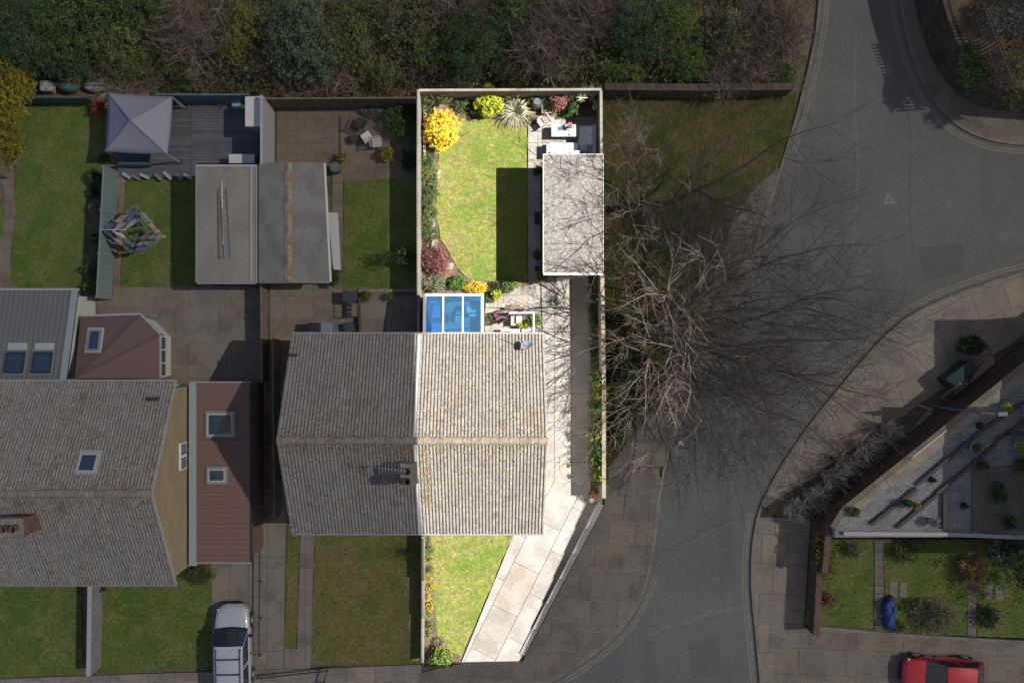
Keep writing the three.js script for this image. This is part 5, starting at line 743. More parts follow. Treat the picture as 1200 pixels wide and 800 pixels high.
// rotary washing line with laundry
{
  const b = at(171, 272), t = thing('rotary_clothes_line', 'rotary clothes line hung with laundry on the small lawn', 'clothes line', V(b.x, 0.04, b.z)); own(t, 'pole', new MB().tube(V(0, 0, 0), V(0, 1.85, 0), 0.025, 0.025, 8), steel); own(t, 'hub', new THREE.CylinderGeometry(0.06, 0.06, 0.16, 12).translate(0, 0.95, 0), darkM);
  const tips = [[-1.55, 0.1], [0.15, -1.15], [1.5, 0.35], [-0.1, 1.25]].map(([x, z]) => V(x, 1.8, z)); tips.forEach((p) => own(t, 'arm', new MB().tube(V(0, 0.98, 0), p, 0.018, 0.014, 6), steel));
  for (const f of [0.45, 0.7, 0.97]) for (let i = 0; i < 4; i++) own(t, 'line', new MB().tube(tips[i].clone().multiplyScalar(f).setY(lerp(0.98, 1.8, f)), tips[(i + 1) % 4].clone().multiplyScalar(f).setY(lerp(0.98, 1.8, f)), 0.006, 0.006, 3), offWhite);
  const cl = [plain(0.40, 0.38, 0.42, 0.95), plain(0.07, 0.09, 0.2, 0.95), plain(0.5, 0.49, 0.5, 0.95), plain(0.42, 0.28, 0.25, 0.95), plain(0.12, 0.15, 0.28, 0.95), plain(0.32, 0.35, 0.4, 0.95), plain(0.24, 0.23, 0.22, 0.95)], R = rng(55), nm = ['shirt', 'towel', 'trousers', 'pillowcase'];
  for (let i = 0; i < 4; i++) for (const f of [0.5, 0.74, 0.97]) { const A = tips[i].clone().multiplyScalar(f).setY(lerp(0.98, 1.8, f)), B = tips[(i + 1) % 4].clone().multiplyScalar(f).setY(lerp(0.98, 1.8, f)); const n = f > 0.9 ? 3 : f > 0.6 ? 2 : 1;
    for (let k = 0; k < n; k++) { if (R() < 0.12) continue; const u0 = (k + 0.06) / n, u1 = (k + 0.9) / n, drop = 0.4 + 0.4 * R(), wind = 0.12 + 0.3 * R(), g = new MB(), q = (u, v) => { const p = A.clone().lerp(B, lerp(u0, u1, u)); p.y -= drop * v * (1 - wind * 0.4); p.x += wind * drop * v * v * 0.8 + 0.03 * Math.sin(u * 9 + k); p.z += 0.04 * Math.sin(u * 7 + v * 4 + i); return p; }; for (let a = 0; a < 5; a++) for (let c = 0; c < 4; c++) g.quad(q(a / 5, c / 4), q((a + 1) / 5, c / 4), q((a + 1) / 5, (c + 1) / 4), q(a / 5, (c + 1) / 4)); const ci = Math.floor(R() * cl.length); const o = shade(new THREE.Mesh(g.geo(true), cl[ci])); o.name = numbered(nm[Math.floor(R() * 4)]); o.position.copy(t.position); scene.add(tag(o, ['lilac', 'navy', 'white', 'pink', 'blue', 'grey blue', 'dark grey'][ci] + ` ${o.name.replace(/_\d+$/, '')} on the ${f > 0.9 ? 'outer' : f > 0.6 ? 'middle' : 'inner'} line towards the ${['teal fence and deck', 'concrete garage and deck', 'concrete garage and yard', 'teal fence and yard'][i]}, peg ${['one', 'two', 'three'][k]}`, 'laundry', 'laundry on the rotary line')); } }
}
// clutter behind the green fence
{
  const p = at(113, 101, 0.4), s = new THREE.SphereGeometry(1, 18, 10); s.scale(0.72, 0.3, 0.28); s.translate(p.x, 0.3, p.z); const t = thing('dinghy', 'upturned white dinghy behind the green fence', 'boat', V(p.x, 0, p.z)); part(t, 'hull', s, paleGrey); part(t, 'keel', new MB().bar(V(p.x - 0.6, 0.58, p.z), V(p.x + 0.6, 0.58, p.z), 0.05, 0.06), darkM); 
  const q = at(79, 102, 0.4), g = new THREE.SphereGeometry(1, 14, 8); g.scale(0.5, 0.42, 0.28); g.translate(q.x, 0.32, q.z); single('covered_barrel', g, plain(0.06, 0.13, 0.12, 0.7), 'teal tarpaulin bundle behind the green fence', 'tarpaulin');
  const r = at(54, 102, 0.4); single('rubble_sack', rbox(r.x - 0.3, r.x + 0.35, 0, 0.6, r.z - 0.3, r.z + 0.24, 0.15), paleGrey, 'white rubble sack behind the green fence', 'sack');
  const u = at(136, 99, 0.4), pg = potShape.clone(); pg.scale(0.26, 0.4, 0.26); pg.rotateX(0.5); single('tipped_pot', pg, terracotta, 'tipped terracotta pot above the gazebo corner', 'pot').position.set(u.x, 0.1, u.z);
  const v = at(26, 104, 0.3); single('timber_crate', rbox(v.x - 0.22, v.x + 0.3, 0, 0.35, v.z - 0.12, v.z + 0.12, 0.02), plain(0.28, 0.09, 0.03), 'orange box behind the green fence', 'box'); const w = at(217, 102, 0.3), wg = new THREE.SphereGeometry(1, 12, 8); wg.scale(0.45, 0.25, 0.2); wg.translate(w.x, 0.18, w.z); single('green_tarpaulin', wg, plain(0.05, 0.12, 0.04, 0.6), 'crumpled green tarpaulin behind the deck fence', 'tarpaulin');
}
// ───────────────────────── vehicles ─────────────────────────
function car(name, label, pos, turn, S) {                      // own axes: front at -z, wheels on y = 0
  const t = thing(name, label, 'car', pos); t.rotation.y = turn;
  const paint = new THREE.MeshPhysicalMaterial({ color: col(...S.paint), roughness: 0.35, clearcoat: 1, clearcoatRoughness: 0.08, metalness: S.metal ?? 0.1, side: THREE.DoubleSide }), L = S.L, Wd = S.W / 2, glass = glassDark, trim = plain(0.02, 0.02, 0.022, 0.5);
  // lower body: rounded sections from nose to tail
  const st = S.st, n = 9, sec = (s) => { const [z, w, lo, hi] = s; const P = []; for (let i = 0; i <= 2 * n; i++) { const u = i / n - 1, a = Math.abs(u); let x, y; if (a > 0.72) { const k = (a - 0.72) / 0.28; x = w * (1 - 0.05 * k * k) ; y = lerp(hi - 0.12, lo, k); } else { const k = a / 0.72; x = w * (k < 0.9 ? k * 0.97 / 0.9 * 0.985 : lerp(0.955, 1, (k - 0.9) / 0.1)); y = hi - 0.12 * Math.pow(k, 5) ; } P.push(V(Math.sign(u) * x, y, z)); } return P; };
  const rows = st.map(sec), b = new MB(); for (let i = 0; i < rows.length - 1; i++) for (let j = 0; j < 2 * n; j++) b.quad(rows[i][j], rows[i][j + 1], rows[i + 1][j + 1], rows[i + 1][j]); for (const r of [rows[0], rows.at(-1)]) { const c = r.reduce((a, p) => a.add(p), V(0, 0, 0)).divideScalar(r.length); for (let j = 0; j < 2 * n; j++) b.tri(r[j], r[j + 1], c); b.tri(r[2 * n], r[0], c); }
  own(t, 'body', b.geo(true), paint);
  // cabin: roof panel, pillars, glass
  const [zA, zB, zC, zD] = S.cab, hb = S.belt, hr = S.roof, wb = Wd * 0.93, wr = Wd * S.tuck;
  const rf = new MB(), q = (u, v) => V(lerp(-wr, wr, u), hr + 0.05 * Math.sin(Math.PI * u) * (0.4 + 0.6 * Math.sin(Math.PI * v)) - 0.03 * Math.pow(Math.abs(v - 0.5) * 2, 3), lerp(zB, zC, v)); for (let i = 0; i < 8; i++) for (let j = 0; j < 8; j++) rf.quad(q(i / 8, j / 8), q((i + 1) / 8, j / 8), q((i + 1) / 8, (j + 1) / 8), q(i / 8, (j + 1) / 8)); 
  own(t, 'roof', rf.geo(true), paint);
  const sc = (za, zb, s) => { const g = new MB(), f = (u, v) => V(lerp(-lerp(wb, wr, v), lerp(wb, wr, v), u), lerp(hb - 0.02, hr - 0.02, v), lerp(za, zb, v) + s * 0.1 * (1 - Math.pow(2 * u - 1, 2)) * (1 - v * 0.6)); for (let i = 0; i < 8; i++) for (let j = 0; j < 3; j++) g.quad(f(i / 8, j / 3), f((i + 1) / 8, j / 3), f((i + 1) / 8, (j + 1) / 3), f(i / 8, (j + 1) / 3)); return g.geo(true); };
  own(t, 'windscreen', sc(zA, zB, -1), glass); own(t, 'rear_window', sc(zD, zC, 1), glass);
  for (const s of [-1, 1]) {
    const g = new MB(), W0 = (v) => s * lerp(wb, wr, v), side = (u, v) => V(W0(v), lerp(hb - 0.02, hr - 0.03, v), lerp(lerp(zA, zD, u), lerp(zB, zC, u), v)); for (let i = 0; i < 6; i++) g.quad(side(i / 6, 0), side((i + 1) / 6, 0), side((i + 1) / 6, 1), side(i / 6, 1)); own(t, 'side_window', g, glass);
    for (const [u0, u1] of [[0, 0.04], [0.48, 0.53], [0.94, 1]]) { const k = new MB(), o = s * 0.012; const p = (u, v) => side(u, v).add(V(o, 0.004, 0)); k.quad(p(u0, 0), p(u1, 0), p(u1, 1), p(u0, 1)); own(t, 'pillar', k, paint); }
    const rail = new MB().quad(V(s * wr, hr - 0.03, zB), V(s * (wr - 0.07), hr + 0.012, zB), V(s * (wr - 0.07), hr + 0.012, zC), V(s * wr, hr - 0.03, zC)); own(t, 'roof_side_rail', rail, paint);
    const mi = own(t, 'wing_mirror', rbox(s * (Wd + 0.1) - 0.09, s * (Wd + 0.1) + 0.09, hb - 0.02, hb + 0.12, zA + 0.28, zA + 0.42, 0.04), trim); void mi;
    own(t, 'headlight', rbox(s * Wd * 0.72 - 0.14, s * Wd * 0.72 + 0.14, S.lamp - 0.07, S.lamp + 0.07, -L / 2 + 0.2, -L / 2 + 0.5, 0.05), plain(0.5, 0.52, 0.55, 0.15)); own(t, 'tail_light', rbox(s * Wd * 0.8 - 0.1, s * Wd * 0.8 + 0.1, S.lamp, S.lamp + 0.25, L / 2 - 0.16, L / 2 - 0.02, 0.03), plain(0.25, 0.01, 0.01, 0.2));
    for (const z of S.axle) { const w = own(t, 'wheel', new THREE.CylinderGeometry(S.wr, S.wr, 0.2, 20).rotateZ(Math.PI / 2).translate(s * (Wd - 0.09), S.wr, z), blackM); w.add(mesh('rim', new THREE.CylinderGeometry(S.wr * 0.62, S.wr * 0.55, 0.03, 16).rotateZ(Math.PI / 2).translate(s * (Wd + 0.02), S.wr, z), steel)); own(t, 'wheel_arch', new THREE.TorusGeometry(S.wr * 1.12, 0.04, 6, 14, Math.PI).rotateY(Math.PI / 2).translate(s * (Wd - 0.01), S.wr, z), trim); }
    own(t, 'door_handle', new MB().box(s * Wd - 0.02, s * Wd + 0.02, hb - 0.2, hb - 0.17, 0.1, 0.25), trim);
  }
  own(t, 'front_bumper', rbox(-Wd * 0.55, Wd * 0.55, 0.25, 0.45, -L / 2 - 0.03, -L / 2 + 0.14, 0.06), trim); for (const s of [-1, 1]) { own(t, 'wiper', new MB().bar(V(s * 0.3 - 0.3, hb + 0.06, zA + 0.0), V(s * 0.3 + 0.22, hb + 0.1, zA + 0.08), 0.018, 0.014), trim); own(t, 'bonnet_crease', new MB().bar(V(s * Wd * 0.62, hb - 0.045, zA - 0.05), V(s * Wd * 0.5, hb - 0.135, -L / 2 + 0.55), 0.014, 0.012), trim); } own(t, 'dashboard', new MB().box(-wb * 0.85, wb * 0.85, hb - 0.1, hb - 0.04, zA + 0.02, zA + 0.3), trim); own(t, 'rear_bumper', rbox(-Wd * 0.8, Wd * 0.8, 0.28, 0.5, L / 2 - 0.14, L / 2 + 0.04, 0.06), trim);
  own(t, 'bonnet_seam', new MB().bar(V(-Wd * 0.8, hb - 0.035, zA - 0.02), V(Wd * 0.8, hb - 0.035, zA - 0.02), 0.05, 0.03), trim);
  if (S.rack) { for (const s of [-1, 1]) own(t, 'roof_rail', new MB().tube(V(s * (wr - 0.12), hr + 0.09, zB + 0.15), V(s * (wr - 0.12), hr + 0.09, zC - 0.1), 0.022, 0.022, 6), darkM); for (const f of [0.28, 0.62]) own(t, 'roof_bar', new MB().bar(V(-wr + 0.1, hr + 0.11, lerp(zB, zC, f)), V(wr - 0.1, hr + 0.11, lerp(zB, zC, f)), 0.06, 0.03), darkM); for (const s of [-1, 1]) for (const f of [0.06, 0.95]) own(t, 'rail_foot', new MB().box(s * (wr - 0.12) - 0.02, s * (wr - 0.12) + 0.02, hr - 0.02, hr + 0.09, lerp(zB, zC, f), lerp(zB, zC, f) + 0.08), darkM); }
  return t;
}
{ const L = 4.5; const p = at(271, 712, 0.6); car('parked_car', 'white estate car with black roof bars on the concrete drive', V(p.x + 0.12, 0.045, p.z + L / 2 - 0.2), 0.02, { paint: [0.42, 0.43, 0.45], L, W: 1.78, st: [[-2.25, 0.34, 0.34, 0.6], [-2.2, 0.56, 0.28, 0.68], [-2.08, 0.7, 0.25, 0.76], [-1.88, 0.8, 0.22, 0.85], [-1.5, 0.87, 0.2, 0.93], [-1.0, 0.89, 0.2, 0.98], [0, 0.89, 0.2, 0.99], [1.2, 0.89, 0.2, 1.0], [1.9, 0.86, 0.22, 1.0], [2.2, 0.78, 0.28, 0.95], [2.25, 0.7, 0.32, 0.9]], cab: [-1.12, -0.42, 1.75, 2.12], belt: 0.98, roof: 1.6, tuck: 0.8, lamp: 0.66, wr: 0.33, axle: [-1.38, 1.36], rack: true }); }
{ const L = 4.0; const p = at(1056, 786, 0.5); car('parked_car', 'small red hatchback parked on the concrete drive', V(p.x + L / 2, 0.1, p.z + 0.12), Math.PI / 2 - 0.05, { paint: [0.42, 0.008, 0.02], L, W: 1.7, st: [[-2.0, 0.32, 0.34, 0.56], [-1.95, 0.54, 0.28, 0.64], [-1.84, 0.68, 0.25, 0.72], [-1.64, 0.77, 0.22, 0.82], [-1.3, 0.83, 0.2, 0.91], [-0.9, 0.85, 0.2, 0.96], [0, 0.85, 0.2, 0.97], [1.1, 0.85, 0.2, 0.98], [1.7, 0.82, 0.22, 0.97], [1.95, 0.74, 0.28, 0.92], [2.0, 0.66, 0.32, 0.86]], cab: [-0.95, -0.15, 1.35, 1.85], belt: 0.95, roof: 1.48, tuck: 0.78, lamp: 0.64, wr: 0.31, axle: [-1.25, 1.22] }); }
// ───────────────────────── raised ground across the road ─────────────────────────
{ // tall stone retaining wall with earth and picket fence on top
  const E = smoothPath(xz([[1058, -70], [1070, 0], [1084, 50], [1100, 84], [1125, 112], [1152, 126], [1210, 134], [1310, 140]]), 34), t = thing('retaining_wall', 'tall dark stone retaining wall curving above the narrow pavement', 'wall', V(E[12][0], 0, E[12][1])), H = 2.7, R = rng(91);
  const inn = offset(E, -0.35); part(t, 'core', new MB().prism([...offset(E, -0.06), ...inn.slice().reverse()], -0.02, H - 0.05), plain(0.03, 0.026, 0.02, 1));
  const o0 = offset(E, 0); const ms = tint(stoneM, 1, 0.8, 1.15, 0.9);
  for (let i = 0; i < E.length - 1; i++) { if (!inFrame(E[i], 1)) continue; for (let r = 0; r < 7; r++) { const y0 = r * H / 7, y1 = (r + 1) * H / 7 - 0.02, w = (R() - 0.5) * 0.07, a = o0[i], b = o0[i + 1], c = inn[i], d = inn[i + 1], f = (r & 1) ? 0.5 : 0; const S = (u, k) => [lerp(lerp(a[0], b[0], u), lerp(c[0], d[0], u), k), lerp(lerp(a[1], b[1], u), lerp(c[1], d[1], u), k)]; part(t, 'stone', new MB().prism([S(f * 0.5 + 0.01, -w), S(f * 0.5 + 0.98, -w), S(f * 0.5 + 0.98, 0.5), S(f * 0.5 + 0.01, 0.5)], y0, y1), ms[Math.floor(R() * 4)]); } }
  const poly = [...inn, ...xz([[1400, 60], [1400, -200], [1062, -200]])]; ground('terrace', poly, H - 0.08, soil, 'earth plateau behind the tall stone retaining wall', 2.7);
  const A = at(1138, 24, H), B = at(1169, 106, H), f = thing('picket_fence', 'pale picket fence leaning along the top of the stone retaining wall', 'fence', A.clone().lerp(B, 0.5)), n = 21, d = B.clone().sub(A).normalize(), g = new MB();
  for (let i = 0; i < n; i++) { const p = A.clone().lerp(B, i / (n - 1)); part(f, 'picket', new MB().hexa([V(-0.045, -0.08, -0.012), V(0.045, -0.08, -0.012), V(0.045, -0.08, 0.012), V(-0.045, -0.08, 0.012), V(-0.04, 1.65, -0.012), V(0.04, 1.65, -0.012), V(0.04, 1.65, 0.012), V(-0.04, 1.65, 0.012)].map((q) => q.applyAxisAngle(V(0, 1, 0), -Math.atan2(d.z, d.x)).add(p))), woodSet[i % 4]); }
  for (const y of [0.4, 1.3]) part(f, 'rail', new MB().bar(A.clone().add(V(0.04, y, 0)), B.clone().add(V(0.04, y, 0)), 0.05, 0.08), wood); void g;
}
const TERR = 2.5;
{ // gravel terrace behind the long brick retaining wall
  const W1 = xz([[944, 735], [948, 660], [953, 606], [966, 585], [1085, 490], [1210, 390], [1330, 300]]), t = thing('brick_retaining_wall', 'long dark brick retaining wall below the gravel terrace', 'wall', V(W1[3][0], 0, W1[3][1]));
  const hs = [1.3, 2.0, TERR, TERR, TERR, TERR]; for (let i = 0; i < W1.length - 1; i++) { const a = W1[i], b = W1[i + 1], L = Math.hypot(b[0] - a[0], b[1] - a[1]), d = [(b[0] - a[0]) / L, (b[1] - a[1]) / L], n = [-d[1], d[0]], Q = (s, w) => [a[0] + d[0] * s + n[0] * w, a[1] + d[1] * s + n[1] * w], k = Math.max(1, Math.round(L / 0.9)), rows = Math.round(hs[i] / 0.25); for (let r = 0; r < rows; r++) { const y0 = hs[i] * r / rows, y1 = hs[i] * (r + 1) / rows; part(t, 'brick_course', new MB().prism([Q(0, 0.0), Q(L, 0.0), Q(L, 0.22), Q(0, 0.22)].map((p, j) => j < 2 ? [p[0] - n[0] * 0.006 * (r & 1), p[1] - n[1] * 0.006 * (r & 1)] : p), y0 - (r ? 0 : 0.02), y1 - 0.008), tint(brickDark, 0.9 + 0.2 * hash(r, i, 3))[0]); } for (let j = 0; j < k; j++) part(t, 'coping_stone', new MB().prism([Q(L * j / k + 0.006, -0.05), Q(L * (j + 1) / k - 0.006, -0.05), Q(L * (j + 1) / k - 0.006, 0.25), Q(L * j / k + 0.006, 0.25)], hs[i] - 0.006, hs[i] + 0.06), i < 2 ? tint(brickDark, 1.5)[0] : tint(flag, [1.3, 1.22, 1.05])[0]); }
  const top = [[976, 588], [1085, 500], [1200, 410], [1330, 310], [1330, 622], [987, 622]]; 
  const body = xz([[958, 606], [970, 588], [1090, 494], [1214, 394], [1330, 304], [1330, 618], [958, 618]]);
  ground('terrace', body, TERR - 0.06, gravel, 'grey gravel terrace above the brick retaining wall', 2.5); void top;
  const T = (x, y, h = TERR) => at(x, y, h), pv = thing('paving', 'pale slab walk along the edge of the gravel terrace', 'paving', V(0, 0, 0)); pv.userData.kind = 'structure';
  paving(pv, 'paving_slab', [[990, 594], [1000, 604], [1062, 556], [1140, 494], [1210, 440], [1210, 418]].map(([x, y]) => { const p = T(x, y); return [p.x, p.z]; }), { turn: -0.66, w: 1.1, l: 0.7, gap: 0.015, top: TERR, thick: 0.06, mats: tint(flag, 1.9, 1.75, [2.0, 1.85, 1.6]), seed: 51 });
  // sleeper edges stepping across the gravel
  [[[1022, 614], [1075, 572], 'lower'], [[1052, 618], [1098, 580], 'second'], [[1075, 568], [1150, 505], 'long'], [[1150, 505], [1200, 472], 'upper'], [[1098, 578], [1168, 520], 'inner long'], [[1168, 516], [1210, 488], 'inner upper'], [[1107, 578], [1107, 620], 'cross'], [[1180, 508], [1215, 508], 'end']].forEach(([a, b, w]) => single('sleeper_edging', new MB().bar(T(...a, TERR + 0.06), T(...b, TERR + 0.06), 0.16, 0.16), plain(0.075, 0.068, 0.064, 0.85), `dark timber ${w} sleeper edging the gravel bed`, 'sleeper'));
  ground('terrace', xz([[1140, 550], [1240, 540], [1240, 622], [1140, 622]], TERR + 0.02), TERR + 0.02, tint(flag, 0.85)[0], 'paved square on the gravel terrace with shade in its tint', 0.06);  // slab tint lowered to carry the shadow lying over this square
  [[1175, 476, 0.2, 'tall white planter with yellow flowers on the gravel terrace', GY], [1200, 478, 0.24, 'white tub with dark leaves at the terrace corner', G1], [1139, 522, 0.24, 'round grey tub with dark leaves on the gravel terrace', G1], [1190, 522, 0.24, 'white tub with yellow leaves on the gravel terrace', GY], [1060, 588, 0.17, 'dark pot beside the sleeper steps', G1], [1069, 590, 0.15, 'orange pot with straggly plant by the sleeper steps', [[0.3, 0.2, 0.04], [0.14, 0.13, 0.04]]], [1091, 610, 0.22, 'grey tub of bare stems near the cross sleeper', [[0.2, 0.19, 0.15]]]].forEach(([x, y, r, l, c], i) => pot(l, x, y, r, 0.4, i === 5 ? terracotta : i === 4 ? darkM : paleGrey, { r: r * 0.95, h: 0.3, c, n: 200 }, 60 + i, TERR));
  [[1093, 562], [1148, 498], [1130, 592]].forEach(([x, y], i) => { const p = T(x, y), k = thing('iron_ornament', `small dark ornament on the gravel ${['beside the long sleeper', 'by the white topped walk', 'near the cross sleeper'][i]}`, 'ornament', V(p.x, TERR - 0.05, p.z), 'ornaments on the gravel'); own(k, 'plinth', new THREE.CylinderGeometry(0.14, 0.17, 0.1, 10).translate(0, 0.05, 0), darkM); own(k, 'figure', new THREE.LatheGeometry([[0, 0.1], [0.1, 0.1], [0.12, 0.22], [0.05, 0.32], [0.08, 0.4], [0, 0.46]].map((a) => new THREE.Vector2(...a)), 12), darkM); void i; });
  single('white_handrail', new MB().tube(T(1110, 504, TERR + 0.5), T(1070, 536, TERR + 0.5), 0.03, 0.03, 6).tube(T(1110, 504, TERR + 0.5), T(1107, 506, TERR), 0.025, 0.025, 5).tube(T(1070, 536, TERR + 0.5), T(1068, 537, TERR), 0.025, 0.025, 5), white, 'white tubular handrail on the terrace walk', 'handrail');
  // house across the road whose eave shades the terrace; it stands just outside the picture
  const hx = 26.35, hz0 = 2.9, hz1 = 9.7, hh = thing('detached_house', 'pale rendered house standing behind the gravel terrace', 'house', V(hx + 3, 0, 5)); part(hh, 'wall', new MB().box(hx, hx + 7, -0.02, 7.3, hz0, hz1), offWhite); part(hh, 'roof', new MB().hexa([V(hx - 0.3, 7.35, hz0 - 0.2), V(hx + 7.3, 7.35, hz0 - 0.2), V(hx + 7.3, 7.35, hz1 + 0.2), V(hx - 0.3, 7.35, hz1 + 0.2), V(hx + 3.2, 9.6, hz0 - 0.2), V(hx + 3.8, 9.6, hz0 - 0.2), V(hx + 3.8, 9.6, hz1 + 0.2), V(hx + 3.2, 9.6, hz1 + 0.2)]), maroonM); part(hh, 'annex', new MB().box(hx + 1.05, hx + 6, -0.02, 5.5, -1.4, hz0 - 0.01), offWhite); part(hh, 'annex_roof', new MB().box(hx + 0.95, hx + 6.2, 5.5, 5.65, -1.6, hz0 - 0.21), lead); part(hh, 'window', new MB().box(hx - 0.03, hx - 0.004, 3.4, 4.6, 3, 4.6), glassDark);
}
{ // utility cabinet against the wall, small posts
  const p = at(1114, 437), t = thing('utility_cabinet', 'dark green street cabinet in the shade of the brick wall', 'cabinet', V(p.x, 0.1, p.z)); t.rotation.y = 0.66; own(t, 'body', new MB().box(-0.75, 0.75, 0, 1.05, -0.26, 0.26), plain(0.02, 0.045, 0.04, 0.5)); own(t, 'lid', rbox(-0.8, 0.8, 1.05, 1.12, -0.3, 0.3, 0.03), plain(0.02, 0.045, 0.04, 0.9)); for (const x of [-0.37, 0.37]) own(t, 'door', new MB().box(x - 0.34, x + 0.34, 0.06, 1.0, 0.262, 0.28), plain(0.025, 0.05, 0.045, 0.5)).add(mesh('handle', new MB().box(x + 0.2, x + 0.24, 0.5, 0.62, 0.281, 0.3), steel));
  const q = at(1093, 476, 0), l = thing('lamp_post', 'slim grey lamp post leaning its arm over the terrace wall', 'lamp post', V(q.x, 0.1, q.z)); own(l, 'post', new MB().tube(V(0, 0, 0), V(0.1, 4.4, 0), 0.06, 0.04, 8), lead); own(l, 'arm', new MB().tube(V(0.1, 4.4, 0), V(0.9, 4.6, 0.05), 0.035, 0.03, 6), lead); own(l, 'lantern', rbox(0.8, 1.25, 4.56, 4.66, -0.06, 0.14, 0.04), lead);
  const s = at(1106, 462, 0.5), u = thing('wooden_beam', 'pale timber beam leaning against the brick wall by the cabinet', 'beam', V(s.x, 0.1, s.z)); part(u, 'beam_core', new MB().bar(at(1103, 466, 0.2), at(1126, 449, 1.6), 0.12, 0.08), tint(wood, 1.3)[0]); single('timber_batten', new MB().bar(at(1074, 474, 0.16), at(1094, 480, 1.2), 0.06, 0.05), tint(wood, 1.8)[0], 'pale batten leaning against the brick wall', 'batten');
}
{ // lower garden beside the brick wall
  const LH = 0.55, P = (x, y) => { const p = at(x, y, LH); return [p.x, p.z]; }, base = ground('garden_terrace', [P(960, 632), P(1330, 632), P(1330, 752), P(1060, 743), P(950, 733)], LH - 0.03, soil, 'raised earth of the lower garden', 0.6); void base;
  const gl = (l, pts, s) => lawn(l, pts.map(([x, y]) => P(x, y)), LH, gDeep, TD, 140, s);
  gl('lower garden lawn beside the brick wall', [[965, 634], [1023, 634], [1023, 737], [944, 731], [950, 700]], 61); gl('lower garden lawn round the brown bush', [[1037, 634], [1135, 634], [1133, 744], [1037, 738]], 62); gl('lower garden lawn beyond the second stepping path', [[1146, 634], [1330, 634], [1330, 750], [1146, 745]], 63);
  for (const [l, pts, s] of [['narrow brick path in the lower garden', [[1024, 634], [1036, 634], [1036, 739], [1024, 738]], 71], ['second narrow path in the lower garden', [[1134, 690], [1145, 690], [1144, 746], [1133, 745]], 72]]) { const t = thing('paving', l, 'paving', V(0, 0, 0)); t.userData.kind = 'structure'; paving(t, 'paving_slab', pts.map(([x, y]) => P(x, y)), { w: 0.52, l: 0.42, gap: 0.03, top: LH + 0.02, thick: 0.06, mats: tint(flag, 1.1, [1.15, 1.05, 0.95], 0.95), seed: s, ox: 0.1 }); }
  [[1047, 690, 'first'], [1059, 691, 'second'], [1158, 693, 'third'], [1171, 694, 'fourth']].forEach(([x, y, w]) => { const p = at(x, y, LH); single('stepping_slab', rbox(p.x - 0.19, p.x + 0.19, LH - 0.02, LH + 0.03, p.z - 0.38, p.z + 0.38, 0.02), flagPale[1], `${w} long pale slab of the lower garden steps`, 'slab'); });
  copedWall('garden_kerb', 'low stone edging between lower garden and drive', [[950, 734], [1060, 744], [1200, 752], [1300, 757]], 0.6, 0.14, blockM, kerbM[0], { at0: 0.5, stone: 0.9 });
  copedWall('terrace_edge', 'low rendered wall between gravel terrace and lower garden', [[988, 624.5], [1110, 625.5], [1215, 630], [1330, 634]], TERR + 0.12, 0.16, tint(blockM, 0.8)[0], paleGrey, { at0: TERR, stone: 1.2 });
  const q = at(1040, 716, LH), c = thing('covered_bicycle', 'bright blue tarpaulin over a heap beside the narrow brick path', 'tarpaulin', V(q.x, LH, q.z)); const g = new THREE.SphereGeometry(1, 20, 12); const A = g.attributes.position; for (let i = 0; i < A.count; i++) { const x = A.getX(i), y = A.getY(i), z = A.getZ(i), k = 1 + 0.12 * Math.sin(z * 7 + x * 4) + 0.08 * Math.sin(y * 9 + z * 13); const bx = (a) => Math.sign(a) * Math.pow(Math.abs(a), 0.55); A.setXYZ(i, bx(x) * 0.29 * k, Math.max(-0.02, bx(y) * 0.55 * k), bx(z) * 0.78 * k); } g.computeVertexNormals(); own(c, 'sheet', g, plain(0.015, 0.045, 0.15, 0.7)); own(c, 'cord', new MB().tube(V(-0.34, 0.06, 0.2), V(0, 0.64, 0.22), 0.012, 0.012, 4).tube(V(0, 0.64, 0.22), V(0.34, 0.06, 0.2), 0.012, 0.012, 4), offWhite);
}
// ───────────────────────── plants ─────────────────────────
function shrub(name, label, px, py, r, h, n, size, cols, seed, { y = 0.05, kind = 'shrub', rz = r, group, stemC = [0.09, 0.07, 0.05], opt = {}, twig = 0, lift = 0 } = {}) {
  const p = at(px, py, y + h * 0.5), t = thing(name, label, kind, V(p.x, y, p.z), group), b = new MB(), R = rng(seed + 7), blobs = [[0, h * (0.5 + lift), 0, r * 0.85, h * (0.5 - lift * 0.6), rz * 0.85]];
  for (let i = 0; i < 4; i++) { const a = R() * 6.28, k = 0.35 + 0.3 * R(); blobs.push([Math.cos(a) * r * k, h * (0.35 + 0.35 * R() + lift * 0.5), Math.sin(a) * rz * k, r * (0.4 + 0.2 * R()), h * 0.32, rz * (0.4 + 0.2 * R())]); }
  leaves(b, blobs, n, size, cols, seed, { clump: Math.max(0.09, r * 0.16), perClump: 14, ...opt }); own(t, lift > 0.1 ? 'crown' : 'foliage', b, leafMat);
  const s = new MB(); if (lift > 0.1) s.tube(V(0, -0.05, 0), V(0, h * 0.6, 0), 0.07, 0.04, 7, stemC); twigs(s, V(0, lift > 0.1 ? h * 0.35 : 0, 0), r * 0.8, h * (lift > 0.1 ? 0.55 : 0.8), 10 + twig, seed + 3, { rad: 0.016, cols: [stemC] }); own(t, lift > 0.1 ? 'trunk' : 'stems', s, barkMat);
  return t;
}
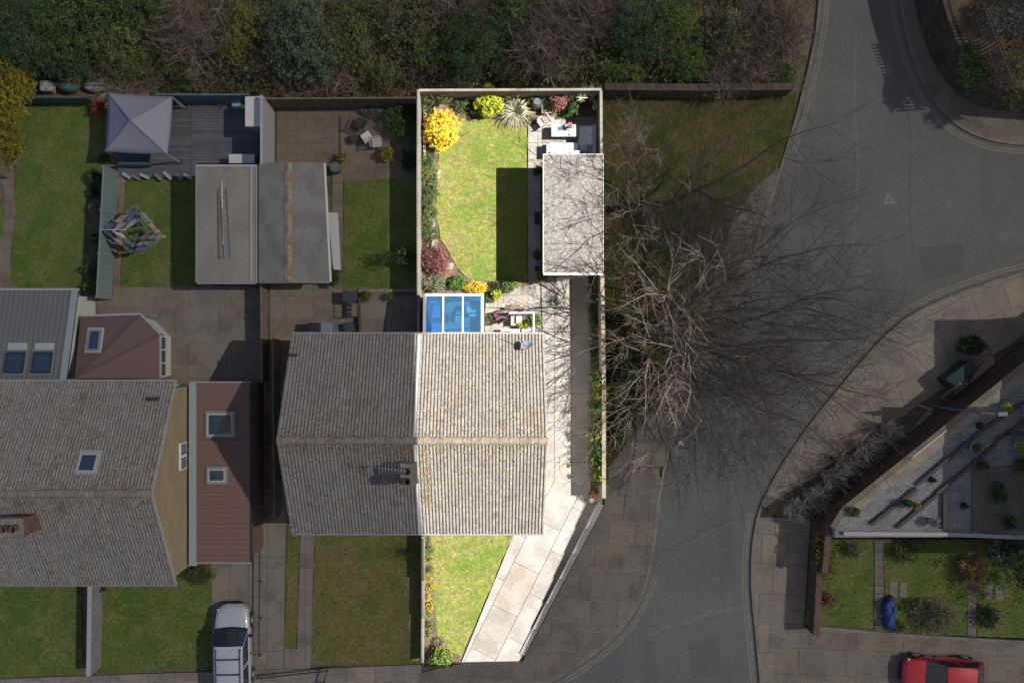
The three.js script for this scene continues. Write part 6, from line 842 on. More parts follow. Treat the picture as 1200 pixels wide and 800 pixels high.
const FOR = [[0.62, 0.44, 0.012], [0.70, 0.50, 0.015], [0.50, 0.36, 0.015], [0.62, 0.46, 0.06]], LIME = [[0.34, 0.38, 0.015], [0.42, 0.42, 0.02], [0.22, 0.28, 0.02]], REDM = [[0.15, 0.045, 0.05], [0.22, 0.085, 0.075], [0.10, 0.035, 0.035]], OLIVE = [[0.07, 0.08, 0.02], [0.10, 0.10, 0.03], [0.05, 0.06, 0.018]], DARKG = [[0.022, 0.045, 0.012], [0.035, 0.06, 0.016], [0.018, 0.034, 0.012]], MIDG = [[0.045, 0.075, 0.015], [0.07, 0.10, 0.02], [0.03, 0.055, 0.014]], CONI = [[0.042, 0.062, 0.03], [0.058, 0.078, 0.036], [0.065, 0.075, 0.04]], BRN = [[0.13, 0.10, 0.07], [0.17, 0.13, 0.095], [0.10, 0.075, 0.055]], STRAW = [[0.34, 0.33, 0.22], [0.26, 0.28, 0.14], [0.44, 0.42, 0.32]];
// sunlit garden
shrub('forsythia_bush', 'bright yellow flowering bush by the boundary wall', 515, 153, 0.85, 1.5, 3400, 0.075, FOR, 101, { rz: 0.95, opt: { long: 2.2 } });
shrub('lime_bush', 'lime yellow leafy bush in the back flower bed', 574, 120, 0.78, 1.3, 2800, 0.075, LIME, 102, { opt: { long: 2 } });
{ // spiky pampas clump
  const p = at(603, 131), t = thing('pampas_clump', 'pale arching pampas grass clump beside the lime bush', 'ornamental grass', V(p.x, 0.07, p.z)), b = new MB(), R = rng(103);
  for (let i = 0; i < 420; i++) { const a = R() * 6.28, l = 0.55 + 0.55 * R(), e = 0.25 + 0.9 * R(), c = STRAW[Math.floor(R() * 3)], k = scl(c, 0.6 + 0.6 * R()), d = V(Math.cos(a), 0, Math.sin(a)), n = V(-d.z, 0, d.x), o = d.clone().multiplyScalar(0.12 * R()), w = 0.012; const p1 = o.clone().addScaledVector(d, l * 0.5 * Math.cos(e * 0.6)).add(V(0, l * 0.75 * Math.sin(e), 0)), p2 = o.clone().addScaledVector(d, l).add(V(0, l * 0.6 * Math.sin(e) * (0.6 + 0.5 * R()), 0)); b.quad(o.clone().addScaledVector(n, w), o.clone().addScaledVector(n, -w), p1.clone().addScaledVector(n, -w), p1.clone().addScaledVector(n, w), k).tri(p1.clone().addScaledVector(n, w), p1.clone().addScaledVector(n, -w), p2, k); }
  own(t, 'fronds', b, leafMat); const q = new MB(); for (let i = 0; i < 9; i++) { const a = R() * 6.28; q.tube(V(0, 0, 0), V(Math.cos(a) * 0.3, 1.3 + 0.3 * R(), Math.sin(a) * 0.3), 0.012, 0.008, 4, [0.3, 0.28, 0.18]); } own(t, 'stalks', q, barkMat);
}
shrub('red_maple', 'small round red leaved maple on the patio edge', 656, 118, 0.56, 1.1, 1700, 0.06, [[0.26, 0.10, 0.085], [0.34, 0.15, 0.12], [0.16, 0.06, 0.06]], 104, { kind: 'maple' });
shrub('evergreen_shrub', 'dark glossy shrub between red maple and corner palm', 673, 128, 0.42, 0.8, 900, 0.08, G1, 105);
{ const p = at(691, 121), t = thing('cabbage_palm', 'spiky pale branching palm in the patio corner', 'palm', V(p.x, 0.07, p.z)), b = new MB(), s = new MB(), R = rng(106); s.tube(V(0, 0, 0), V(0.05, 1.0, -0.05), 0.07, 0.05, 7, [0.3, 0.26, 0.2]); for (const [x, z] of [[0.2, 0.5], [-0.55, 0.1], [-0.4, -0.35], [0.35, -0.3], [0, -0.45]]) { s.tube(V(0.05, 0.9, -0.05), V(x, 1.35, z), 0.04, 0.03, 6, [0.34, 0.31, 0.25]); for (let i = 0; i < 26; i++) { const a = R() * 6.28, l = 0.2 + 0.2 * R(), d = V(Math.cos(a), 0.2 + 0.5 * R(), Math.sin(a)).normalize(), n = V(-d.z, 0, d.x).normalize().multiplyScalar(0.016), o = V(x, 1.35, z); b.tri(o.clone().add(n), o.clone().sub(n), o.clone().addScaledVector(d, l), scl(STRAW[i % 3], 0.8)); } } own(t, 'trunk', s, barkMat); own(t, 'crown', b, leafMat); }
[['leafy green shrub in the wall corner behind the yellow bush', 503, 122, 0.55, 0.7, MIDG], ['low dark green shrub in the back flower bed', 541, 122, 0.5, 0.6, G1], ['low green shrub with pale tips in the back flower bed', 526, 112, 0.45, 0.6, OLIVE], ['round grey green shrub by the lime bush', 560, 131, 0.28, 0.45, [[0.06, 0.10, 0.05], [0.09, 0.14, 0.08]]], ['small green tuft by the pampas clump', 616, 139, 0.3, 0.4, MIDG], ['trailing green shrub between pampas and wall', 622, 113, 0.5, 0.8, OLIVE], ['ivy climbing the back wall behind the driftwood log', 517, 110, 0.6, 1.5, OLIVE], ['ivy climbing the back wall by the wall corner', 501, 111, 0.5, 1.5, OLIVE], ['ivy climbing the back wall behind the pampas clump', 600, 110, 0.6, 1.5, OLIVE], ['ivy climbing the back wall beside the corner palm', 676, 110, 0.6, 1.4, OLIVE], ['green climber on the back wall by the maple', 640, 111, 0.55, 0.9, MIDG], ['yellow green underplanting below the red maple', 662, 130, 0.3, 0.3, G2]].forEach(([l, x, y, r, h, c], i) => shrub('border_shrub', l, x, y, r, h, Math.round(1100 * r * r + 250), 0.06, c, 110 + i));
for (let i = 0; i < 8; i++) { const y = 187 + i * 12.5, w = ['first', 'second', 'third', 'fourth', 'fifth', 'sixth', 'seventh', 'eighth'][i]; if (y > 296) break; shrub('border_plant', `${w} leafy plant below the yellow bush along the bed`, 500 + (i % 2) * 5, y, 0.45, 0.45, 620, 0.06, [MIDG, G2, OLIVE, MIDG][i % 4], 130 + i, { kind: 'plant' }); }
shrub('red_shrub', 'dark red twiggy shrub in the curving flower bed', 511, 303, 0.85, 1.2, 2600, 0.05, REDM, 141, { rz: 0.8, opt: { long: 2.4 }, twig: 30 });
shrub('grey_shrub', 'grey green shrub below the red twiggy shrub', 508, 331, 0.7, 0.8, 1500, 0.06, [[0.12, 0.13, 0.07], [0.16, 0.15, 0.10], [0.09, 0.10, 0.05]], 142, { rz: 0.5 });
shrub('laurel_shrub', 'glossy green shrub beside the conservatory corner', 535, 331, 0.42, 0.7, 1000, 0.075, [[0.035, 0.09, 0.012], [0.06, 0.14, 0.02]], 143);
shrub('yellow_heather', 'low yellow flowering shrub above the conservatory', 558, 337, 0.62, 0.55, 1700, 0.05, [[0.50, 0.36, 0.015], [0.40, 0.30, 0.02], [0.58, 0.42, 0.03]], 144, { rz: 0.38 });
shrub('border_shrub', 'dark low shrub beside the yellow flowering shrub', 580, 338, 0.4, 0.45, 600, 0.06, DARKG, 145); shrub('border_shrub', 'light green shrub at the lawn corner by the path', 597, 333, 0.45, 0.5, 800, 0.06, G2, 146); shrub('border_shrub', 'small green shrub at the conservatory wall', 572, 372, 0.3, 0.5, 400, 0.06, OLIVE, 147); shrub('border_shrub', 'small green shrub under the yellow green pot', 573, 350, 0.28, 0.4, 350, 0.06, MIDG, 148);
// bed between drive and wall, and the hedge
for (let i = 0; i < 9; i++) shrub('bed_plant', `${['first', 'second', 'third', 'fourth', 'fifth', 'sixth', 'seventh', 'eighth', 'ninth'][i]} low plant along the bed below the garage`, 694 + (i % 3) * 2.5, 328 + i * 12, 0.22 + 0.06 * (i % 3), 0.45, 260, 0.07, i % 4 === 1 ? [[0.28, 0.13, 0.06], [0.06, 0.1, 0.02]] : i % 4 === 2 ? [[0.3, 0.3, 0.25], [0.05, 0.09, 0.02]] : G1, 150 + i, { kind: 'plant', y: 0.08 });
for (let i = 0; i < 8; i++) shrub('hedge_shrub', `${['first', 'second', 'third', 'fourth', 'fifth', 'sixth', 'seventh', 'eighth'][i]} bushy evergreen of the hedge on the side wall`, 700 + (i % 2) * 3, 446 + i * 16, 0.42 + 0.1 * (i % 3), 1.75, 1300, 0.075, i % 3 === 1 ? [[0.10, 0.14, 0.02], [0.16, 0.17, 0.03]] : i % 3 === 2 ? [[0.05, 0.10, 0.02], [0.08, 0.13, 0.03]] : [[0.10, 0.14, 0.03], [0.06, 0.11, 0.02]], 160 + i, { rz: 0.5, y: 0.08, opt: { shell: 0.4 } });
for (let i = 0; i < 11; i++) shrub('front_border_plant', `${['first', 'second', 'third', 'fourth', 'fifth', 'sixth', 'seventh', 'eighth', 'ninth', 'tenth', 'eleventh'][i]} small plant from the house along the front bed`, 501 + (i % 2) * 2.5, 633 + i * 11, 0.2 + 0.05 * (i % 3), 0.32, 240, 0.05, i > 3 && i < 8 ? [[0.42, 0.30, 0.01], [0.30, 0.26, 0.02], [0.2, 0.2, 0.02]] : i % 2 ? G2 : [[0.18, 0.22, 0.03], [0.10, 0.14, 0.03]], 170 + i, { kind: 'plant' });
shrub('front_shrub', 'rounded glossy green bush at the street end of the front bed', 518, 770, 0.7, 0.9, 1900, 0.08, [[0.05, 0.10, 0.015], [0.12, 0.18, 0.03], [0.20, 0.24, 0.03]], 185, { rz: 0.55 }); shrub('front_shrub', 'small brownish shrub behind the glossy street bush', 516, 755, 0.4, 0.4, 420, 0.05, [[0.2, 0.14, 0.1], [0.1, 0.1, 0.04]], 186);
{ const p = at(478, 645), t = thing('bare_rose', 'bare dark rose stems by the low front wall', 'rose', V(p.x, 0.04, p.z)); own(t, 'stems', twigs(new MB(), V(0, 0, 0), 0.5, 0.9, 26, 187, { cols: [[0.06, 0.045, 0.03]] }), barkMat); }
// neighbours
shrub('corner_shrub', 'green shrub mass in the yard corner below the boundary wall', 470, 140, 1.0, 1.1, 2400, 0.08, MIDG, 190); shrub('silver_shrub', 'silvery leaved shrub under the grey panel fence', 438, 131, 0.7, 0.5, 900, 0.07, [[0.12, 0.15, 0.11], [0.08, 0.11, 0.07]], 191, { rz: 0.3 }); shrub('shade_shrub', 'dark evergreen in the shadow strip by the boundary wall', 478, 188, 0.5, 1.0, 900, 0.07, DARKG, 192); shrub('shade_shrub', 'pale leaved shrub in the shadow of the boundary wall', 473, 300, 0.55, 1.2, 600, 0.09, [[0.10, 0.13, 0.03], [0.06, 0.08, 0.02]], 193, { opt: { perClump: 6 } });
{ const p = at(438, 305), t = thing('young_sapling', 'thin sapling on the narrow neighbouring lawn edge', 'sapling', V(p.x + 0.6, 0.04, p.z)); own(t, 'stems', twigs(new MB(), V(0, 0, 0), 0.45, 1.3, 12, 194, {}), barkMat); const b = new MB(); leaves(b, [[0, 0.9, 0, 0.4, 0.4, 0.4]], 90, 0.1, MIDG, 195, { perClump: 4 }); own(t, 'crown', b, leafMat); }
shrub('climber', 'light green climber at the sheet garage corner', 391, 325, 0.4, 1.2, 900, 0.08, MIDG, 196, { rz: 0.6 }); shrub('climber', 'small climber beside the sheet garage gutter', 380, 222, 0.28, 1.0, 420, 0.08, MIDG, 197, { rz: 0.5 });
shrub('round_bush', 'large rounded bush between the rendered house and white car', 232, 674, 0.85, 0.9, 2400, 0.06, [[0.06, 0.075, 0.018], [0.09, 0.10, 0.03]], 198, { rz: 0.5 }); shrub('low_plant', 'small leafy plant at the end of the white dividing wall', 116, 690, 0.4, 0.35, 400, 0.06, MIDG, 199, { rz: 0.2 });
shrub('red_shrub', 'orange red leaved shrub beside the gazebo', 114, 126, 0.35, 1.1, 900, 0.06, [[0.40, 0.09, 0.02], [0.30, 0.06, 0.02], [0.2, 0.05, 0.02]], 200, { rz: 0.5 });
[[112, 206, 0.4], [114, 245, 0.45], [115, 280, 0.35], [110, 316, 0.5], [108, 335, 0.4], [107, 225, 0.25], [121, 185, 0.25]].forEach(([x, y, r], i) => shrub('fence_shrub', ['leafy shrub at the deck end of the teal fence', 'pale feathery shrub against the teal fence', 'small twiggy shrub against the teal fence', 'big dark shrub at the teal fence foot', 'yellow green shrub by the rear extension', 'tiny dark shrub in the fence bed', 'small sprig under the gazebo corner'][i], x, y, r, r * 2, 700, 0.07, [MIDG, [[0.14, 0.14, 0.06], [0.18, 0.17, 0.09]], OLIVE, MIDG, G2, DARKG, MIDG][i], 210 + i));
shrub('yellow_tree', 'acid yellow flowering tree at the end of the curving path', 12, 105, 1.5, 3.0, 4200, 0.09, [[0.24, 0.20, 0.008], [0.30, 0.24, 0.01], [0.16, 0.15, 0.01]], 220, { kind: 'tree', lift: 0.2, rz: 1.8 }); shrub('yellow_bush', 'acid yellow bush beside the curving path', 8, 165, 0.8, 1.6, 1500, 0.08, [[0.24, 0.20, 0.008], [0.18, 0.16, 0.01]], 221, { rz: 1.3 });
// lower garden and terrace planting
shrub('straw_clump', 'round straw coloured ornamental grass in the lower garden', 1140, 669, 0.72, 0.9, 1900, 0.06, [[0.34, 0.20, 0.07], [0.28, 0.17, 0.06], [0.2, 0.13, 0.05]], 230, { y: 0.5, opt: { long: 3 } }); shrub('brown_bush', 'big brown grey twiggy bush above the red car', 1102, 722, 0.95, 1.3, 2800, 0.055, [[0.20, 0.17, 0.11], [0.15, 0.13, 0.08], [0.11, 0.10, 0.05]], 231, { y: 0.5, rz: 1.0, twig: 40 }); shrub('grey_bush', 'grey twiggy bush beside the blue tarpaulin', 1075, 712, 0.6, 0.8, 1100, 0.055, [[0.15, 0.14, 0.11], [0.08, 0.09, 0.04]], 232, { y: 0.5 });
shrub('brick_wall_hedge', 'yellow green hedge growing on the brick wall top', 966, 650, 0.6, 1.6, 2400, 0.08, [[0.10, 0.11, 0.02], [0.06, 0.08, 0.018], [0.14, 0.13, 0.03]], 233, { y: 0.5, rz: 1.5 }); shrub('pink_azalea', 'salmon pink low shrub on the lower lawn', 972, 703, 0.4, 0.5, 600, 0.06, [[0.32, 0.10, 0.07], [0.2, 0.09, 0.06], [0.1, 0.1, 0.04]], 234, { y: 0.5 }); shrub('lower_shrub', 'grey stone coloured shrub by the terrace edge wall', 1000, 643, 0.5, 0.6, 600, 0.06, [[0.14, 0.12, 0.09], [0.08, 0.09, 0.04]], 235, { y: 0.5 });
shrub('lower_shrub', 'speckled light green shrub below the terrace edge wall', 1060, 645, 0.8, 0.8, 1500, 0.06, [[0.10, 0.12, 0.03], [0.06, 0.08, 0.02]], 236, { y: 0.5, rz: 0.6 }); shrub('lower_shrub', 'white flowering shrub in the shaded lower garden', 1176, 643, 0.8, 0.9, 1400, 0.06, [[0.42, 0.42, 0.42], [0.05, 0.07, 0.03], [0.03, 0.05, 0.02]], 237, { y: 0.5, rz: 0.5 }); shrub('lower_shrub', 'dark evergreen shading the lower lawn', 1222, 672, 1.7, 4.2, 3600, 0.08, DARKG, 238, { y: 0.5 }); shrub('lower_shrub', 'dark leafy shrub beside the second stepping path', 1158, 725, 0.6, 0.9, 1100, 0.07, DARKG, 239, { y: 0.5 }); shrub('lower_shrub', 'bushy green plants beside the narrow brick path', 1052, 735, 0.5, 0.5, 700, 0.06, OLIVE, 240, { y: 0.5, rz: 0.3 });
shrub('terrace_plant', 'small green plant by the paved square', 1152, 545, 0.3, 0.4, 300, 0.07, MIDG, 241, { y: TERR }); shrub('terrace_plant', 'low plants at the sharp corner of the gravel terrace', 1000, 600, 0.4, 0.4, 360, 0.07, OLIVE, 242, { y: TERR - 0.03, rz: 0.25 }); shrub('terrace_plant', 'green plant in the terrace corner by the edge wall', 1182, 612, 0.4, 0.5, 400, 0.07, MIDG, 243, { y: TERR });
shrub('terrace_plant', 'leafy shrub in the middle of the paved square', 1172, 578, 0.5, 0.7, 700, 0.07, MIDG, 245, { y: TERR }); shrub('terrace_plant', 'trailing plant on the upper gravel by the sleepers', 1196, 545, 0.4, 0.5, 500, 0.07, OLIVE, 246, { y: TERR });
shrub('wall_climber', 'dark climber hanging over the brick wall by the cabinet', 1140, 405, 0.8, 1.6, 1600, 0.08, DARKG, 244, { y: 0.1, rz: 0.5 });
[[1005, 520, 1.1], [985, 540, 1.0], [965, 555, 0.9], [945, 575, 1.0], [922, 590, 0.9], [1030, 500, 0.8]].forEach(([x, y, r], i) => { const p = at(x, y), t = thing('bare_white_shrub', ['tallest pale bare shrub at the brick wall foot', 'second pale bare shrub along the brick wall', 'third pale bare shrub along the brick wall', 'fourth pale bare shrub along the brick wall', 'last pale bare shrub at the kerb bend', 'first pale bare shrub near the street cabinet'][i], 'shrub', V(p.x, 0.1, p.z), 'bare shrubs along the brick wall'); own(t, 'stems', twigs(new MB(), V(0, 0, 0), r * 0.9, 1.6, 60, 250 + i, { rad: 0.018, cols: [[0.40, 0.37, 0.35], [0.32, 0.29, 0.27], [0.2, 0.18, 0.16]], splits: 5, lean: [0.15, 0.05] }), barkMat); });
// plateau above the stone retaining wall
shrub('plateau_ivy', 'lush green ivy between stone wall and picket fence', 1138, 80, 0.75, 0.4, 2600, 0.08, [[0.03, 0.07, 0.012], [0.05, 0.09, 0.02], [0.02, 0.045, 0.01]], 260, { y: 2.6, rz: 1.4 }); shrub('plateau_shrub', 'ochre dry shrub behind the picket fence', 1190, 75, 1.0, 1.0, 1800, 0.07, [[0.15, 0.12, 0.05], [0.10, 0.09, 0.03], [0.07, 0.08, 0.02]], 261, { y: 2.6, rz: 1.2 }); shrub('plateau_shrub', 'grey flowering shrub at the top of the picket fence', 1180, 18, 1.3, 1.6, 2600, 0.07, [[0.18, 0.17, 0.16], [0.12, 0.11, 0.1], [0.07, 0.07, 0.05]], 262, { y: 2.6 }); shrub('plateau_shrub', 'ochre shrub beside the upper end of the picket fence', 1150, 12, 0.6, 0.8, 800, 0.07, [[0.15, 0.12, 0.05], [0.10, 0.09, 0.03]], 263, { y: 2.6 }); shrub('plateau_shrub', 'olive shrub on the stone wall above the pavement bend', 1192, 116, 0.9, 0.4, 1500, 0.07, OLIVE, 264, { y: 2.6, rz: 0.6 });
shrub('tall_evergreen', 'tall dark evergreen behind the grey flowering shrub', 1262, -30, 2.6, 3.4, 4200, 0.12, DARKG, 265, { kind: 'tree', y: 2.6, rz: 2.6 });
// verge planting
shrub('ivy_mound', 'dark ivy mound at the foot of the bare tree', 728, 425, 0.85, 1.5, 3400, 0.075, DARKG, 270, { rz: 1.3 }); shrub('ivy_mound', 'dark evergreen mound against the side wall and hedge', 727, 490, 0.8, 1.6, 3600, 0.075, [[0.02, 0.04, 0.012], [0.03, 0.055, 0.015], [0.05, 0.06, 0.02]], 271, { rz: 1.5 }); shrub('ivy_mound', 'dark bush under the leaning branch at the verge edge', 722, 375, 0.6, 0.9, 1500, 0.075, DARKG, 272, { rz: 0.5 }); shrub('ivy_mound', 'scrubby undergrowth under the bare tree crown', 760, 455, 0.9, 0.8, 2000, 0.07, OLIVE, 273, { rz: 1.3, twig: 40 });

// thicket behind the gardens: each bush and tree on its own
const thick = [ // x, y, r, rz, h, kind, label
  [22, 40, 2.6, 2.2, 4.2, 'd', 'broad dark evergreen above the acid yellow tree'], [95, 22, 2.3, 2.0, 4.0, 'm', 'mid green evergreen beside the broad dark one'], [72, 68, 1.6, 1.1, 2.6, 'd', 'dark evergreen hanging over the dinghy'], [150, 52, 1.7, 1.6, 3.0, 'o', 'olive leaved tree above the gazebo'], [165, 8, 1.8, 1.4, 3.4, 'm', 'green tree at the upper edge above the gazebo'],
  [285, 42, 1.3, 1.9, 2.8, 'y', 'yellow green bush beside the bare brushwood'], [205, 75, 1.0, 0.7, 1.6, 'y', 'low yellow green bush behind the deck fence'], [352, 48, 1.9, 2.2, 4.2, 'c', 'blue green conifer above the white yard wall'], [412, 40, 1.5, 1.9, 3.2, 'o', 'grey olive tree above the grey panel fence'], [440, 82, 1.5, 0.8, 2.0, 'o', 'low olive scrub behind the grey panel fence'],
  [470, 25, 1.6, 1.5, 3.2, 'n', 'brown green tree above the boundary wall corner'], [508, 52, 1.2, 1.5, 2.6, 'g', 'fresh green bush behind the sunlit wall corner'], [560, 45, 1.7, 1.9, 3.6, 'd', 'dark holly behind the lime bush'], [600, 78, 1.4, 0.8, 2.0, 'n', 'low brown green scrub behind the sunlit back wall'], [612, 22, 1.3, 1.3, 2.8, 'm', 'green tree between dark holly and brushwood'], [745, 38, 1.5, 1.7, 3.4, 'd', 'dark ivy clad tree above the verge wall'], [726, 80, 1.4, 0.9, 2.0, 'g', 'green bramble scrub behind the verge wall'], [790, 25, 1.2, 1.4, 2.8, 'g', 'bright green tree above the verge'], [800, 72, 1.4, 1.0, 2.2, 'm', 'green thicket bush behind the verge wall'], [850, 40, 1.5, 1.5, 2.6, 'n', 'brown green bush beside the brown thorn'], [915, 90, 0.7, 0.6, 1.4, 'm', 'small ivy bush at the verge wall end'], [655, 80, 1.2, 0.8, 1.8, 'o', 'olive bramble scrub above the red maple']];
const pal = { d: DARKG, m: MIDG, o: OLIVE, y: [[0.12, 0.11, 0.02], [0.09, 0.09, 0.02], [0.06, 0.06, 0.02]], c: CONI, n: [[0.075, 0.07, 0.03], [0.10, 0.085, 0.045], [0.05, 0.055, 0.02]], g: [[0.06, 0.09, 0.015], [0.08, 0.11, 0.02], [0.045, 0.07, 0.015]] };
for (const k in pal) pal[k] = pal[k].map((c) => scl(c, k === 'd' ? 1.7 : 1.6));
thick.forEach(([x, y, r, rz, h, k, l], i) => shrub(h > 3 ? 'thicket_tree' : 'thicket_bush', l, x, y, r, h, Math.round(1500 * r * rz + 900), k === 'c' ? 0.1 : 0.085, pal[k], 300 + i, { kind: h > 3 ? 'tree' : 'bush', rz, y: 0, group: 'thicket behind the gardens', twig: 20, lift: h > 3 ? 0.12 : 0, opt: { clump: 0.24, perClump: 18 } }));
[[222, 45, 1.9, 1.9, 3.0, 'pale bare brushwood above the deck'], [650, 48, 1.9, 1.9, 3.0, 'bare brown brushwood above the red maple'], [700, 20, 1.6, 1.5, 3.0, 'bare tangled brushwood at the upper edge'], [880, 70, 1.4, 1.2, 2.0, 'bare brown thorn beside the road'], [905, 25, 1.6, 1.6, 2.4, 'bare brown thicket at the road edge'], [835, 88, 1.2, 0.8, 1.6, 'bare bramble tangle behind the verge wall'], [530, 12, 1.4, 1.2, 2.6, 'bare brown twigs above the dark holly'], [395, 85, 1.6, 0.7, 1.6, 'dry bramble behind the grey panel fence'], [140, 88, 1.8, 0.5, 1.0, 'dry bramble behind the gazebo']].forEach(([x, y, r, rz, h, l], i) => {
  const p = at(x, y, h * 0.5), t = thing('bare_brushwood', l, 'brushwood', V(p.x, 0, p.z)), b = new MB(); const R = rng(340 + i);
  for (let k = 0; k < 4; k++) twigs(b, V((R() - 0.5) * r * 0.9, 0, (R() - 0.5) * rz * 0.9), r * 1.05, h * (0.8 + 0.5 * R()), 60, 350 + i * 9 + k, { rad: 0.022, cols: [[0.26, 0.205, 0.15], [0.32, 0.26, 0.2], [0.17, 0.135, 0.1]], splits: 6 });
  own(t, 'stems', b, barkMat); const f = new MB(); leaves(f, [[0, h * 0.35, 0, r * 0.8, h * 0.3, rz * 0.8]], 700, 0.06, [[0.11, 0.085, 0.055], [0.07, 0.07, 0.025]], 360 + i, { perClump: 8 }); own(t, 'foliage', f, leafMat);
});
{ // tangle of brambles, ivy and bare stems that fills the thicket between its trees
  const b = new MB(), R = rng(380), pc = [[0.105, 0.115, 0.035], [0.075, 0.10, 0.028], [0.145, 0.125, 0.065], [0.19, 0.15, 0.1], [0.12, 0.10, 0.06]];
  for (let i = 0; i < 2100; i++) { const x = -25 + R() * 955, y = -45 + R() * (x < 135 ? 140 : x < 488 ? 163 : 154), p = at(x, y), f = vnoise(x * 0.03, y * 0.03, 0, 5), k = Math.floor(clamp(f * 1.5 - 0.3 + (R() - 0.5) * 0.5) * 4.99), h = x < 135 && y > 84 ? 0.15 : y > 106 ? 0.5 + 0.6 * R() : y > 95 ? 0.6 + R() : 0.6 + 1.9 * R(); leaves(b, [[p.x, h * 0.6, p.z, 0.4 + 0.4 * R(), h * 0.5, 0.35 + 0.3 * R()]], 38, 0.085, [pc[k], pc[(k + 1) % 5]], 2000 + i, { clump: 0.16, perClump: 9, shell: 0.3 }); }
  for (let i = 0; i < 420; i++) { const x = -25 + R() * 965, y = -45 + R() * 140, p = at(x, y), c = 0.75 + 0.5 * R(); twigs(b, V(p.x, 0, p.z), 0.5 + 0.9 * R(), 0.8 + 1.9 * R(), 7, 5000 + i, { rad: 0.013, cols: [[0.27 * c, 0.215 * c, 0.165 * c], [0.19 * c, 0.15 * c, 0.115 * c]], splits: 5 }); }
  const o = mesh('undergrowth', b, leafMat); scene.add(tag(o, 'tangled brambles, ivy and bare stems filling the thicket floor', 'undergrowth', null, 'stuff'));
}
// ───────────────────────── bare trees ─────────────────────────
function grow(b, R, p, d, len, r, depth, opt) {
  const segs = depth > 2 ? 3 : 2; let q = p.clone(), dir = d.clone(), rr = r; r = Math.max(r, 0.0095); rr = r; const K = scl(opt.cols[Math.min(opt.cols.length - 1, opt.max - depth)], 0.85 + 0.3 * R()), pts = [q.clone()];
  for (let i = 0; i < segs; i++) { dir.add(V((R() - 0.5) * opt.wig, (R() - 0.5) * opt.wig * 0.6 + opt.up, (R() - 0.5) * opt.wig)).normalize(); const e = q.clone().addScaledVector(dir, len / segs), r1 = rr * (depth ? 0.86 : 0.6); b.tube(q, e, rr, r1, r > 0.05 ? 7 : r > 0.02 ? 4 : 3, K); q = e; rr = r1; pts.push(q.clone()); }
  if (!depth) return;
  const n = depth > 3 ? opt.fork : (opt.twig ?? 3) + Math.floor(R() * (opt.twig ? 2.6 : 2));
  for (let k = 0; k < n; k++) { const f = k === 0 ? 1 : 0.25 + 0.75 * R(), o = pts[0].clone().lerp(pts.at(-1), f), i = Math.min(segs - 1, Math.floor(f * segs)), on = f === 1 ? pts.at(-1).clone() : pts[i].clone().lerp(pts[i + 1], f * segs - i), a = V(R() - 0.5, (R() - 0.5) * 0.5, R() - 0.5).normalize(), nd = dir.clone().multiplyScalar(k ? 0.75 : 1.2).add(a.multiplyScalar(k ? opt.spread ?? 0.85 : 0.3)).normalize(); void o; grow(b, R, on, nd, len * (k ? 0.58 + 0.22 * R() : 0.78), rr * (k ? 0.62 : 0.85), depth - 1, opt); }
}
{
  const p = at(752, 386), t = thing('bare_tree', 'large bare spreading tree between verge and road', 'tree', V(p.x, 0.05, p.z)), tr = new MB(), br = new MB(), R = rng(401), cols = [[0.10, 0.078, 0.06], [0.095, 0.075, 0.058], [0.09, 0.072, 0.057], [0.088, 0.071, 0.058], [0.09, 0.074, 0.061], [0.095, 0.079, 0.066]];
  tr.tube(V(0, -0.05, 0), V(0.2, 0.5, 0), 0.36, 0.28, 10, cols[0]).tube(V(0.2, 0.5, 0), V(0.75, 1.7, 0), 0.28, 0.25, 10, cols[0]); own(t, 'trunk', tr.geo(true), barkMat);
  const top = V(0.75, 1.6, 0), lim = [];
  for (let k = 0; k < 12; k++) { const a = lerp(-1.3, 1.3, k / 11) + (R() - 0.5) * 0.12, e = 0.2 + 0.3 * ((k * 7) % 5) / 4; lim.push([Math.cos(a) * Math.cos(e), Math.sin(e), Math.sin(a) * Math.cos(e), 2.5 + 1.5 * Math.cos(a), 0.155 - 0.03 * R(), 5, 3]); }
  for (const [x, y, z] of [[-0.05, 1, -0.55], [0.0, 1, -0.3], [0.05, 1, -0.08], [0.0, 1, 0.3], [0.05, 1, 0.62], [0.1, 1, 0.95], [-0.4, 0.8, 0.5]]) lim.push([x, y, z, 2.4, 0.13, 4, 3]);
  lim.forEach(([x, y, z, l, r, dp, fk]) => grow(br, R, top.clone().add(V((R() - 0.5) * 0.25, -R() * 0.4, (R() - 0.5) * 0.25)), V(x, y, z).normalize(), l, r, dp, { wig: 0.2, up: -0.004, fork: fk, max: 5, spread: 0.7, twig: 3, cols }));
  own(t, 'crown', br, barkMat);
}
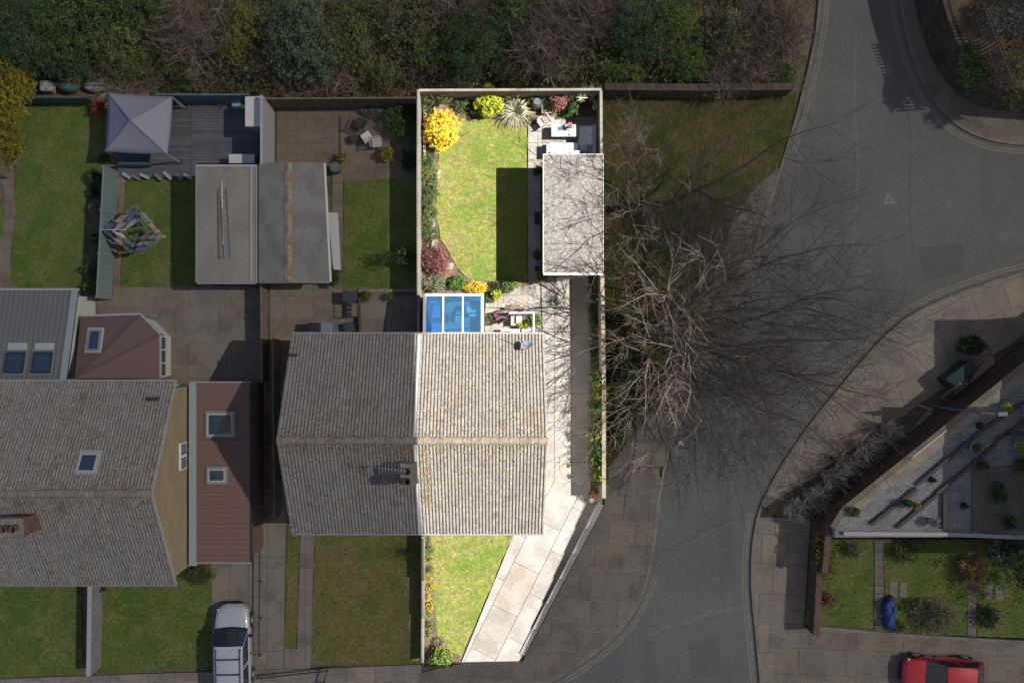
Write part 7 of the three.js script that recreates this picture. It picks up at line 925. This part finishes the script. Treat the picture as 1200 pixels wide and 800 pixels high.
{
  const p = at(716, 244), t = thing('leaning_tree', 'slender bare tree leaning across the verge from the garage wall', 'tree', V(p.x, 0.05, p.z)), tr = new MB(), br = new MB(), R = rng(402), cols = [[0.06, 0.043, 0.035], [0.06, 0.045, 0.036], [0.055, 0.044, 0.036], [0.055, 0.045, 0.038]];
  const P = [V(0, -0.05, 0), V(0.35, 0.7, 0.02), V(1.4, 1.5, 0.1), V(2.6, 2.2, 0.05), V(3.7, 2.9, -0.45), V(4.9, 3.5, -0.9)]; const rs = [0.17, 0.15, 0.13, 0.115, 0.09, 0.06]; for (let i = 0; i < 5; i++) tr.tube(P[i], P[i + 1], rs[i], rs[i + 1], 8, cols[0]); own(t, 'trunk', tr.geo(true), barkMat);
  grow(br, R, P[5], V(0.9, 0.35, -0.45).normalize(), 2.4, 0.06, 4, { wig: 0.3, up: 0.02, fork: 3, max: 5, cols }); grow(br, R, P[4], V(0.7, 0.6, 0.3).normalize(), 2.2, 0.055, 4, { wig: 0.3, up: 0.02, fork: 3, max: 5, cols }); grow(br, R, P[3], V(0.3, 0.8, -0.7).normalize(), 1.8, 0.05, 4, { wig: 0.3, up: 0.02, fork: 3, max: 5, cols }); grow(br, R, P[1], V(-0.1, 1, -0.25).normalize(), 2.4, 0.07, 5, { wig: 0.3, up: 0.02, fork: 3, max: 5, cols }); grow(br, R, P[1], V(0.12, 1, 0.45).normalize(), 2.4, 0.07, 5, { wig: 0.3, up: 0.02, fork: 3, max: 5, cols }); grow(br, R, P[2], V(-0.2, 0.9, 0.4).normalize(), 1.8, 0.045, 4, { wig: 0.3, up: 0.02, fork: 3, max: 5, cols });
  own(t, 'crown', br, barkMat);
}
{ const p = at(797, 519); single('litter_scrap', new MB().hexa([V(-0.14, 0, 0.1), V(0.14, 0.02, 0.12), V(0.1, 0.03, -0.12), V(-0.1, 0, -0.1), V(-0.14, 0.02, 0.1), V(0.14, 0.04, 0.12), V(0.1, 0.05, -0.12), V(-0.1, 0.02, -0.1)]), plain(0.5, 0.5, 0.52, 0.8), 'crumpled white paper scrap on the pavement', 'litter').position.set(p.x, 0.11, p.z); }

// ───────────────────────── added sun-dimming sheet ─────────────────────────
// Added unseen sheet dims the sun everywhere but the corner garden, whose outline is cut out.
{
  const y = 58, th = 0.5, up = (p, yy) => [p.x + toSun.x * (yy - p.y), p.z + toSun.z * (yy - p.y)];
  const rim = [[489.2, 102.5, 1.85], [708, 102, 1.85], [708.5, 180, 1.85], [709.5, 180, 2.65], [709.5, 321, 2.65], [709.5, 321, 1.7], [711, 585, 1.7], [704, 592, 0.9], [616, 766, 0.3], [609, 775, 0.06], [541, 776.5, 0.06], [536, 777, 0.4], [495, 777, 0.75], [495.3, 630, 0.95], [494.5, 626.5, HE], [489, 560, 7.0], [486.5, 517, HR], [486.3, 391.5, HE + 0.05], [489.3, 391, 1.85], [488.8, 230, 1.85]].map(([a, b, h]) => at(a, b, h));
  const m = new MB(), layer = (yy) => { const hole = rim.map((p) => up(p, yy)), c = up(V(0, 0, 0), yy), out = [[-75, -60], [75, -60], [75, 60], [-75, 60]].map(([a, b]) => [a + c[0], b + c[1]]); return { hole, out }; };
  const lo = layer(y), hi = layer(y + th);
  for (const [l, yy] of [[lo, y], [hi, y + th]]) { const a = l.out.map(([x, z]) => new THREE.Vector2(x, z)), h = l.hole.map(([x, z]) => new THREE.Vector2(x, z)); if (THREE.ShapeUtils.isClockWise(a)) a.reverse(); if (!THREE.ShapeUtils.isClockWise(h)) h.reverse(); const all = [...a, ...h]; for (const f of THREE.ShapeUtils.triangulateShape(a, [h])) m.tri(...f.map((i) => V(all[i].x, yy, all[i].y))); }
  for (const k of ['hole', 'out']) lo[k].forEach((p, i) => { const n = (i + 1) % lo[k].length; m.quad(V(p[0], y, p[1]), V(lo[k][n][0], y, lo[k][n][1]), V(hi[k][n][0], y + th, hi[k][n][1]), V(hi[k][i][0], y + th, hi[k][i][1])); });
  const o = mesh('sun_dimming_sheet', m, std({ color: col(0.8, 0.8, 0.82), transparent: true, opacity: 0.65, roughness: 1 })); scene.add(tag(o, 'added unseen sheet dimming the sun except over the corner garden', 'sun_dimming_sheet', null, 'structure'));
}
renderer.render(scene, camera);
